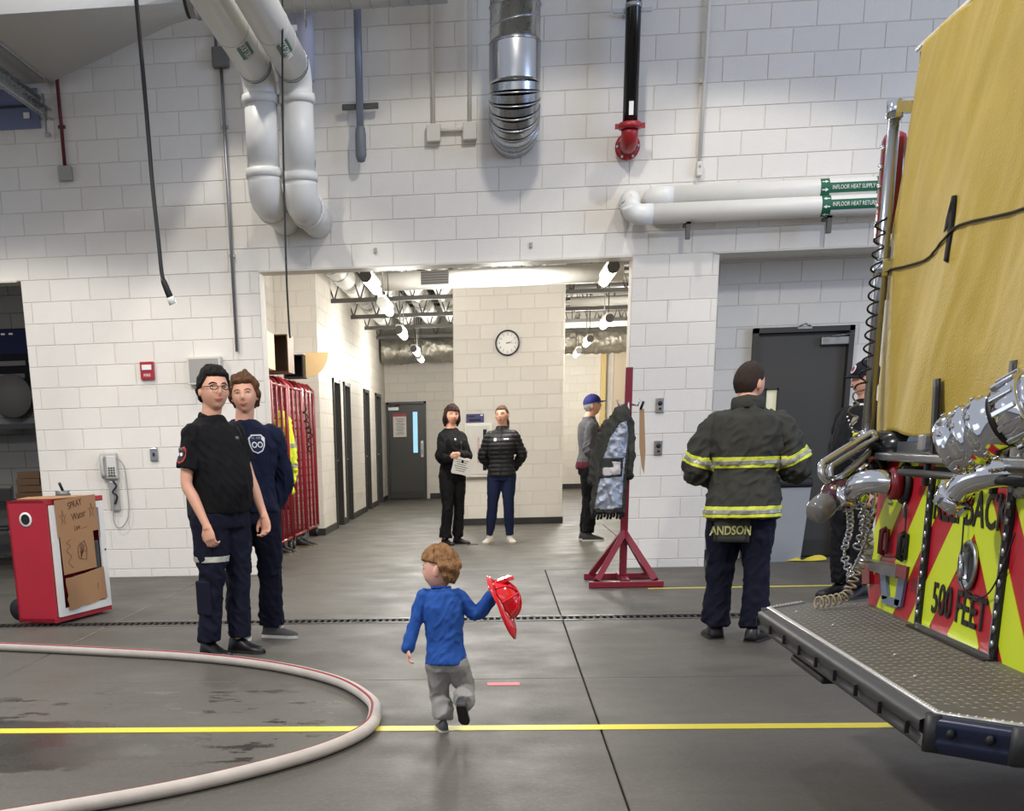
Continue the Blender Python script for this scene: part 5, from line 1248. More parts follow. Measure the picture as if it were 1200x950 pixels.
# hanging tail flap with lettering
zf = .455*S_
fp = []
b = B(); b.grid(lambda u, v_: V(.16-.22*u, .135+.02*math.sin(u*5)+.01*v_, zf+.02-.16*v_-.01*u), 10, 6); fo = b.build('name_flap', turn, coat); sm_ = fo.modifiers.new('s', 'SOLIDIFY'); sm_.thickness = .006
Mf = frame((.055, .2, zf-.075), (-1, 0, 0), (0, 0, 1)); text_on(fo, Mf, 'ANDSON', .074, mat('reflective_letters', (214, 214, 150), .4), fo, 'lettering', .80, .007, .12, .002)
dh = hairmat('short_dark_hair', (50, 38, 32))
hair_part('hair', P6['Hm'], P6['hh'], P6['fn'], dh, r, smask(.25, .0, -.26), .022, .008, 20, 8, strand=.008)
face_parts(r, P6['Hm'], P6['hh'], P6['fn'], dh)
for (hp, kn, an), yw_ in zip(P6['legs'], (14, -18)): shoe(r, an, yw_, .285, shoe_b, sole_b, w_=1.1)

# ------------------------------------------------ officer in black with cap, behind the truck corner
loc = (2.84, 10.9, 0); H = 1.80; rz = -62
P7 = person('officer in dark uniform and navy cap standing behind the corner of the fire truck', loc, rz, H, SP, [LEGL, LEGR],
    [[(.112, 0, .79), (.138, .01, .63), (.135, -.02, .475), (0, -.1, -1), (-1, 0, 0), 35], [(-.112, 0, .79), (-.138, .01, .63), (-.135, -.02, .475), (0, -.1, -1), (1, 0, 0), 35]],
    look=(-14, 2, 0), bw=1.12, hh=.132, fat=.3)
r = P7['root']
uni = mat('black_uniform', (19, 20, 25), .7, var=.15, vscale=12, bump=.15, bscale=250)
js = top(P7, 'uniform_jacket', uni, .50, .014, 1, (1.35, 1.5, 1.5), amp=.006, seed=71, collar_h=.012, belly=.03)
trousers(P7, uni, .1, .010, 2.1, amp=.005, seed=72)
cm = mat('navy_cap', (18, 20, 32), .75)
hair_part('hair', P7['Hm'], P7['hh'], P7['fn'], dh, r, smask(.3, -.06, -.28), .025, .008, 14, 6)
cap(P7, cm, cm, badge=mat('cap_badge_white', (210, 204, 206), .5)); face_parts(r, P7['Hm'], P7['hh'], P7['fn'], dh)
pts = [P7['Hm'] @ (V(x, -.452-.0*abs(x), -.195-.3*x*x)*P7['hh']) for x in (-.13, -.06, 0, .06, .13)]; B().tube(pts, [.012*P7['hh'], .022*P7['hh'], .022*P7['hh'], .022*P7['hh'], .012*P7['hh']], 8).build('moustache', dh, r)
b = B(); b.box((0, 0, 0), (.065, .03, .12), T(tuple(P7['che']+V(.125, -.15, -.08)), rz=R(20)), bev=.01); b.build('radio', yel, r)
for i in range(4): B().box((0, -.017, .03-i*.018), (.045, .004, .008), T(tuple(P7['che']+V(.125, -.15, -.08)), rz=R(20))).build('radio_slot', M_black, r)
Mb = frame(P7['che']+V(.07, -.2, .07), (1, .1, 0), (0, 0, 1)); patch(js, Mb, [(0, .035), (.026, .018), (.03, -.01), (0, -.04), (-.03, -.01), (-.026, .018)], mat('badge_silver', (196, 190, 170), .3, .8), 'badge', js, off=.005)
for k in range(5):
    q = P7['che']+V(-.02+.028*k, -.20, .10-.028*k); patch(js, frame(q, (1, 0, 0), (0, 0, 1)), [(-.008, -.006), (.008, -.006), (.008, .006), (-.008, .006)], cloth_white, 'mic_cord_clip', js, off=.006)
for s in (-1, 1): patch(js, frame(P7['nk']+V(s*.06, -.14, -.01), (1, 0, 0), (0, 0, 1)), [(-.02, -.008), (.02, -.008), (.02, .008), (-.02, .008)], cloth_white, 'collar_pin', js, off=.006)
for (hp, kn, an), yw_ in zip(P7['legs'], (14, -12)): shoe(r, an, yw_, .285, shoe_b, sole_b)

# ------------------------------------------------ toddler walking away, toy helmet in the right hand
loc = (-.22, 5.98, 0); H = .875; rz = 176
def tl(x, y, Y, dz=0): p = oY(x, y, Y); p.z += dz; return world_local(loc, rz, H, p)
fLp = oZ(519, 857); ank_l = (fLp.x, 5.97, .045); ank_r = tuple(oY(543, 826, 5.86))
KS = [tuple(tl(523, 772, 5.98)), tuple(tl(521, 748, 5.98)), tuple(tl(519, 716, 5.98)), tuple(tl(517, 690, 5.985))]
PK = person('toddler in blue long-sleeved shirt and grey trousers walking away', loc, rz, H, KS,
    [[tl(513, 778, 5.98), tl(516, 812, 6.01), world_local(loc, rz, H, ank_l)], [tl(535, 778, 5.97), tl(545, 806, 6.03), world_local(loc, rz, H, ank_r)]],
    [[tl(495, 699, 5.98), tl(486, 732, 5.97), tl(478.5, 759, 5.95), (-.0, .3, -1), (-1, 0, 0), 38], [tl(540, 698, 5.98), tl(557, 719, 5.99), tl(576, 699, 5.98), (-.5, .1, 1), (0, 1, .2), 60]],
    look=(76, 3, 0), bw=1.02, hh=.215, voxel=.0042, kid=True, head_off=(.008, .0, -.03), skin=mat('skin_child', (226, 172, 152), .5, var=.04))
r = PK['root']
sk = mat('blue_jersey', (40, 82, 158), .8, var=.12, vscale=14, bump=.15, bscale=350)
js = top(PK, 'shirt', sk, PK['pel'].z/H-.02, .012, .97, (1.35, 1.4, 1.5), amp=.010, seed=81, voxel=.0042, sc=(13, 13, 6), belly=.02, neck_r=.05, flare=.012)
tk = trousers(PK, mat('grey_marl_jersey', (146, 144, 142), .85, var=.1, vscale=40, bump=.15, bscale=400), .3, .012, 2.3, amp=.009, seed=82, knee=1.15, upto=.9, thigh=1.05)
for a in PK['arms']:
    d = (a[2]-a[1]).normalized(); B().tube([a[1].lerp(a[2], .80), a[1].lerp(a[2], .97)], [.029, .026], 14).build('cuff', mat('blue_cuff', (84, 124, 170), .8), js)
bl = hairmat('strawberry_blond_hair', (140, 104, 70))
hair_part('hair', PK['Hm'], PK['hh'], PK['fn'], bl, r, (lambda d, p: (p.z-(.20 if p.y < -.2 else .20-.06*(p.y+.2)/.28 if p.y < .08 else .14-.47*min(1, (p.y-.08)/.12)))/.05+.5), .075, .05, 14, 2, n=160, mm=120, strand=.05)
face_parts(r, PK['Hm'], PK['hh'], PK['fn'], bl, iris=(90, 110, 130), lip=(200, 120, 112), brow_w=.008, mouth_w=.08)
b = B(); b.tube([PK['nk']+V(.042*math.cos(a), .042*math.sin(a), .008+.004*math.sin(a)) for a in [2*PI*i/16 for i in range(16)]], .006, 6, closed=True); b.build('neckband', sk, js)
dsh = mat('toddler_shoe_dark', (66, 66, 70), .6)
l0 = PK['legs'][0][2]; s0 = shoe(r, l0, 18, .135, dsh, sole_w, sole_w)
l1 = PK['legs'][1][2]; s1 = shoe(r, l1, -8, .135, dsh, mat('dark_sole', (34, 32, 30), .6), sole_w, pitch=52)
# toy helmet
hp_ = wm(r) @ PK['arms'][1][2]
t = thing('toy_helmet', 'shiny red plastic toy firefighter helmet hanging from the hand of the toddler', 'toy helmet', tuple(hp_))
rp = mat('red_plastic', (214, 22, 34), .14, coat=.6)
Mh = T((.05, -.0, -.018), sc=.9, rz=R(0)) @ rot('Y', 62) @ rot('X', 8) @ rot('Z', 90)
b = B(); b.grid(lambda u, v_: (lambda a, e: (.085*math.cos(a)*math.cos(e), .105*math.sin(a)*math.cos(e), .085*math.sin(e)+.006*abs(math.cos(4*a))*math.cos(e)))(2*PI*u, PI/2*v_), 48, 12, M=Mh); o = b.build('crown', rp, t); s = o.modifiers.new('s', 'SOLIDIFY'); s.thickness = .002
def brimf(u, v_):
    a = 2*PI*u; back = max(0, -math.sin(a)); w_ = .028+.075*back**2+.012*max(0, math.sin(a)); c_ = .085+w_*v_; d_ = .105+w_*v_
    return (c_*math.cos(a), d_*math.sin(a), -.012*v_-.02*back*v_*v_+.008*math.sin(v_*PI))
b = B(); b.grid(brimf, 48, 6, M=Mh); o = b.build('brim', rp, t); s = o.modifiers.new('s', 'SOLIDIFY'); s.thickness = .002
for k in range(4):
    a0 = k*PI/4; b = B(); b.tube([Mh @ V(.087*math.cos(a0)*math.cos(e), .107*math.sin(a0)*math.cos(e), .087*math.sin(e)+.004) for e in [PI*i/16 for i in range(17)]], .004, 6); b.build('crown_rib', rp, o)
b = B(); b.prism([Mh @ V(*p) for p in ((-.03, .085, .02), (.03, .085, .02), (.036, .075, .08), (0, .065, .105), (-.036, .075, .08))], (Mh.to_3x3() @ V(0, .02, .0))); b.build('front_shield', rp, t)

# ================================================================== fire truck (rear end, parked across the bay)
TX, TC, THW = 1.60, 4.575, 1.185
truck = thing('fire_truck', 'fire engine rear corner with chevron tailgate, yellow hose-bed cover and tread-plate step', 'fire truck', (TX, TC, 0))
def tb(b, name, m, parent=truck): return b.build(name, m, parent, world=True)
chev_red = mat('chevron_red', (178, 26, 42), .38, var=.08, vscale=9)
chev_yel = mat('chevron_lime', (208, 224, 40), .4, var=.05, vscale=9)
b = B(); b.box((TX+3.2, TC, .86), (6.4, 2*THW, .66)); tb(b, 'body', chev_red)
b = B(); b.box((TX-.004, TC, .885), (.008, 2*THW, .61)); tb(b, 'tailgate_panel', chev_red)
def clip(poly, nx, ny, c):   # keep nx*x+ny*y <= c
    out = []
    for i in range(len(poly)):
        p, q = poly[i], poly[(i+1) % len(poly)]; a = nx*p[0]+ny*p[1]-c; d = nx*q[0]+ny*q[1]-c
        if a <= 0: out.append(p)
        if (a < 0) != (d < 0) and abs(a-d) > 1e-9: t_ = a/(a-d); out.append((p[0]+(q[0]-p[0])*t_, p[1]+(q[1]-p[1])*t_))
    return out
for s in (1, -1):
    for k in range(-2, 4):
        a, e = .07+.44*k, .31+.44*k
        poly = [(0, .58), (THW, .58), (THW, 1.19), (0, 1.19)]   # (|y-c|, z)
        poly = clip(poly, 1, 1, e+.9); poly = clip(poly, -1, -1, -(a+.9)) if len(poly) > 2 else []
        if len(poly) > 2:
            b = B(); b.prism([(TX-.008, TC+s*p[0], p[1]) for p in poly], (-.0025, 0, 0)); tb(b, 'chevron_stripe', chev_yel)
# tailgate door: trims, hinge, latch, lettering
D0, D1, DZ0, DZ1 = 5.035, 4.265, .605, 1.165
for y, nm in ((D0, 'door_hinge'), (D1, 'door_hinge')):
    b = B(); b.box((TX-.016, y, (DZ0+DZ1)/2), (.012, .03, DZ1-DZ0)); hg = tb(b, nm, M_black)
    b = B(); b.box((TX-.02, y+.02*(1 if y == D0 else 1), (DZ0+DZ1)/2), (.014, .008, DZ1-DZ0)); tb(b, 'door_trim', M_chrome)
    for k in range(11): b = B(); b.tube([(TX-.024, y, DZ0+.03+k*.048), (TX-.024, y, DZ0+.055+k*.048)], .008, 8); tb(b, 'hinge_knuckle', M_steel, hg)
b = B(); b.box((TX-.02, (D0+D1)/2, DZ0+.004), (.02, D0-D1, .012)); tb(b, 'door_trim', M_chrome)
b = B(); b.box((TX-.03, (D0+D1)/2, DZ0-.012), (.05, D0-D1+.05, .02)); tb(b, 'door_sill', M_black)
b = B(); b.box((TX-.016, (D0+D1)/2, DZ1), (.012, D0-D1, .02)); tb(b, 'door_header', M_black)
lm = mat('letter_black', (14, 13, 14), .5)
def tl_(name, body, y, z, size, sx=.8): 
    o = text_mesh(name, body, size, lm, truck, frame((-.0135, y-TC, z), (0, -1, 0), (0, 0, 1)), .0012, sx=sx, font_off=.0022); return o
tl_('lettering', 'KEEPBACK', (D0+D1)/2+.0, 1.045, .165, .92); tl_('lettering', '500 FEET', (D0+D1)/2, .715, .155, .92)
q = T((TX-.012, TC+.005, .865), ry=-PI/2)
b = B(); b.lathe([(.062, .0), (.082, .0), (.085, .008), (.08, .014), (.066, .012), (.058, -.004)], 40, q, caps=False); tb(b, 'latch_ring', M_steel)
b = B(); b.lathe([(0, -.002), (.06, -.002)], 32, q); tb(b, 'latch_pan', mat('latch_dark', (70, 72, 76), .3, .8))
b = B(); b.tube([(TX-.02, TC+.03, .90), (TX-.045, TC, .895), (TX-.045, TC-.02, .84), (TX-.03, TC+.02, .82)], .009, 8); b.box((TX-.03, TC, .865), (.02, .02, .09), bev=.004); tb(b, 'latch_handle', M_chrome)
b = B(); b.tube(curve([(TX-.03, TC+.07, 1.13), (TX-.03, TC+.05, .95), (TX-.04, TC+.0, .83), (TX-.035, TC-.1, .775), (TX-.03, TC-.24, .80), (TX-.03, TC-.34, .9), (TX-.03, TC-.4, 1.0)], 8), .003, 5); tb(b, 'retaining_cable', M_black)
# top ledge and hose bed
al = mat('dull_aluminium', (150, 154, 158), .35, .9, rvar=.1, vscale=8)
b = B(); b.box((TX-.03, TC, 1.205), (.10, 2*THW, .03), bev=.006); b.box((TX+.01, TC, 1.235), (.05, 2*THW, .05)); tb(b, 'rear_ledge', al)
b = B(); b.box((TX+.6, TC, 1.215), (1.2, 2*THW-.05, .02)); tb(b, 'bed_floor', mat('bed_floor_dark', (60, 62, 66), .4, .5))
b = B(); b.tube([(TX-.09, TC+.62, 1.155), (TX-.09, TC-.9, 1.155)], .013, 10)
for y in (TC+.58, TC-.1, TC-.8): b.box((TX-.05, y, 1.16), (.09, .03, .03))
tb(b, 'grab_rail', M_black)
# hose-bed cover
tarp = mat('yellow_vinyl_cover', (186, 160, 70), .58, var=.14, vscale=5, bump=.35, bscale=120)
def cover(u, v):
    y = TC+THW+.02-(2*THW+.04)*u; z = 1.29+1.39*v
    y += (.10*(1-v) if u < .01 else 0)*1.0+.05*(1-v)*(1-u)
    edge = math.exp(-(u/.03)**2)
    x = TX-.02-.03*math.sin(PI*v)*.6+.03*edge
    x += .018*noise.noise(Vector((y*2.2+z*1.4, z*1.1, 0)))+.012*math.sin((y*6+z*3.2)+2*noise.noise(Vector((y, z, 4))))*(1-.5*v)
    x += .012*abs(noise.noise(Vector((y*4.5+z*3.2, (z-y)*1.1, 2.))))+.006*abs(noise.noise(Vector((y*11+z*8, (z-y)*2.5, 7.))))
    z += .012*math.sin(y*7)*(1-v)-.02*edge*v
    return (x, y, z)
b = B(); b.grid(cover, 110, 90); cv = tb(b, 'hose_bed_cover', tarp); sm_ = cv.modifiers.new('s', 'SOLIDIFY'); sm_.thickness = .004; sm_.offset = 1
b = B(); b.grid(lambda u, v: (TX+5.5*u, TC+THW+.0-(2*THW)*v, 2.675+.015*math.sin(v*9)), 8, 12); b.grid(lambda u, v: (TX+5.5*u, TC+THW, 1.29+1.39*v), 8, 8); b.grid(lambda u, v: (TX+5.5*u, TC-THW, 1.29+1.39*v), 8, 8); tb(b, 'cover_top_and_sides', tarp)
b = B(); b.tube([(TX-.01, TC+THW+.01, 2.685), (TX-.01, TC-THW, 2.685)], .008, 8); tb(b, 'cover_hem_bead', M_white)
b = B(); b.tube([(TX+.03, TC+.55, 2.65), (TX+.03, TC+.55, 2.74), (TX+.2, TC+.5, 2.76)], .018, 8); tb(b, 'cover_bow', M_black)
# figure 1 on the cover, projected to the cloth
def cover_x(y, z): u = (TC+THW+.02-y)/(2*THW+.04); return cover(u, (z-1.29)/1.39)[0]
def on_cover(quad, n1=12):
    q_ = [oX(*p_, TX-.03) for p_ in quad]
    def f(u, v): p_ = q_[0].lerp(q_[1], u).lerp(q_[3].lerp(q_[2], u), v); return (cover_x(p_.y, p_.z)-.010, p_.y, p_.z)
    return f
b = B(); b.grid(on_cover(((1113.5, 305), (1121.5, 307), (1129, 228), (1121.5, 229))), 2, 14); b.grid(on_cover(((1112, 272), (1119.5, 264), (1126, 229), (1121.5, 231))), 2, 8)
o = tb(b, 'number_one', mat('painted_numeral', (16, 15, 15), .8)); s_ = o.modifiers.new('s', 'SOLIDIFY'); s_.thickness = .002
pts = [(5.86, 1.925), (5.6, 1.905), (5.3, 1.90), (5.12, 1.93), (4.9, 1.955), (4.5, 1.935), (4.1, 1.93), (3.5, 1.95)]
b = B(); b.tube([(cover_x(min(y, 5.75), z)-.012, y, z) for y, z in [(p.x, p.y) for p in curve([V(a_, c_, 0) for a_, c_ in pts], 10)]], .0045, 6); tb(b, 'cover_cord', mat('dark_cord', (46, 42, 34), .7))
for (yt, yb, zt) in ((4.98, 4.99, 1.475), (4.31, 4.32, 1.50)):
    b = B(); k = 8
    b.grid(lambda u, v: (cover_x(yt, zt-(zt-1.31)*v)-.012, yt+.03-.06*u, zt-(zt-1.2)*v), 1, k); o = tb(b, 'cover_strap', M_black); s_ = o.modifiers.new('s', 'SOLIDIFY'); s_.thickness = .008
    b = B(); b.box((TX-.075, yt+.01, 1.26), (.03, .07, .06), bev=.008); tb(b, 'strap_buckle', M_steel)
    b = B(); b.box((TX-.06, yt, 1.16), (.02, .03, .10), bev=.005); tb(b, 'strap_end', M_black)
# corner pole and beacon
PXX, PYY = 1.545, 5.83
b = B(); b.tube([(PXX, PYY, 1.24), (PXX, PYY, 2.53)], .024, 16); tb(b, 'grab_pole', M_steel)
for z in (2.50, 1.27, 1.93): b = B(); b.lathe([(.026, -.035), (.033, -.03), (.033, .03), (.026, .035)], 16, T((PXX, PYY, z))); b.box((PXX+.03, PYY-.02, z), (.07, .03, .04)); tb(b, 'pole_bracket', M_chrome)
b = B(); b.box((PXX+.05, PYY+.16, 2.24), (.09, .10, .42), bev=.03); tb(b, 'side_beacon', mat('beacon_red', (120, 24, 40), .15, coat=.5))
for k in range(5): b = B(); b.tube([(PXX+.0, PYY+.12, 2.10+k*.07), (PXX+.0, PYY+.16, 2.12+k*.07)], .008, 6); tb(b, 'beacon_clip', M_chrome)
b = B(); b.tube([(PXX+.05, PYY+.12, 1.82), (PXX+.05, PYY+.12, 2.02)], .03, 12); tb(b, 'side_camera', mat('blue_grey_dev', (84, 92, 120), .3, .4))
b = B(); b.ell((PXX+.05, PYY+.1, 2.045), (.028, .028, .022)); tb(b, 'white_knob', M_white)
# step
ST = [(TX, TC+1.21), (1.31, TC+1.225), (1.135, TC+1.05), (1.14, TC-1.135), (1.30, TC-1.30), (TX, TC-1.31)]
tread = mat('tread_plate', (112, 108, 102), .55, .35, var=.25, vscale=7, rvar=.12)
b = B(); b.prism([(x, y, .585) for x, y in ST], (0, 0, .012)); tb(b, 'step_plate', tread)
b = B(); n_ = 0
def inside(x, y): return 1.175+(max(0, abs(y-TC)-.99)) < x < TX-.03 and abs(y-TC) < 1.16
for i in range(15):
    for j in range(84):
        x = 1.19+i*.028; y = TC-1.16+j*.028+(.014 if i % 2 else 0)
        if not inside(x, y): continue
        a = PI/4 if (i+j) % 2 else -PI/4; c_, s__ = math.cos(a), math.sin(a); L_, w_, h_ = .011, .0035, .0028
        vs = [(x+c_*L_, y+s__*L_, .597), (x-s__*w_, y+c_*w_, .597), (x-c_*L_, y-s__*L_, .597), (x+s__*w_, y-c_*w_, .597), (x, y, .597+h_)]
        b.add(vs, [(0, 1, 4), (1, 2, 4), (2, 3, 4), (3, 0, 4)])
o = tb(b, 'tread_bumps', mat('tread_plate_worn', (146, 141, 132), .5, .5)); o['kind'] = 'stuff'
b = B(); ed = [V(x, y, .600) for x, y in ST[1:5]]
b.tube([p+V(.016, 0, 0) for p in ed], .011, 8, flat=(.4, 1.2)); tb(b, 'step_edge_trim', mat('bright_edge', (206, 206, 202), .3, .6))
b = B()
for i in range(len(ed)-1):
    p, q_ = ed[i], ed[i+1]; d = (q_-p); nrm_ = V(-d.y, d.x, 0).normalized(); L_ = d.length; k = int(L_/.022)
    for j in range(k):
        c_ = p+d*((j+.5)/k)+V(.014, 0, .004); b.ell(c_, (.004, .004, .003), 6, 4)
o = tb(b, 'edge_studs', M_white); o['kind'] = 'stuff'
rub = mat('bumper_rubber', (44, 44, 46), .5, var=.1); nav = mat('navy_powder_coat', (26, 32, 56), .3, .3)
def bumper(p, q_, m, nm, bulge=.018):
    d = (q_-p); n1 = V(d.y, -d.x, 0).normalized(); n1 = n1 if n1.x < 0 else -n1
    def g(u, v):
        c_ = p+d*u; w__ = .5+.5*math.sin(u*PI*8.2)
        prof_ = [(0, .0), (bulge, -.012), (bulge, -.04), (bulge*.5+bulge*.3*w__, -.055), (bulge, -.075), (0, -.10)]
        i = min(int(v*5), 4); f = v*5-i; a = prof_[i]; c2 = prof_[i+1]
        return c_+n1*(a[0]+(c2[0]-a[0])*f)+V(0, 0, -.006+a[1]+(c2[1]-a[1])*f)
    b = B(); b.grid(g, max(2, int(d.length/.03)), 10); return tb(b, nm, m)
bm_ = bumper(ed[1], ed[2], rub, 'rubber_bumper', .03); bumper(ed[0], ed[1], rub, 'rubber_bumper'); b2_ = bumper(ed[2], ed[3], nav, 'corner_bumper', .012); bumper(V(*ST[4], .6), V(*ST[5], .6), nav, 'corner_bumper', .012)
for k in range(9): y = TC-1.05+k*.262; b = B(); b.box((1.105, y, .545), (.012, .012, .035)); tb(b, 'bumper_slot', M_black, bm_)
for k in (0, 1): p = ed[2].lerp(ed[3], .28+.45*k); b = B(); b.ell(p+V(-.012, -.012, -.045), (.012, .012, .014), 10, 6); tb(b, 'bumper_hole', M_black, b2_)
for p_ in ed: b = B(); b.tube([(p_.x+.006, p_.y, .598), (p_.x+.006, p_.y, .498)], .024, 10); tb(b, 'corner_post', rub)
b = B(); b.box((TX-.22, TC, .54), (.42, 2.2, .06)); tb(b, 'step_frame', mat('frame_black', (22, 22, 24), .5))
b = B(); b.box((1.16, TC+.25, .478), (.06, .5, .025), bev=.008); tb(b, 'step_tab', M_black)
for dx, dy in ((.35, -.6), (.9, -.2), (.6, .5), (.1, .9)): 
    b = B(); b.ell((1.22+dx*.1, TC+dy, .601), (.006, .006, .003), 8, 4); tb(b, 'step_bolt', M_white)
# rear wheels (mostly hidden)
for y in (TC+.95, TC-.95):
    b = B(); b.lathe([(.30, -.14), (.48, -.13), (.52, -.08), (.52, .08), (.48, .13), (.30, .14)], 40, T((TX+2.4, y, .52), rx=PI/2)); wh = tb(b, 'wheel', M_black)
    b = B(); b.lathe([(.0, -.1), (.30, -.12), (.30, .12), (0, .1)], 24, T((TX+2.4, y, .52), rx=PI/2)); tb(b, 'wheel_hub', M_steel, wh)
b = B(); b.box((TX+3.4, TC, .48), (6.0, .8, .2)); tb(b, 'chassis', mat('frame_black', (22, 22, 24), .5))

# tailgate fittings, left side
def onface(x, y, d=0.): p = oX(x, y, TX-d); return p
c_ = onface(1066, 566); q = T((TX-.01, c_.y, c_.z), ry=-PI/2)
b = B(); b.lathe([(0, 0), (.075, 0), (.08, .01), (.075, .02), (.05, .024), (.05, .03)], 32, q); ds = tb(b, 'discharge_flange', M_black)
b = B(); b.lathe([(.045, .02), (.062, .03), (.062, .06), (.045, .07)], 28, q); tb(b, 'discharge_collar', M_redd, ds)
e0 = V(TX-.07, c_.y, c_.z); pts = [e0, e0+V(-.05, .015, .01), e0+V(-.10, .06, .0), e0+V(-.12, .12, -.035)]
b = B(); b.tube(curve(pts, 6), [.045]*19, 20); tb(b, 'discharge_elbow', M_chrome, ds)
p2_ = pts[-1]; dv = (pts[-1]-pts[-2]).normalized(); q = dv.to_track_quat('Z', 'Y').to_matrix().to_4x4(); q.translation = p2_
b = B(); b.lathe([(.046, -.01), (.06, -.005), (.06, .035), (.05, .04), (.02, .05), (0, .05)], 24, q)
for k in range(4): a = k*PI/2+.4; b.box((0, 0, 0), (.02, .02, .03), q @ T((.064*math.cos(a), .064*math.sin(a), .015)))
tb(b, 'discharge_cap', M_chrome, ds)
def chainlinks(name, pts, r, m, parent):
    b = B(); P_ = curve(pts, 6)
    for i in range(0, len(P_)-1, 1):
        a_, c2 = P_[i], P_[i+1]; mth_ = (a_+c2)/2; d = (c2-a_); q = d.to_track_quat('X', 'Z').to_matrix().to_4x4() @ rot('X', 90*(i % 2)); q.translation = mth_; L_ = d.length*.62
        b.tube([q @ V(L_*math.cos(t_), r*1.6*math.sin(t_), 0) for t_ in [2*PI*j/10 for j in range(10)]], r*.45, 5, closed=True)
    return tb(b, name, m, parent)
chainlinks('cap_chain', [p2_+V(0, .02, -.04), p2_+V(.01, 0, -.14), p2_+V(.0, .02, -.24), p2_+V(.03, 0, -.33)], .010, M_chrome, ds)
chainlinks('cap_chain', [p2_+V(.03, -.02, -.03), p2_+V(.06, -.03, -.12), p2_+V(.04, -.02, -.22)], .012, M_steel, ds)
# big ribbed chrome suction adapter
f0 = oX(1116, 523, 1.325); r0 = V(TX-.02, 0, 0); rr = oX(1197, 480, 1.452); ax = (rr-f0).normalized(); q = ax.to_track_quat('Z', 'Y').to_matrix().to_4x4(); q.translation = f0
U = .087
b = B(); b.lathe([(U*.9, .04), (U*.93, 0), (U*1.02, 0), (U*1.05, .012), (U*1.0, .03), (U*1.0, .055), (U*1.06, .06), (U*1.06, .075), (U*.98, .08), (U*.98, .10), (U*1.04, .105), (U*1.04, .125), (U*.95, .13), (U*.95, .17)], 48, q, caps=False); ad = tb(b, 'suction_adapter', M_chrome)
b = B(); b.lathe([(0, .05), (U*.9, .045), (U*.93, .004)], 40, q, caps=False); tb(b, 'adapter_bore', mat('bore_dark', (70, 72, 80), .25, .9), ad)
b = B(); b.lathe([(U*.97, .165), (U*.97, .185)], 40, q); tb(b, 'adapter_gasket', M_black, ad)
b = B(); b.lathe([(U*.98, .185), (U*1.12, .19), (U*1.12, .255), (U*.98, .262)], 48, q); tb(b, 'adapter_swivel', M_chrome, ad)
for k in range(14):
    a = 2*PI*k/14; b = B(); b.box((0, 0, 0), (.012, .016, .07), q @ T((U*1.15*math.cos(a), U*1.15*math.sin(a), .222), rz=a), bev=.003); tb(b, 'swivel_lug', M_chrome, ad)
    for z_ in (.02, .067, .115): b = B(); b.box((0, 0, 0), (.010, .014, .012), q @ T((U*1.06*math.cos(a+.1), U*1.06*math.sin(a+.1), z_), rz=a+.1), bev=.002); tb(b, 'ring_lug', M_chrome, ad)
b = B(); b.lathe([(U*1.0, .262), (U*1.0, .28), (U*.85, .30), (U*.8, .55)], 40, q); tb(b, 'adapter_pipe', M_chrome, ad)
# right chrome elbow
g0 = onface(1192, 560, .02); pts = [V(TX-.01, g0.y-.03, g0.z+.01), V(TX-.09, g0.y-.01, g0.z+.015), V(TX-.15, g0.y+.05, g0.z-.01), V(TX-.17, g0.y+.09, g0.z-.06)]
b = B(); b.tube(curve(pts, 6), .042, 20); de = tb(b, 'discharge_elbow', M_chrome)
dv = (pts[-1]-pts[-2]).normalized(); q = dv.to_track_quat('Z', 'Y').to_matrix().to_4x4(); q.translation = pts[-1]
b = B(); b.lathe([(.043, -.02), (.056, -.015), (.056, .02), (.048, .025), (.0, .03)], 24, q)
for k in range(4): a = k*PI/2; b.box((0, 0, 0), (.022, .016, .03), q @ T((.06*math.cos(a), .06*math.sin(a), .0)))
tb(b, 'discharge_cap', M_chrome, de); q = T((TX-.012, g0.y-.03, g0.z+.01), ry=-PI/2)
b = B(); b.lathe([(.043, 0), (.07, 0), (.07, .012), (.043, .016)], 28, q); tb(b, 'discharge_flange', M_steel, de)
# handle bracket, plate and clips on the left strip
def plate(name, quad, m, th=.012, parent=truck, off=.012):
    P_ = [onface(*p, off) for p in quad]; b = B(); b.prism(P_, (-th, 0, 0)); return tb(b, name, m, parent)
pl_ = plate('plate_bracket', ((1025, 655), (1052, 661), (1066, 664), (1064, 677), (1034, 668)), al, .05)
blu = mat('blue_grey_frame', (120, 136, 168), .35, .4)
for nm, quad in (('bracket_arm', ((1034, 669), (1041, 671), (1043, 701), (1037, 702))), ('bracket_arm', ((1056, 675), (1064, 678), (1058, 711), (1051, 708))), ('bracket_foot', ((1036, 697), (1058, 703), (1055, 712), (1037, 706)))): plate(nm, quad, blu, .012)
plate('red_reflector', ((1053, 661), (1066, 664), (1064, 679), (1052, 674)), M_redd, .01, off=.065)
plate('side_marker', ((1019, 660), (1027, 660), (1027, 684), (1018, 684)), M_redd, .03, off=.0)
for (x, y) in ((1038, 634), (1060, 640)):
    p = onface(x, y, .02); b = B(); b.tube([p+V(0, 0, .05), p+V(-.02, 0, .04), p+V(-.02, 0, -.04), p+V(0, 0, -.05)], .012, 8); b.box(p, (.012, .05, .10), bev=.004); tb(b, 'hose_clip', M_black if x > 1050 else M_redd)
b = B(); b.ell(onface(1027, 643, .0)+V(.02, .05, 0), (.06, .06, .07), 16, 10); tb(b, 'round_lamp_housing', mat('housing_grey', (120, 122, 124), .4))
b = B(); b.tube(curve([onface(1036, 652, .03), onface(1048, 652, .04), onface(1058, 644, .03), onface(1061, 615, .02), onface(1062, 592, .02)], 6), .003, 5); tb(b, 'clip_wire', M_black)
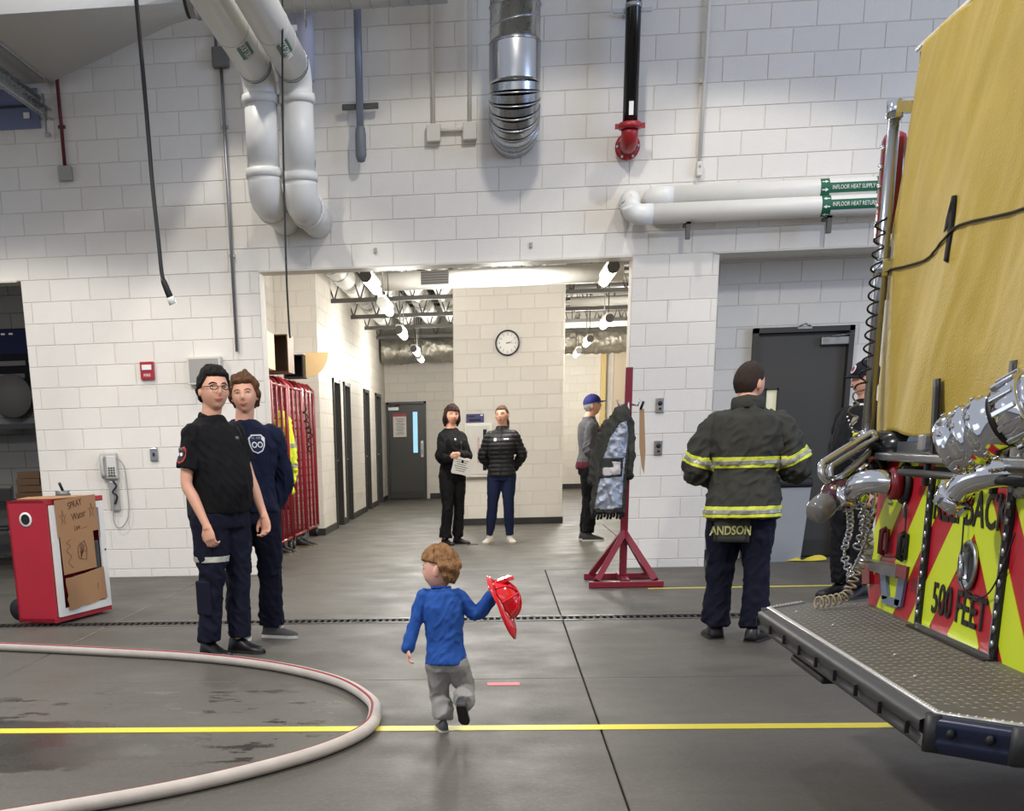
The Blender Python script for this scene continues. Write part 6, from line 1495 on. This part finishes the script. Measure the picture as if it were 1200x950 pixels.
p = onface(1044, 589, .015); b = B(); b.tube([p+V(0, -.02, 0), p+V(0, .02, 0)], .006, 6); b.ell(p, .01, 8, 6); tb(b, 'snap_hook', M_steel)
p = onface(1062, 594, .015); b = B(); b.tube([p+V(0, 0, .03), p+V(-.01, 0, .0), p+V(0, 0, -.04)], .007, 6); tb(b, 'snap_hook', M_steel)
b = B(); b.tube([(TX+.02, TC+THW+.03, .70), (TX+.02, TC+THW+.12, .74)], .03, 12); b.ell((TX+.0, TC+THW+.13, .75), (.04, .04, .04)); tb(b, 'side_outlet', M_steel)
# nozzle with chrome bail, stowed on the left corner
Yn = 5.62
tip = oY(953, 603, Yn-.15); ball = oY(983, 578, Yn-.08); back = oY(1040, 530, Yn+.1); ax = (tip-back).normalized()
nz = thing('hose_nozzle', 'big fire nozzle with clear bumper, dark red ball and chrome bail at the truck corner', 'nozzle', tuple(ball))
def nb(b, name, m, parent=nz): return b.build(name, m, parent, world=True)
q = (-ax).to_track_quat('Z', 'Y').to_matrix().to_4x4(); q.translation = tip
b = B(); b.lathe([(0, 0.005), (.035, 0), (.05, .02), (.053, .07), (.045, .10)], 28, q); nb(b, 'bumper', mat('smoky_bumper', (116, 116, 114), .15, .1, coat=.5))
b = B(); b.lathe([(.04, .085), (.046, .09), (.046, .14), (.04, .145)], 28, q); nb(b, 'pattern_sleeve', mat('sleeve_navy', (30, 34, 50), .3))
b = B(); b.lathe([(.047, .098), (.049, .10), (.047, .103)], 28, q); b.lathe([(.047, .128), (.049, .13), (.047, .133)], 28, q); nb(b, 'sleeve_ring', M_chrome)
b = B(); b.ell(ball, (.072, .072, .066), 28, 18); nb(b, 'ball_body', mat('oxblood', (74, 18, 34), .2, coat=.5))
b = B(); b.tube([ball, back], [.045, .05], 20); nb(b, 'barrel', M_black)
b = B(); 
for t_ in (.35, .5, .65): pm = ball.lerp(back, t_); qq = (-ax).to_track_quat('Z', 'Y').to_matrix().to_4x4(); qq.translation = pm; b.lathe([(.045, -.012), (.06, -.01), (.06, .01), (.045, .012)], 20, qq)
nb(b, 'barrel_ring', mat('barrel_grey', (74, 74, 78), .3, .7))
b = B(); bl_pts = [oY(972, 566, Yn-.1), oY(963, 556, Yn-.1), oY(963, 545, Yn-.09), oY(969, 539, Yn-.07), oY(1000, 520, Yn), oY(1018, 509, Yn+.02), oY(1023, 508, Yn+.02), oY(1028, 517, Yn+.02)]
b.tube(curve(bl_pts, 6), .015, 12); nb(b, 'bail', M_chrome)
b = B(); b.tube(curve([p+V(.03, -.03, -.012) for p in bl_pts[1:6]], 6), .012, 10); nb(b, 'bail', M_steel)
b = B(); b.tube(curve([oY(978, 562, Yn-.1), oY(990, 556, Yn-.1), oY(1008, 541, Yn-.05), oY(1020, 528, Yn)], 6), .014, 10); nb(b, 'lower_arm', M_steel)
b = B(); b.tube([oY(965, 560, Yn-.09), oY(972, 545, Yn-.09)], .008, 8); nb(b, 'white_clip', M_white)
b = B(); b.box(oY(1020, 538, Yn+.0), (.05, .02, .02), T((0, 0, 0))); nb(b, 'orange_tag', mat('orange_tag', (206, 110, 84), .5))
b = B(); b.tube([oY(1030, 525, Yn+.05), oY(1072, 522, Yn-.1)], [.07, .05], 14); nb(b, 'mount_body', M_blackgl)
b = B(); b.tube([oY(1020, 545, Yn), oY(1002, 553, Yn-.05)], [.03, .025], 12); nb(b, 'knuckle', M_chrome)
# coiled cords
def coil(name, pts, r, rw, pitch, m, label, cat='cord'):
    P_ = curve([Vector(p) for p in pts], 12); L_ = [0]
    for a_, c2 in zip(P_, P_[1:]): L_.append(L_[-1]+(c2-a_).length)
    n_ = int(L_[-1]/pitch*12); out = []; u = None; k = 0
    for i in range(n_+1):
        s_ = L_[-1]*i/n_
        while k < len(L_)-2 and L_[k+1] < s_: k += 1
        f = (s_-L_[k])/max(1e-6, L_[k+1]-L_[k]); c2 = P_[k].lerp(P_[k+1], f); d = (P_[k+1]-P_[k]).normalized()
        if u is None: u = V(1, 0, 0)
        u = (u-d*u.dot(d)).normalized(); w__ = d.cross(u); a = 2*PI*i/12; out.append(c2+(u*math.cos(a)+w__*math.sin(a))*r)
    t = thing(name, label, cat, tuple(P_[-1])); b = B(); b.tube([p-P_[-1] for p in out], rw, 5); b.build('cable', m, t); return t
coil('coiled_cord', [oY(1033, 255, 5.8), oY(1026, 320, 5.8), oY(1021, 380, 5.75), oY(1016, 425, 5.72), oY(1008, 455, 5.7)], .020, .0042, .052, M_black, 'black coiled cord hanging beside the chrome truck pole')
tan_ = mat('tan_rubber', (176, 160, 130), .5)
coil('coiled_cord', [oY(1008, 455, 5.7), oY(1000, 480, 5.68), oY(1002, 510, 5.66), oY(1000, 560, 5.6)], .018, .0036, .06, mat('grey_coil', (120, 114, 104), .5), 'thin grey coiled cord in front of the officer in the navy cap')
coil('coiled_cord', [oY(1012, 600, 5.62), oY(1016, 640, 5.62), oY(1004, 668, 5.62), oY(996, 690, 5.62), oY(990, 699, 5.6), oY(975, 703, 5.58), oY(955, 706, 5.55)], .022, .0042, .028, tan_, 'tan coiled cord lying on the far end of the tread-plate step')
t = thing('chain_bundle', 'bright chain and clips hanging at the truck corner under the chrome elbow', 'chain', tuple(oY(1015, 600, 5.62)))
for j, (xa, ya, xb, yb) in enumerate(((1018, 556, 1013, 590), (1026, 560, 1022, 610), (1013, 585, 1017, 640))):
    P_ = [oY(xa+(xb-xa)*i/9+2*math.sin(i*2+j), ya+(yb-ya)*i/9, 5.6+.01*j)-t.location for i in range(10)]; b = B(); b.tube(P_, [.012 if i % 2 else .006 for i in range(10)], 8); b.build('chain_strand', M_chrome, t)
o = B().tube(curve([oY(1012, 575, 5.6), oY(1016, 625, 5.6), oY(1005, 655, 5.58), oY(992, 680, 5.58)], 6), .005, 6).build('air_line', M_steel); recentre(o, tuple(oY(992, 680, 5.58))); tag(o, 'thin silver air line looping down at the truck corner', 'cord')

# ================================================================== hose on the floor
hz = [(-4.6, 8.95), (-3.42, 8.60), (-2.62, 8.33), (-1.92, 8.05), (-1.34, 7.66), (-.90, 7.14), (-.66, 6.58), (-.60, 6.17), (-.62, 5.83), (-.76, 5.46), (-1.0, 5.11), (-1.29, 4.80), (-1.67, 4.50), (-2.2, 4.15), (-3.0, 3.7)]
hp = curve([V(x, y, .031) for x, y in hz], 14); t = thing('fire_hose', 'white fire hose with thin red stripe curving across the floor around the toddler', 'hose', (-.60, 6.17, 0)); O = t.location
hm = mat('hose_jacket', (190, 182, 174), .75, var=.2, vscale=9, bump=.25, bscale=220)
b = B(); b.tube([p-O for p in hp], .032, 20, flat=(.92, 1.06), start=(0, 0, 1)); b.build('jacket', hm, t)
vs = []; fs = []
for i, p in enumerate(hp):
    d = (hp[min(i+1, len(hp)-1)]-hp[max(i-1, 0)]).normalized(); sd = V(-d.y, d.x, 0)
    for a in (R(56), R(76)): vs.append(p-O+V(0, 0, .0303*math.sin(a))+sd*(-.0350)*math.cos(a))
for i in range(len(hp)-1): fs.append((2*i, 2*i+1, 2*i+3, 2*i+2))
o = B().add(vs, fs, True).build('red_stripe', mat('stripe_red', (150, 36, 48), .6), t); s = o.modifiers.new('s', 'SOLIDIFY'); s.thickness = .002; s.offset = 0

# ================================================================== red hose-station box on wheels with cardboard signs
P0 = V(-3.46, 9.86, .02); u = V(.235, .972, 0).normalized(); dn = V(-u.y, u.x, 0); Wd, Dp, Ht = .86, .33, .93
t = thing('red_cabinet', 'red wheeled hose box with white framed front and taped cardboard signs, left of the officers', 'cabinet', tuple(P0+u*Wd/2+dn*Dp/2))
def cb(p, m): return p
def FM(a, d, z): return P0+u*a+dn*d+V(0, 0, z)
def boxf(b, a0, a1, d0, d1, z0, z1): b.prism([FM(a0, d0, z0), FM(a1, d0, z0), FM(a1, d1, z0), FM(a0, d1, z0)], (0, 0, z1-z0)); return b
def ct(b, name, m, parent=t): return b.build(name, m, parent, world=True)
cred = mat('scuffed_red_paint', (172, 26, 46), .42, var=.14, vscale=6)
ct(boxf(boxf(boxf(boxf(boxf(B(), 0, .02, 0, Dp, 0, Ht), Wd-.02, Wd, 0, Dp, 0, Ht), 0, Wd, Dp-.02, Dp, 0, Ht), 0, Wd, 0, Dp, 0, .03), 0, Wd, 0, Dp, Ht-.02, Ht), 'shell', cred)
ct(boxf(boxf(boxf(boxf(B(), 0, Wd, -.012, .0, 0, .035), 0, Wd, -.012, 0, Ht-.035, Ht), 0, .03, -.012, 0, .035, Ht-.035), Wd-.03, Wd, -.012, 0, .035, Ht-.035), 'front_rim', cred)
fr = ct(boxf(boxf(boxf(boxf(B(), .04, Wd-.03, -.03, -.012, .04, .10), .04, Wd-.03, -.03, -.012, Ht-.09, Ht-.04), .04, .12, -.03, -.012, .10, Ht-.09), Wd-.11, Wd-.03, -.03, -.012, .10, Ht-.09), 'door_frame', M_white)
ct(boxf(B(), .03, Wd-.03, .16, .17, .03, Ht-.03), 'inner_back', cred)
ct(boxf(B(), Wd-.20, Wd-.12, -.008, -.006, .30, Ht-.35), 'door_glass', mat('dim_glass', (60, 64, 70), .1))
b = B(); b.ell(FM(Wd-.06, -.034, .50), .009, 10, 6); ct(b, 'lock', M_black, fr)
q = frame(FM(-.001, .17, .80), dn, (0, 0, 1)); q = Matrix.Translation(FM(0, .17, .79)) @ (-u).to_track_quat('Z', 'Y').to_matrix().to_4x4()
b = B(); b.lathe([(.04, 0), (.055, .0), (.055, .006), (.04, .008)], 24, q, caps=False); hl = ct(b, 'port_ring', M_white); b = B(); b.lathe([(0, .002), (.041, .002)], 20, q); ct(b, 'port_hole', M_black, hl)
for s_ in (.1, .25):
    q = Matrix.Translation(FM(.02+.14*0+.06, Dp+.03, .09)) @ u.to_track_quat('Z', 'Y').to_matrix().to_4x4(); 
    if s_ > .2: q.translation = FM(Wd-.08, Dp+.03, .09)
    b = B(); b.lathe([(.03, -.03), (.085, -.025), (.09, 0), (.085, .025), (.03, .03)], 24, q); ct(b, 'wheel', M_black)
b = B(); b.tube([FM(Wd-.25, .2, Ht), FM(Wd-.25, .2, Ht+.05)], .06, 16); ct(b, 'top_can', mat('can_grey', (120, 122, 124), .35, .6)); b = B(); b.tube([FM(Wd-.25, .2, Ht+.05), FM(Wd-.29, .2, Ht+.11)], .012, 8); ct(b, 'can_spout', M_black)
# cardboard signs: things of their own, taped on
ink = mat('marker_ink', (86, 52, 36), .7)
def card(a0, a1, z0, z1, tilt, label, d=-.034, torn=0, lean=0):
    o = thing('cardboard_sign', label, 'cardboard sign', tuple(FM((a0+a1)/2, d-.004, (z0+z1)/2)), 0, 'cardboard pieces on the red cabinet')
    M_ = frame((0, 0, 0), u, (0, 0, 1)) @ rot('Z', tilt); w_, h_ = (a1-a0)/2, (z1-z0)/2; random.seed(int(a0*1000)+torn)
    poly = []
    for (xa, ya, xb, yb) in ((-w_, -h_, w_, -h_), (w_, -h_, w_, h_), (w_, h_, -w_, h_), (-w_, h_, -w_, -h_)):
        for k in range(6): f = k/6; j = .012*torn*(1 if xa == xb == -w_ or ya == yb == -h_ else .2); poly.append((xa+(xb-xa)*f+random.uniform(-j, j), ya+(yb-ya)*f+random.uniform(-j, j)))
    b = B(); k = len(poly); b.prism([M_ @ V(x, y, -.003) for x, y in poly], M_.to_3x3() @ V(0, 0, .006)); b.build('board', M_card, o); return o, M_
def stroke(o, M_, pts, r=.004):
    b = B(); b.tube([M_ @ V(x, y, .0035) for x, y in pts], r, 5, flat=(.3, 1)); b.build('pen_stroke', ink, o)
o, M_ = card(.10, .70, .655, .935, 2, 'top cardboard sign with hand-written words and two stars on the red cabinet')
for (s__, x, y, si) in (('SPRAY', -.02, .09, .075), ('Water', .02, .0, .08), ('Line ___', .03, -.085, .055)): text_mesh('lettering', s__, si, ink, o, M_ @ T((x, y, .004), rz=R(6)), .0005)
for cx, cy in ((-.21, .0), (.22, .02)): stroke(o, M_, [(cx+.05*math.cos(PI/2+k*4*PI/5), cy+.06*math.sin(PI/2+k*4*PI/5)) for k in range(6)], .003)
b = B(); b.prism([FM(.1, -.03, Ht+.004), FM(.72, -.03, Ht+.004), FM(.70, .30, Ht+.004), (FM(.3, .33, Ht+.01)), FM(.10, .30, Ht+.004)], (0, 0, .006)); o2 = b.build('folded_flap', M_card, o, world=True)
o, M_ = card(.13, .62, .365, .665, 2, 'middle cardboard sign with cloud scribble and printed emblem on the red cabinet', d=-.036)
stroke(o, M_, [(p.x, p.y) for p in curve([V(-.10, .11, 0), (-.17, .09, 0), (-.12, .06, 0), (-.18, .03, 0), (-.12, -.02, 0), (-.17, -.06, 0), (-.11, -.11, 0)], 4)], .003)
for k in range(5): stroke(o, M_, [(.02+.008*k, -.06+.012*k), (.03+.014*k, .07-.006*k)], .004)
stroke(o, M_, [(-.01, -.05), (.10, -.07), (.12, .02), (.09, .08), (.0, .05), (-.02, .0), (-.01, -.05)], .004); stroke(o, M_, [(.0, .0), (.11, .0)], .004)
o, M_ = card(.15, .74, .09, .345, 4, 'bottom torn blank cardboard piece on the red cabinet', d=-.038, torn=1)
stroke(o, M_, [(.17, .02), (.165, -.03)], .004)

# ================================================================== coat stand with hanging turnout coat
t = thing('coat_stand', 'dark red square-post coat stand with cross feet right of the hall opening', 'coat stand', (1.15, 12.2, 0)); O = t.location
sm = mat('stand_maroon', (122, 18, 42), .35, coat=.2)
B().box((0, 0, .97), (.065, .065, 1.80), bev=.006).build('post', sm, t)
for s in (-1, 1):
    B().box((0, s*.36, .03), (.66, .06, .055), bev=.006).build('foot', sm, t)
    for s2 in (-1, 1):
        b = B(); b.tube([(0, s*.03, .46), (s2*.26, s*.34, .06)], .037, 4, smooth=False); b.build('brace', sm, t)
B().box((0, 0, .045), (.06, .74, .05)).build('base_bar', sm, t)
for z, s in ((1.56, -1), (1.56, 1)): B().tube([(s*.03, -.02, z), (s*.08, -.04, z-.01), (s*.10, -.05, z+.04)], .009, 8).build('hook', M_steel, t)
B().tube([(0, -.035, 1.58), (0, -.05, 1.52), (0, -.03, 1.46)], .012, 8).build('hook', M_steel, t)
ct_ = thing('turnout_coat', 'black turnout coat with silver quilted lining hanging open on the coat stand', 'coat', (.98, 12.05, .62)); O = ct_.location
S0 = [(V(.12, .03, .92), .03, .03, 0), (V(.10, .02, .86), .07, .06, 0), (V(.06, .0, .72), .105, .08, 0), (V(.03, 0, .45), .125, .09, 0), (V(.01, 0, .2), .145, .10, 0), (V(.01, 0, .03), .15, .10, 0)]
b = B(); loft(b, S0); limb(b, [V(.15, .02, .82), V(.19, .03, .6), V(.19, .02, .35)], [.045, .045, .035]); limb(b, [V(.0, .02, .78), V(-.10, .03, .55), V(-.12, .03, .3)], [.045, .045, .04])
cs = fuse(b, .01, 'shell', mat('turnout_black', (48, 48, 45), .85), ct_, 2, folds(.02, (9, 9, 4), 91))
lin_m = mat('silver_lining', (150, 156, 168), .38, .55, var=.25, vscale=22, bump=.9, bscale=26)
Ml = frame((0, -.2, .4), (1, 0, 0), (0, 0, 1))
region(cs, Ml, [(-.115, -.33), (-.02, -.35), (.12, -.33), (.125, -.1), (.14, .1), (.16, .28), (.14, .40), (.08, .38), (.0, .26), (-.06, .05)], lin_m, 'lining', ct_, .006)
pk = region(cs, Ml, [(-.085, -.08), (.115, -.06), (.125, .10), (-.06, .09)], M_black, 'inner_pocket', ct_, .011)
region(cs, Ml, [(-.05, -.06), (.09, -.04), (.09, .065), (.03, .065), (.03, .01), (-.05, .01)], mat('label_grey', (190, 184, 184), .6), 'pocket_label', pk, .016)
b = B()
for k in range(11): x = -.14+.028*k; b.tube([(x, -.06+.02*math.sin(k), .06), (x+.004, -.06, .0), (x, -.04, -.02+.012*math.sin(k*2))], .012, 6)
o = b.build('frayed_hem', M_black, ct_); o['kind'] = 'stuff'
st = thing('tan_strap', 'tan cloth strap hanging from the right hook of the coat stand', 'strap', (1.255, 12.13, 1.02))
b = B(); b.prism([(-.01, 0, .50), (.03, 0, .50), (.055, 0, .14), (.05, 0, -.05), (.03, 0, .0), (.0, 0, .18)], (0, .012, 0)); b.build('cloth', mat('tan_cloth', (170, 136, 104), .8), st)
b = B(); b.tube([(0, 0, .50), (.02, -.02, .56)], .012, 8); b.build('loop', M_black, st)

# ================================================================== grey bin and caution tape by the alcove door
t = thing('waste_bin', 'tall grey plastic waste bin with black lid rim behind the firefighter', 'bin', (2.93, 14.12, 0))
b = B(); vs = []
for z, w_, d_ in ((0, .20, .17), (.76, .25, .21)): vs += [(-w_, -d_, z), (w_, -d_, z), (w_, d_, z), (-w_, d_, z)]
b.add(vs, [(0, 1, 2, 3), (4, 5, 6, 7), (0, 1, 5, 4), (1, 2, 6, 5), (2, 3, 7, 6), (3, 0, 4, 7)]); b.build('body', mat('bin_grey', (150, 152, 154), .5, var=.05), t)
b = B(); b.box((0, 0, .79), (.54, .46, .10), bev=.03); b.build('lid_rim', M_black, t)
b = B(); vs = []; b.tube([(-.2, -.20, .1), (-.24, -.22, .7)], .01, 6); b.build('corner_rib', mat('bin_grey', (150, 152, 154), .5, var=.05), t)
def ribbon(u_, v_): return (2.95+.42*u_+.02*math.sin(u_*9), 13.95-.10*u_+.05*v_, .012+.05*abs(math.sin(u_*6))*v_+.05*max(0, u_-.7))
o = B().grid(ribbon, 24, 2).build('caution_tape', mat('caution_yellow', (206, 190, 60), .4)); recentre(o, (3.1, 13.95, 0)); tag(o, 'scrap of yellow caution tape crumpled on the floor beside the grey bin', 'tape')

# ================================================================== red gear racks in the nook
rr_ = mat('rack_red', (140, 16, 34), .3, coat=.3)
def rack(y, label, first=[None]):
    if first[0] is None:
        t = thing('gear_rack', label, 'rack', (-2.86, y, 0), 0, 'red wheeled gear racks'); first[0] = t
        z0, z1, L_, D_ = .16, 2.08, 1.12, .46
        for yy in (0, L_):
            b = B(); pts = [(-D_/2, yy, z0), (-D_/2, yy, z1-.08), (-D_/2+.08, yy, z1), (D_/2-.08, yy, z1), (D_/2, yy, z1-.08), (D_/2, yy, z0)]
            b.tube(pts, .024, 10, closed=True); b.build('end_hoop', rr_, t)
        for yy in (L_*.33, L_*.66):
            b = B(); pts = [(-D_/2, yy, z0), (-D_/2, yy, z1-.08), (-D_/2+.08, yy, z1), (D_/2-.08, yy, z1), (D_/2, yy, z1-.08), (D_/2, yy, z0)]; b.tube(pts, .018, 8, closed=True); b.build('divider_hoop', rr_, t)
        for x, z in ((-D_/2, z0), (D_/2, z0), (-D_/2, z1-.1), (D_/2, z1-.1), (-D_/2, 1.1)): B().tube([(x, 0, z), (x, L_, z)], .02, 8).build('rail', rr_, t)
        for yy in (0, L_*.33, L_*.66, L_):
            b = B()
            for k in range(18): zz = z0+.08+k*.105; b.tube([(-D_/2, yy, zz), (D_/2, yy, zz)], .0035, 4)
            for k in range(5): xx = -D_/2+D_*(k+.5)/5; b.tube([(xx, yy, z0), (xx, yy, z1)], .0035, 4)
            b.build('wire_panel', rr_, t)
        b = B()
        for k in range(18): zz = z0+.08+k*.105; b.tube([(-D_/2, 0, zz), (-D_/2, L_, zz)], .0035, 4)
        for k in range(11): yy = L_*(k+.5)/11; b.tube([(-D_/2, yy, z0), (-D_/2, yy, z1)], .0035, 4)
        b.build('back_grid', rr_, t)
        for x in (-D_/2+.02, D_/2-.02):
            for yy in (.06, L_-.06):
                b = B(); b.lathe([(.02, -.02), (.062, -.018), (.064, 0), (.062, .018), (.02, .02)], 16, T((x, yy, .064), ry=PI/2)); cs_ = b.build('caster', M_black, t)
                b = B(); b.lathe([(.0, -.022), (.035, -.022), (.035, .022), (0, .022)], 12, T((x, yy, .064), ry=PI/2)); b.box((x-.028, yy, .10), (.006, .04, .10)); b.box((x+.028, yy, .10), (.006, .04, .10)); b.build('caster_fork', M_galv, cs_)
        return t
    return dup(first[0], (-2.86, y, 0), label=label)
rack(14.35, 'nearest red gear rack, just inside the left edge of the opening'); rack(15.62, 'second red gear rack from the opening, behind the nearest one')
rack(16.9, 'third red gear rack, with the lime coat at its near end'); rack(18.1, 'farthest red gear rack, against the block corner of the nook')
# gear hanging in the racks
def jacket(name, loc_, h_, w_, m, label, cat='jacket', rz_=0, stripe=None, seed=0):
    t = thing(name, label, cat, loc_, R(rz_)); b = B()
    loft(b, [(V(0, 0, h_), .04, .03, 0), (V(0, 0, h_*.93), w_*.8, .06, 0), (V(0, 0, h_*.7), w_, .09, 0), (V(0, -.02, h_*.35), w_*.9, .10, 0), (V(0, -.01, 0), w_, .08, 0)])
    for s in (-1, 1): limb(b, [V(s*w_*.8, 0, h_*.88), V(s*w_*1.25, -.01, h_*.5), V(s*w_*1.2, -.02, h_*.15)], [.05, .055, .045])
    o = fuse(b, .012, 'shell', m, t, 2, folds(.03, (9, 9, 4), seed))
    if stripe:
        for z in (.3, .55): band(o, stripe, 'reflective_stripe', t, [(V(0, 0, h_*z), V(0, 0, 1)), (V(0, 0, h_*z+.05), V(0, 0, -1))], lambda p, n_: True, .004)
    return t
jacket('safety_jacket', (-2.72, 16.84, .72), .98, .10, mat('lime_jacket', (206, 220, 60), .7, var=.1), 'lime-yellow safety jacket hanging out of the third red rack', rz_=20, stripe=mat('silver_reflective', (150, 150, 140), .35), seed=3)
jacket('dark_coat', (-2.86, 15.35, .6), 1.2, .09, mat('turnout_black', (48, 48, 45), .85), 'dark coat hanging inside the nearest red rack', 'coat', 0, seed=5)
jacket('dark_coat', (-2.86, 17.6, .5), 1.2, .09, mat('turnout_black', (48, 48, 45), .85), 'dark coat hanging inside the third red rack behind the lime jacket', 'coat', 0, seed=6)
coil('looped_cord', [(-2.58, 18.0, 1.75), (-2.57, 18.1, 1.55), (-2.56, 18.3, 1.4), (-2.56, 18.2, 1.15)], .03, .010, .12, M_black, 'black cord looped on the farthest red rack')
for i, (y, x, lab) in enumerate(((16.2, -2.7, 'left'), (17.3, -2.6, 'middle'), (14.9, -2.75, 'near'))):
    t = thing('boots', 'pair of dark boots with pale soles on the floor under the %s red rack' % {'left': 'second', 'middle': 'third', 'near': 'nearest'}[lab], 'boots', (x, y, 0), R(70))
    for s in (-.07, .07):
        sh_ = shoe(t, V(s, 0, .085), 0, .27, M_black, mat('tan_sole', (150, 134, 104), .6)); B().tube([(s, .03, .06), (s, .03, .13)], .05, 12).build('boot_shaft', M_black, t)
# boxes on top of the racks
def cubby(name, x, y, z, w_, d_, h_, m, label, cat='box'):
    t = thing(name, label, cat, (x, y, z)); th = .015
    for nm, c2, s_ in (('bottom_panel', (0, 0, th/2), (w_, d_, th)), ('top_panel', (0, 0, h_-th/2), (w_, d_, th)), ('side_panel', (-w_/2+th/2, 0, h_/2), (th, d_, h_-2*th)), ('side_panel', (w_/2-th/2, 0, h_/2), (th, d_, h_-2*th)), ('back_panel', (0, d_/2-th/2, h_/2), (w_-2*th, th, h_-2*th))): B().box(c2, s_).build(nm, m, t)
    return t
cubby('wooden_cubby', -2.78, 15.2, 2.11, .50, .46, .38, M_wood, 'open birch box on top of the nearest red rack', 'box')
t = thing('wooden_board', 'pale plywood board with a round knob hole standing in the birch box', 'board', (-2.70, 14.95, 2.13)); B().box((0, 0, .17), (.10, .02, .32)).build('panel', mat('pale_plywood', (222, 190, 140), .6), t); b = B(); b.lathe([(0, 0), (.025, 0)], 16, T((.0, -.012, .08), rx=PI/2)); b.build('knob_hole', M_wood, t)
t = cubby('wooden_cubby', -2.66, 16.2, 2.11, .40, .46, .42, M_wooddark, 'dark open box on top of the second red rack, holding a plaid cloth', 'box')
t = thing('plaid_cloth', 'grey and violet plaid cloth hanging from the dark box on the racks', 'cloth', (-2.70, 15.95, 2.12)); o = B().grid(lambda u, v: (-.04+.10*u+.02*math.sin(v*4), .015*math.sin(u*6), .34-.33*v), 8, 12).build('fabric', mat('plaid_violet', (120, 112, 134), .8, var=.3, vscale=60), t); B().box((-.01, 0, .36), (.05, .03, .05)).build('white_tag', M_white, t)
t = cubby('speaker_box', -2.62, 17.6, 2.11, .26, .40, .28, M_black, 'black box on top of the third red rack', 'box')
t = thing('quarter_round_shelf', 'pale quarter-round wooden shelf piece on top of the racks by the corridor corner', 'shelf', (-2.40, 17.62, 2.12)); b = B(); b.prism([(-.09, 0, .0), (-.09, 0, .30)]+[(-.09+.30*math.cos(a), 0, .30-.30*math.sin(a)) for a in [PI/2*k/8 for k in range(9)]][:-1], (0, .03, 0)); b.build('panel', mat('pale_plywood', (222, 190, 140), .6), t)

# ================================================================== dim room behind the left doorway
t = thing('flag_banner', 'dark blue flag with white stars and grey stripes in the dim left room', 'flag', (-6.05, 16.56, 2.2))
fb = mat('flag_navy', (34, 40, 74), .8); B().box((0, 0, .1), (.95, .012, .90)).build('cloth', mat('flag_black', (24, 25, 30), .8), t); B().box((-.05, -.01, .40), (.6, .006, .28)).build('blue_field', fb, t)
for k, (z, w_) in enumerate(((.15, .5), (.0, .45), (-.14, .5), (-.28, .9))): B().box((-.05 if w_ < .8 else 0, -.01, z-.0), (w_, .006, .055)).build('stripe', mat('flag_grey', (118, 116, 116), .8), t)
for k in range(5):
    b = B(); c2 = (.30+.012*k, -.012, .26-.10*k); pts = [(c2[0]+(.032 if j % 2 == 0 else .013)*math.cos(PI/2+j*PI/5), c2[1], c2[2]+(.032 if j % 2 == 0 else .013)*math.sin(PI/2+j*PI/5)) for j in range(10)]; b.prism(pts, (0, -.003, 0)); b.build('star', M_white, t)
for k in range(3): B().box((-.15+.1*k, -.013, .49), (.05, .003, .02)).build('white_mark', M_white, t)
t = thing('round_panel', 'round grey disc hanging in front of the flag in the dim left room', 'disc', (-6.02, 16.42, 1.96)); b = B(); b.lathe([(0, -.02), (.25, -.02), (.26, 0), (.25, .02), (0, .02)], 40, T((0, 0, 0), rx=PI/2)); b.build('disc', mat('disc_grey', (92, 90, 88), .7), t); B().box((0, .06, 0), (.04, .12, .04)).build('mount', M_frame, t)
b = B(); b.box((-6.4, 16.3, 1.60), (1.6, .4, .06)); o = b.build('wall_shelf', M_blackgl); recentre(o, (-6.4, 16.3, 1.6)); tag(o, 'black wall shelf under the flag in the dim left room', 'shelf')
def folding_chair(x, y, rz_, label):
    t = thing('folding_chair', label, 'chair', (x, y, 0), R(rz_), 'black folding chairs')
    B().box((0, 0, .46), (.42, .40, .04), bev=.015).build('seat', M_black, t)
    B().box((0, .21, .82), (.42, .03, .16), bev=.012).build('backrest', M_black, t)
    for s in (-1, 1):
        B().tube([(s*.22, .22, .92), (s*.22, .10, .46), (s*.22, -.24, .01)], .012, 8).build('leg', M_frame, t); B().tube([(s*.20, -.16, .46), (s*.20, .26, .01)], .012, 8).build('leg', M_steel, t)
    B().tube([(-.22, -.14, .14), (.22, -.14, .14)], .009, 8).build('stretcher', M_frame, t)
folding_chair(-5.85, 14.9, 10, 'black folding chair in the dim left room, nearest the red cabinet'); folding_chair(-6.45, 15.1, -8, 'black folding chair at the far left edge of the dim room')
t = thing('long_table', 'dark folding table along the back of the dim left room', 'table', (-6.3, 16.0, 0)); B().box((0, 0, .72), (1.9, .6, .04)).build('tabletop', mat('table_dark', (58, 57, 55), .5), t)
for s in (-.85, .85):
    for q_ in (-.25, .25): B().tube([(s, q_, 0), (s, q_, .70)], .018, 8).build('leg', M_frame, t)
for k in range(4):
    o = B().box((0, 0, .04), (.34-.02*k, .26, .075), bev=.004).build('cardboard_box', mat('brown_box', (104, 82, 62), .8)); o.location = (-5.72+.015*(k % 2), 15.95, .742+.082*k); tag(o, ['lowest', 'second lowest', 'second highest', 'topmost'][k]+' flat brown box in the stack on the dark table', 'box', 'brown boxes stacked in the left room')
o = B().box((0, 0, .43), (.9, .03, .6)).build('bench_board', mat('bench_grey', (74, 73, 70), .6)); o.location = (-6.1, 15.35, 0); tag(o, 'grey board leaning low behind the folding chairs in the dim left room', 'board')
t = thing('small_floor_cable', 'short grey cable lying on the floor left of the woman in sneakers', 'cable', (-.33, 16.95, 0)); b = B(); b.tube(curve([(-.06, -.04, .006), (0, .02, .006), (.08, .03, .006)], 6), .006, 6); b.build('cable', M_joist, t)
lamp('AREA', (-6.2, 14.6, 3.2), (-6.2, 15.5, 0), 12, (1, .97, .92), 1.0, name='left_room_lamp')
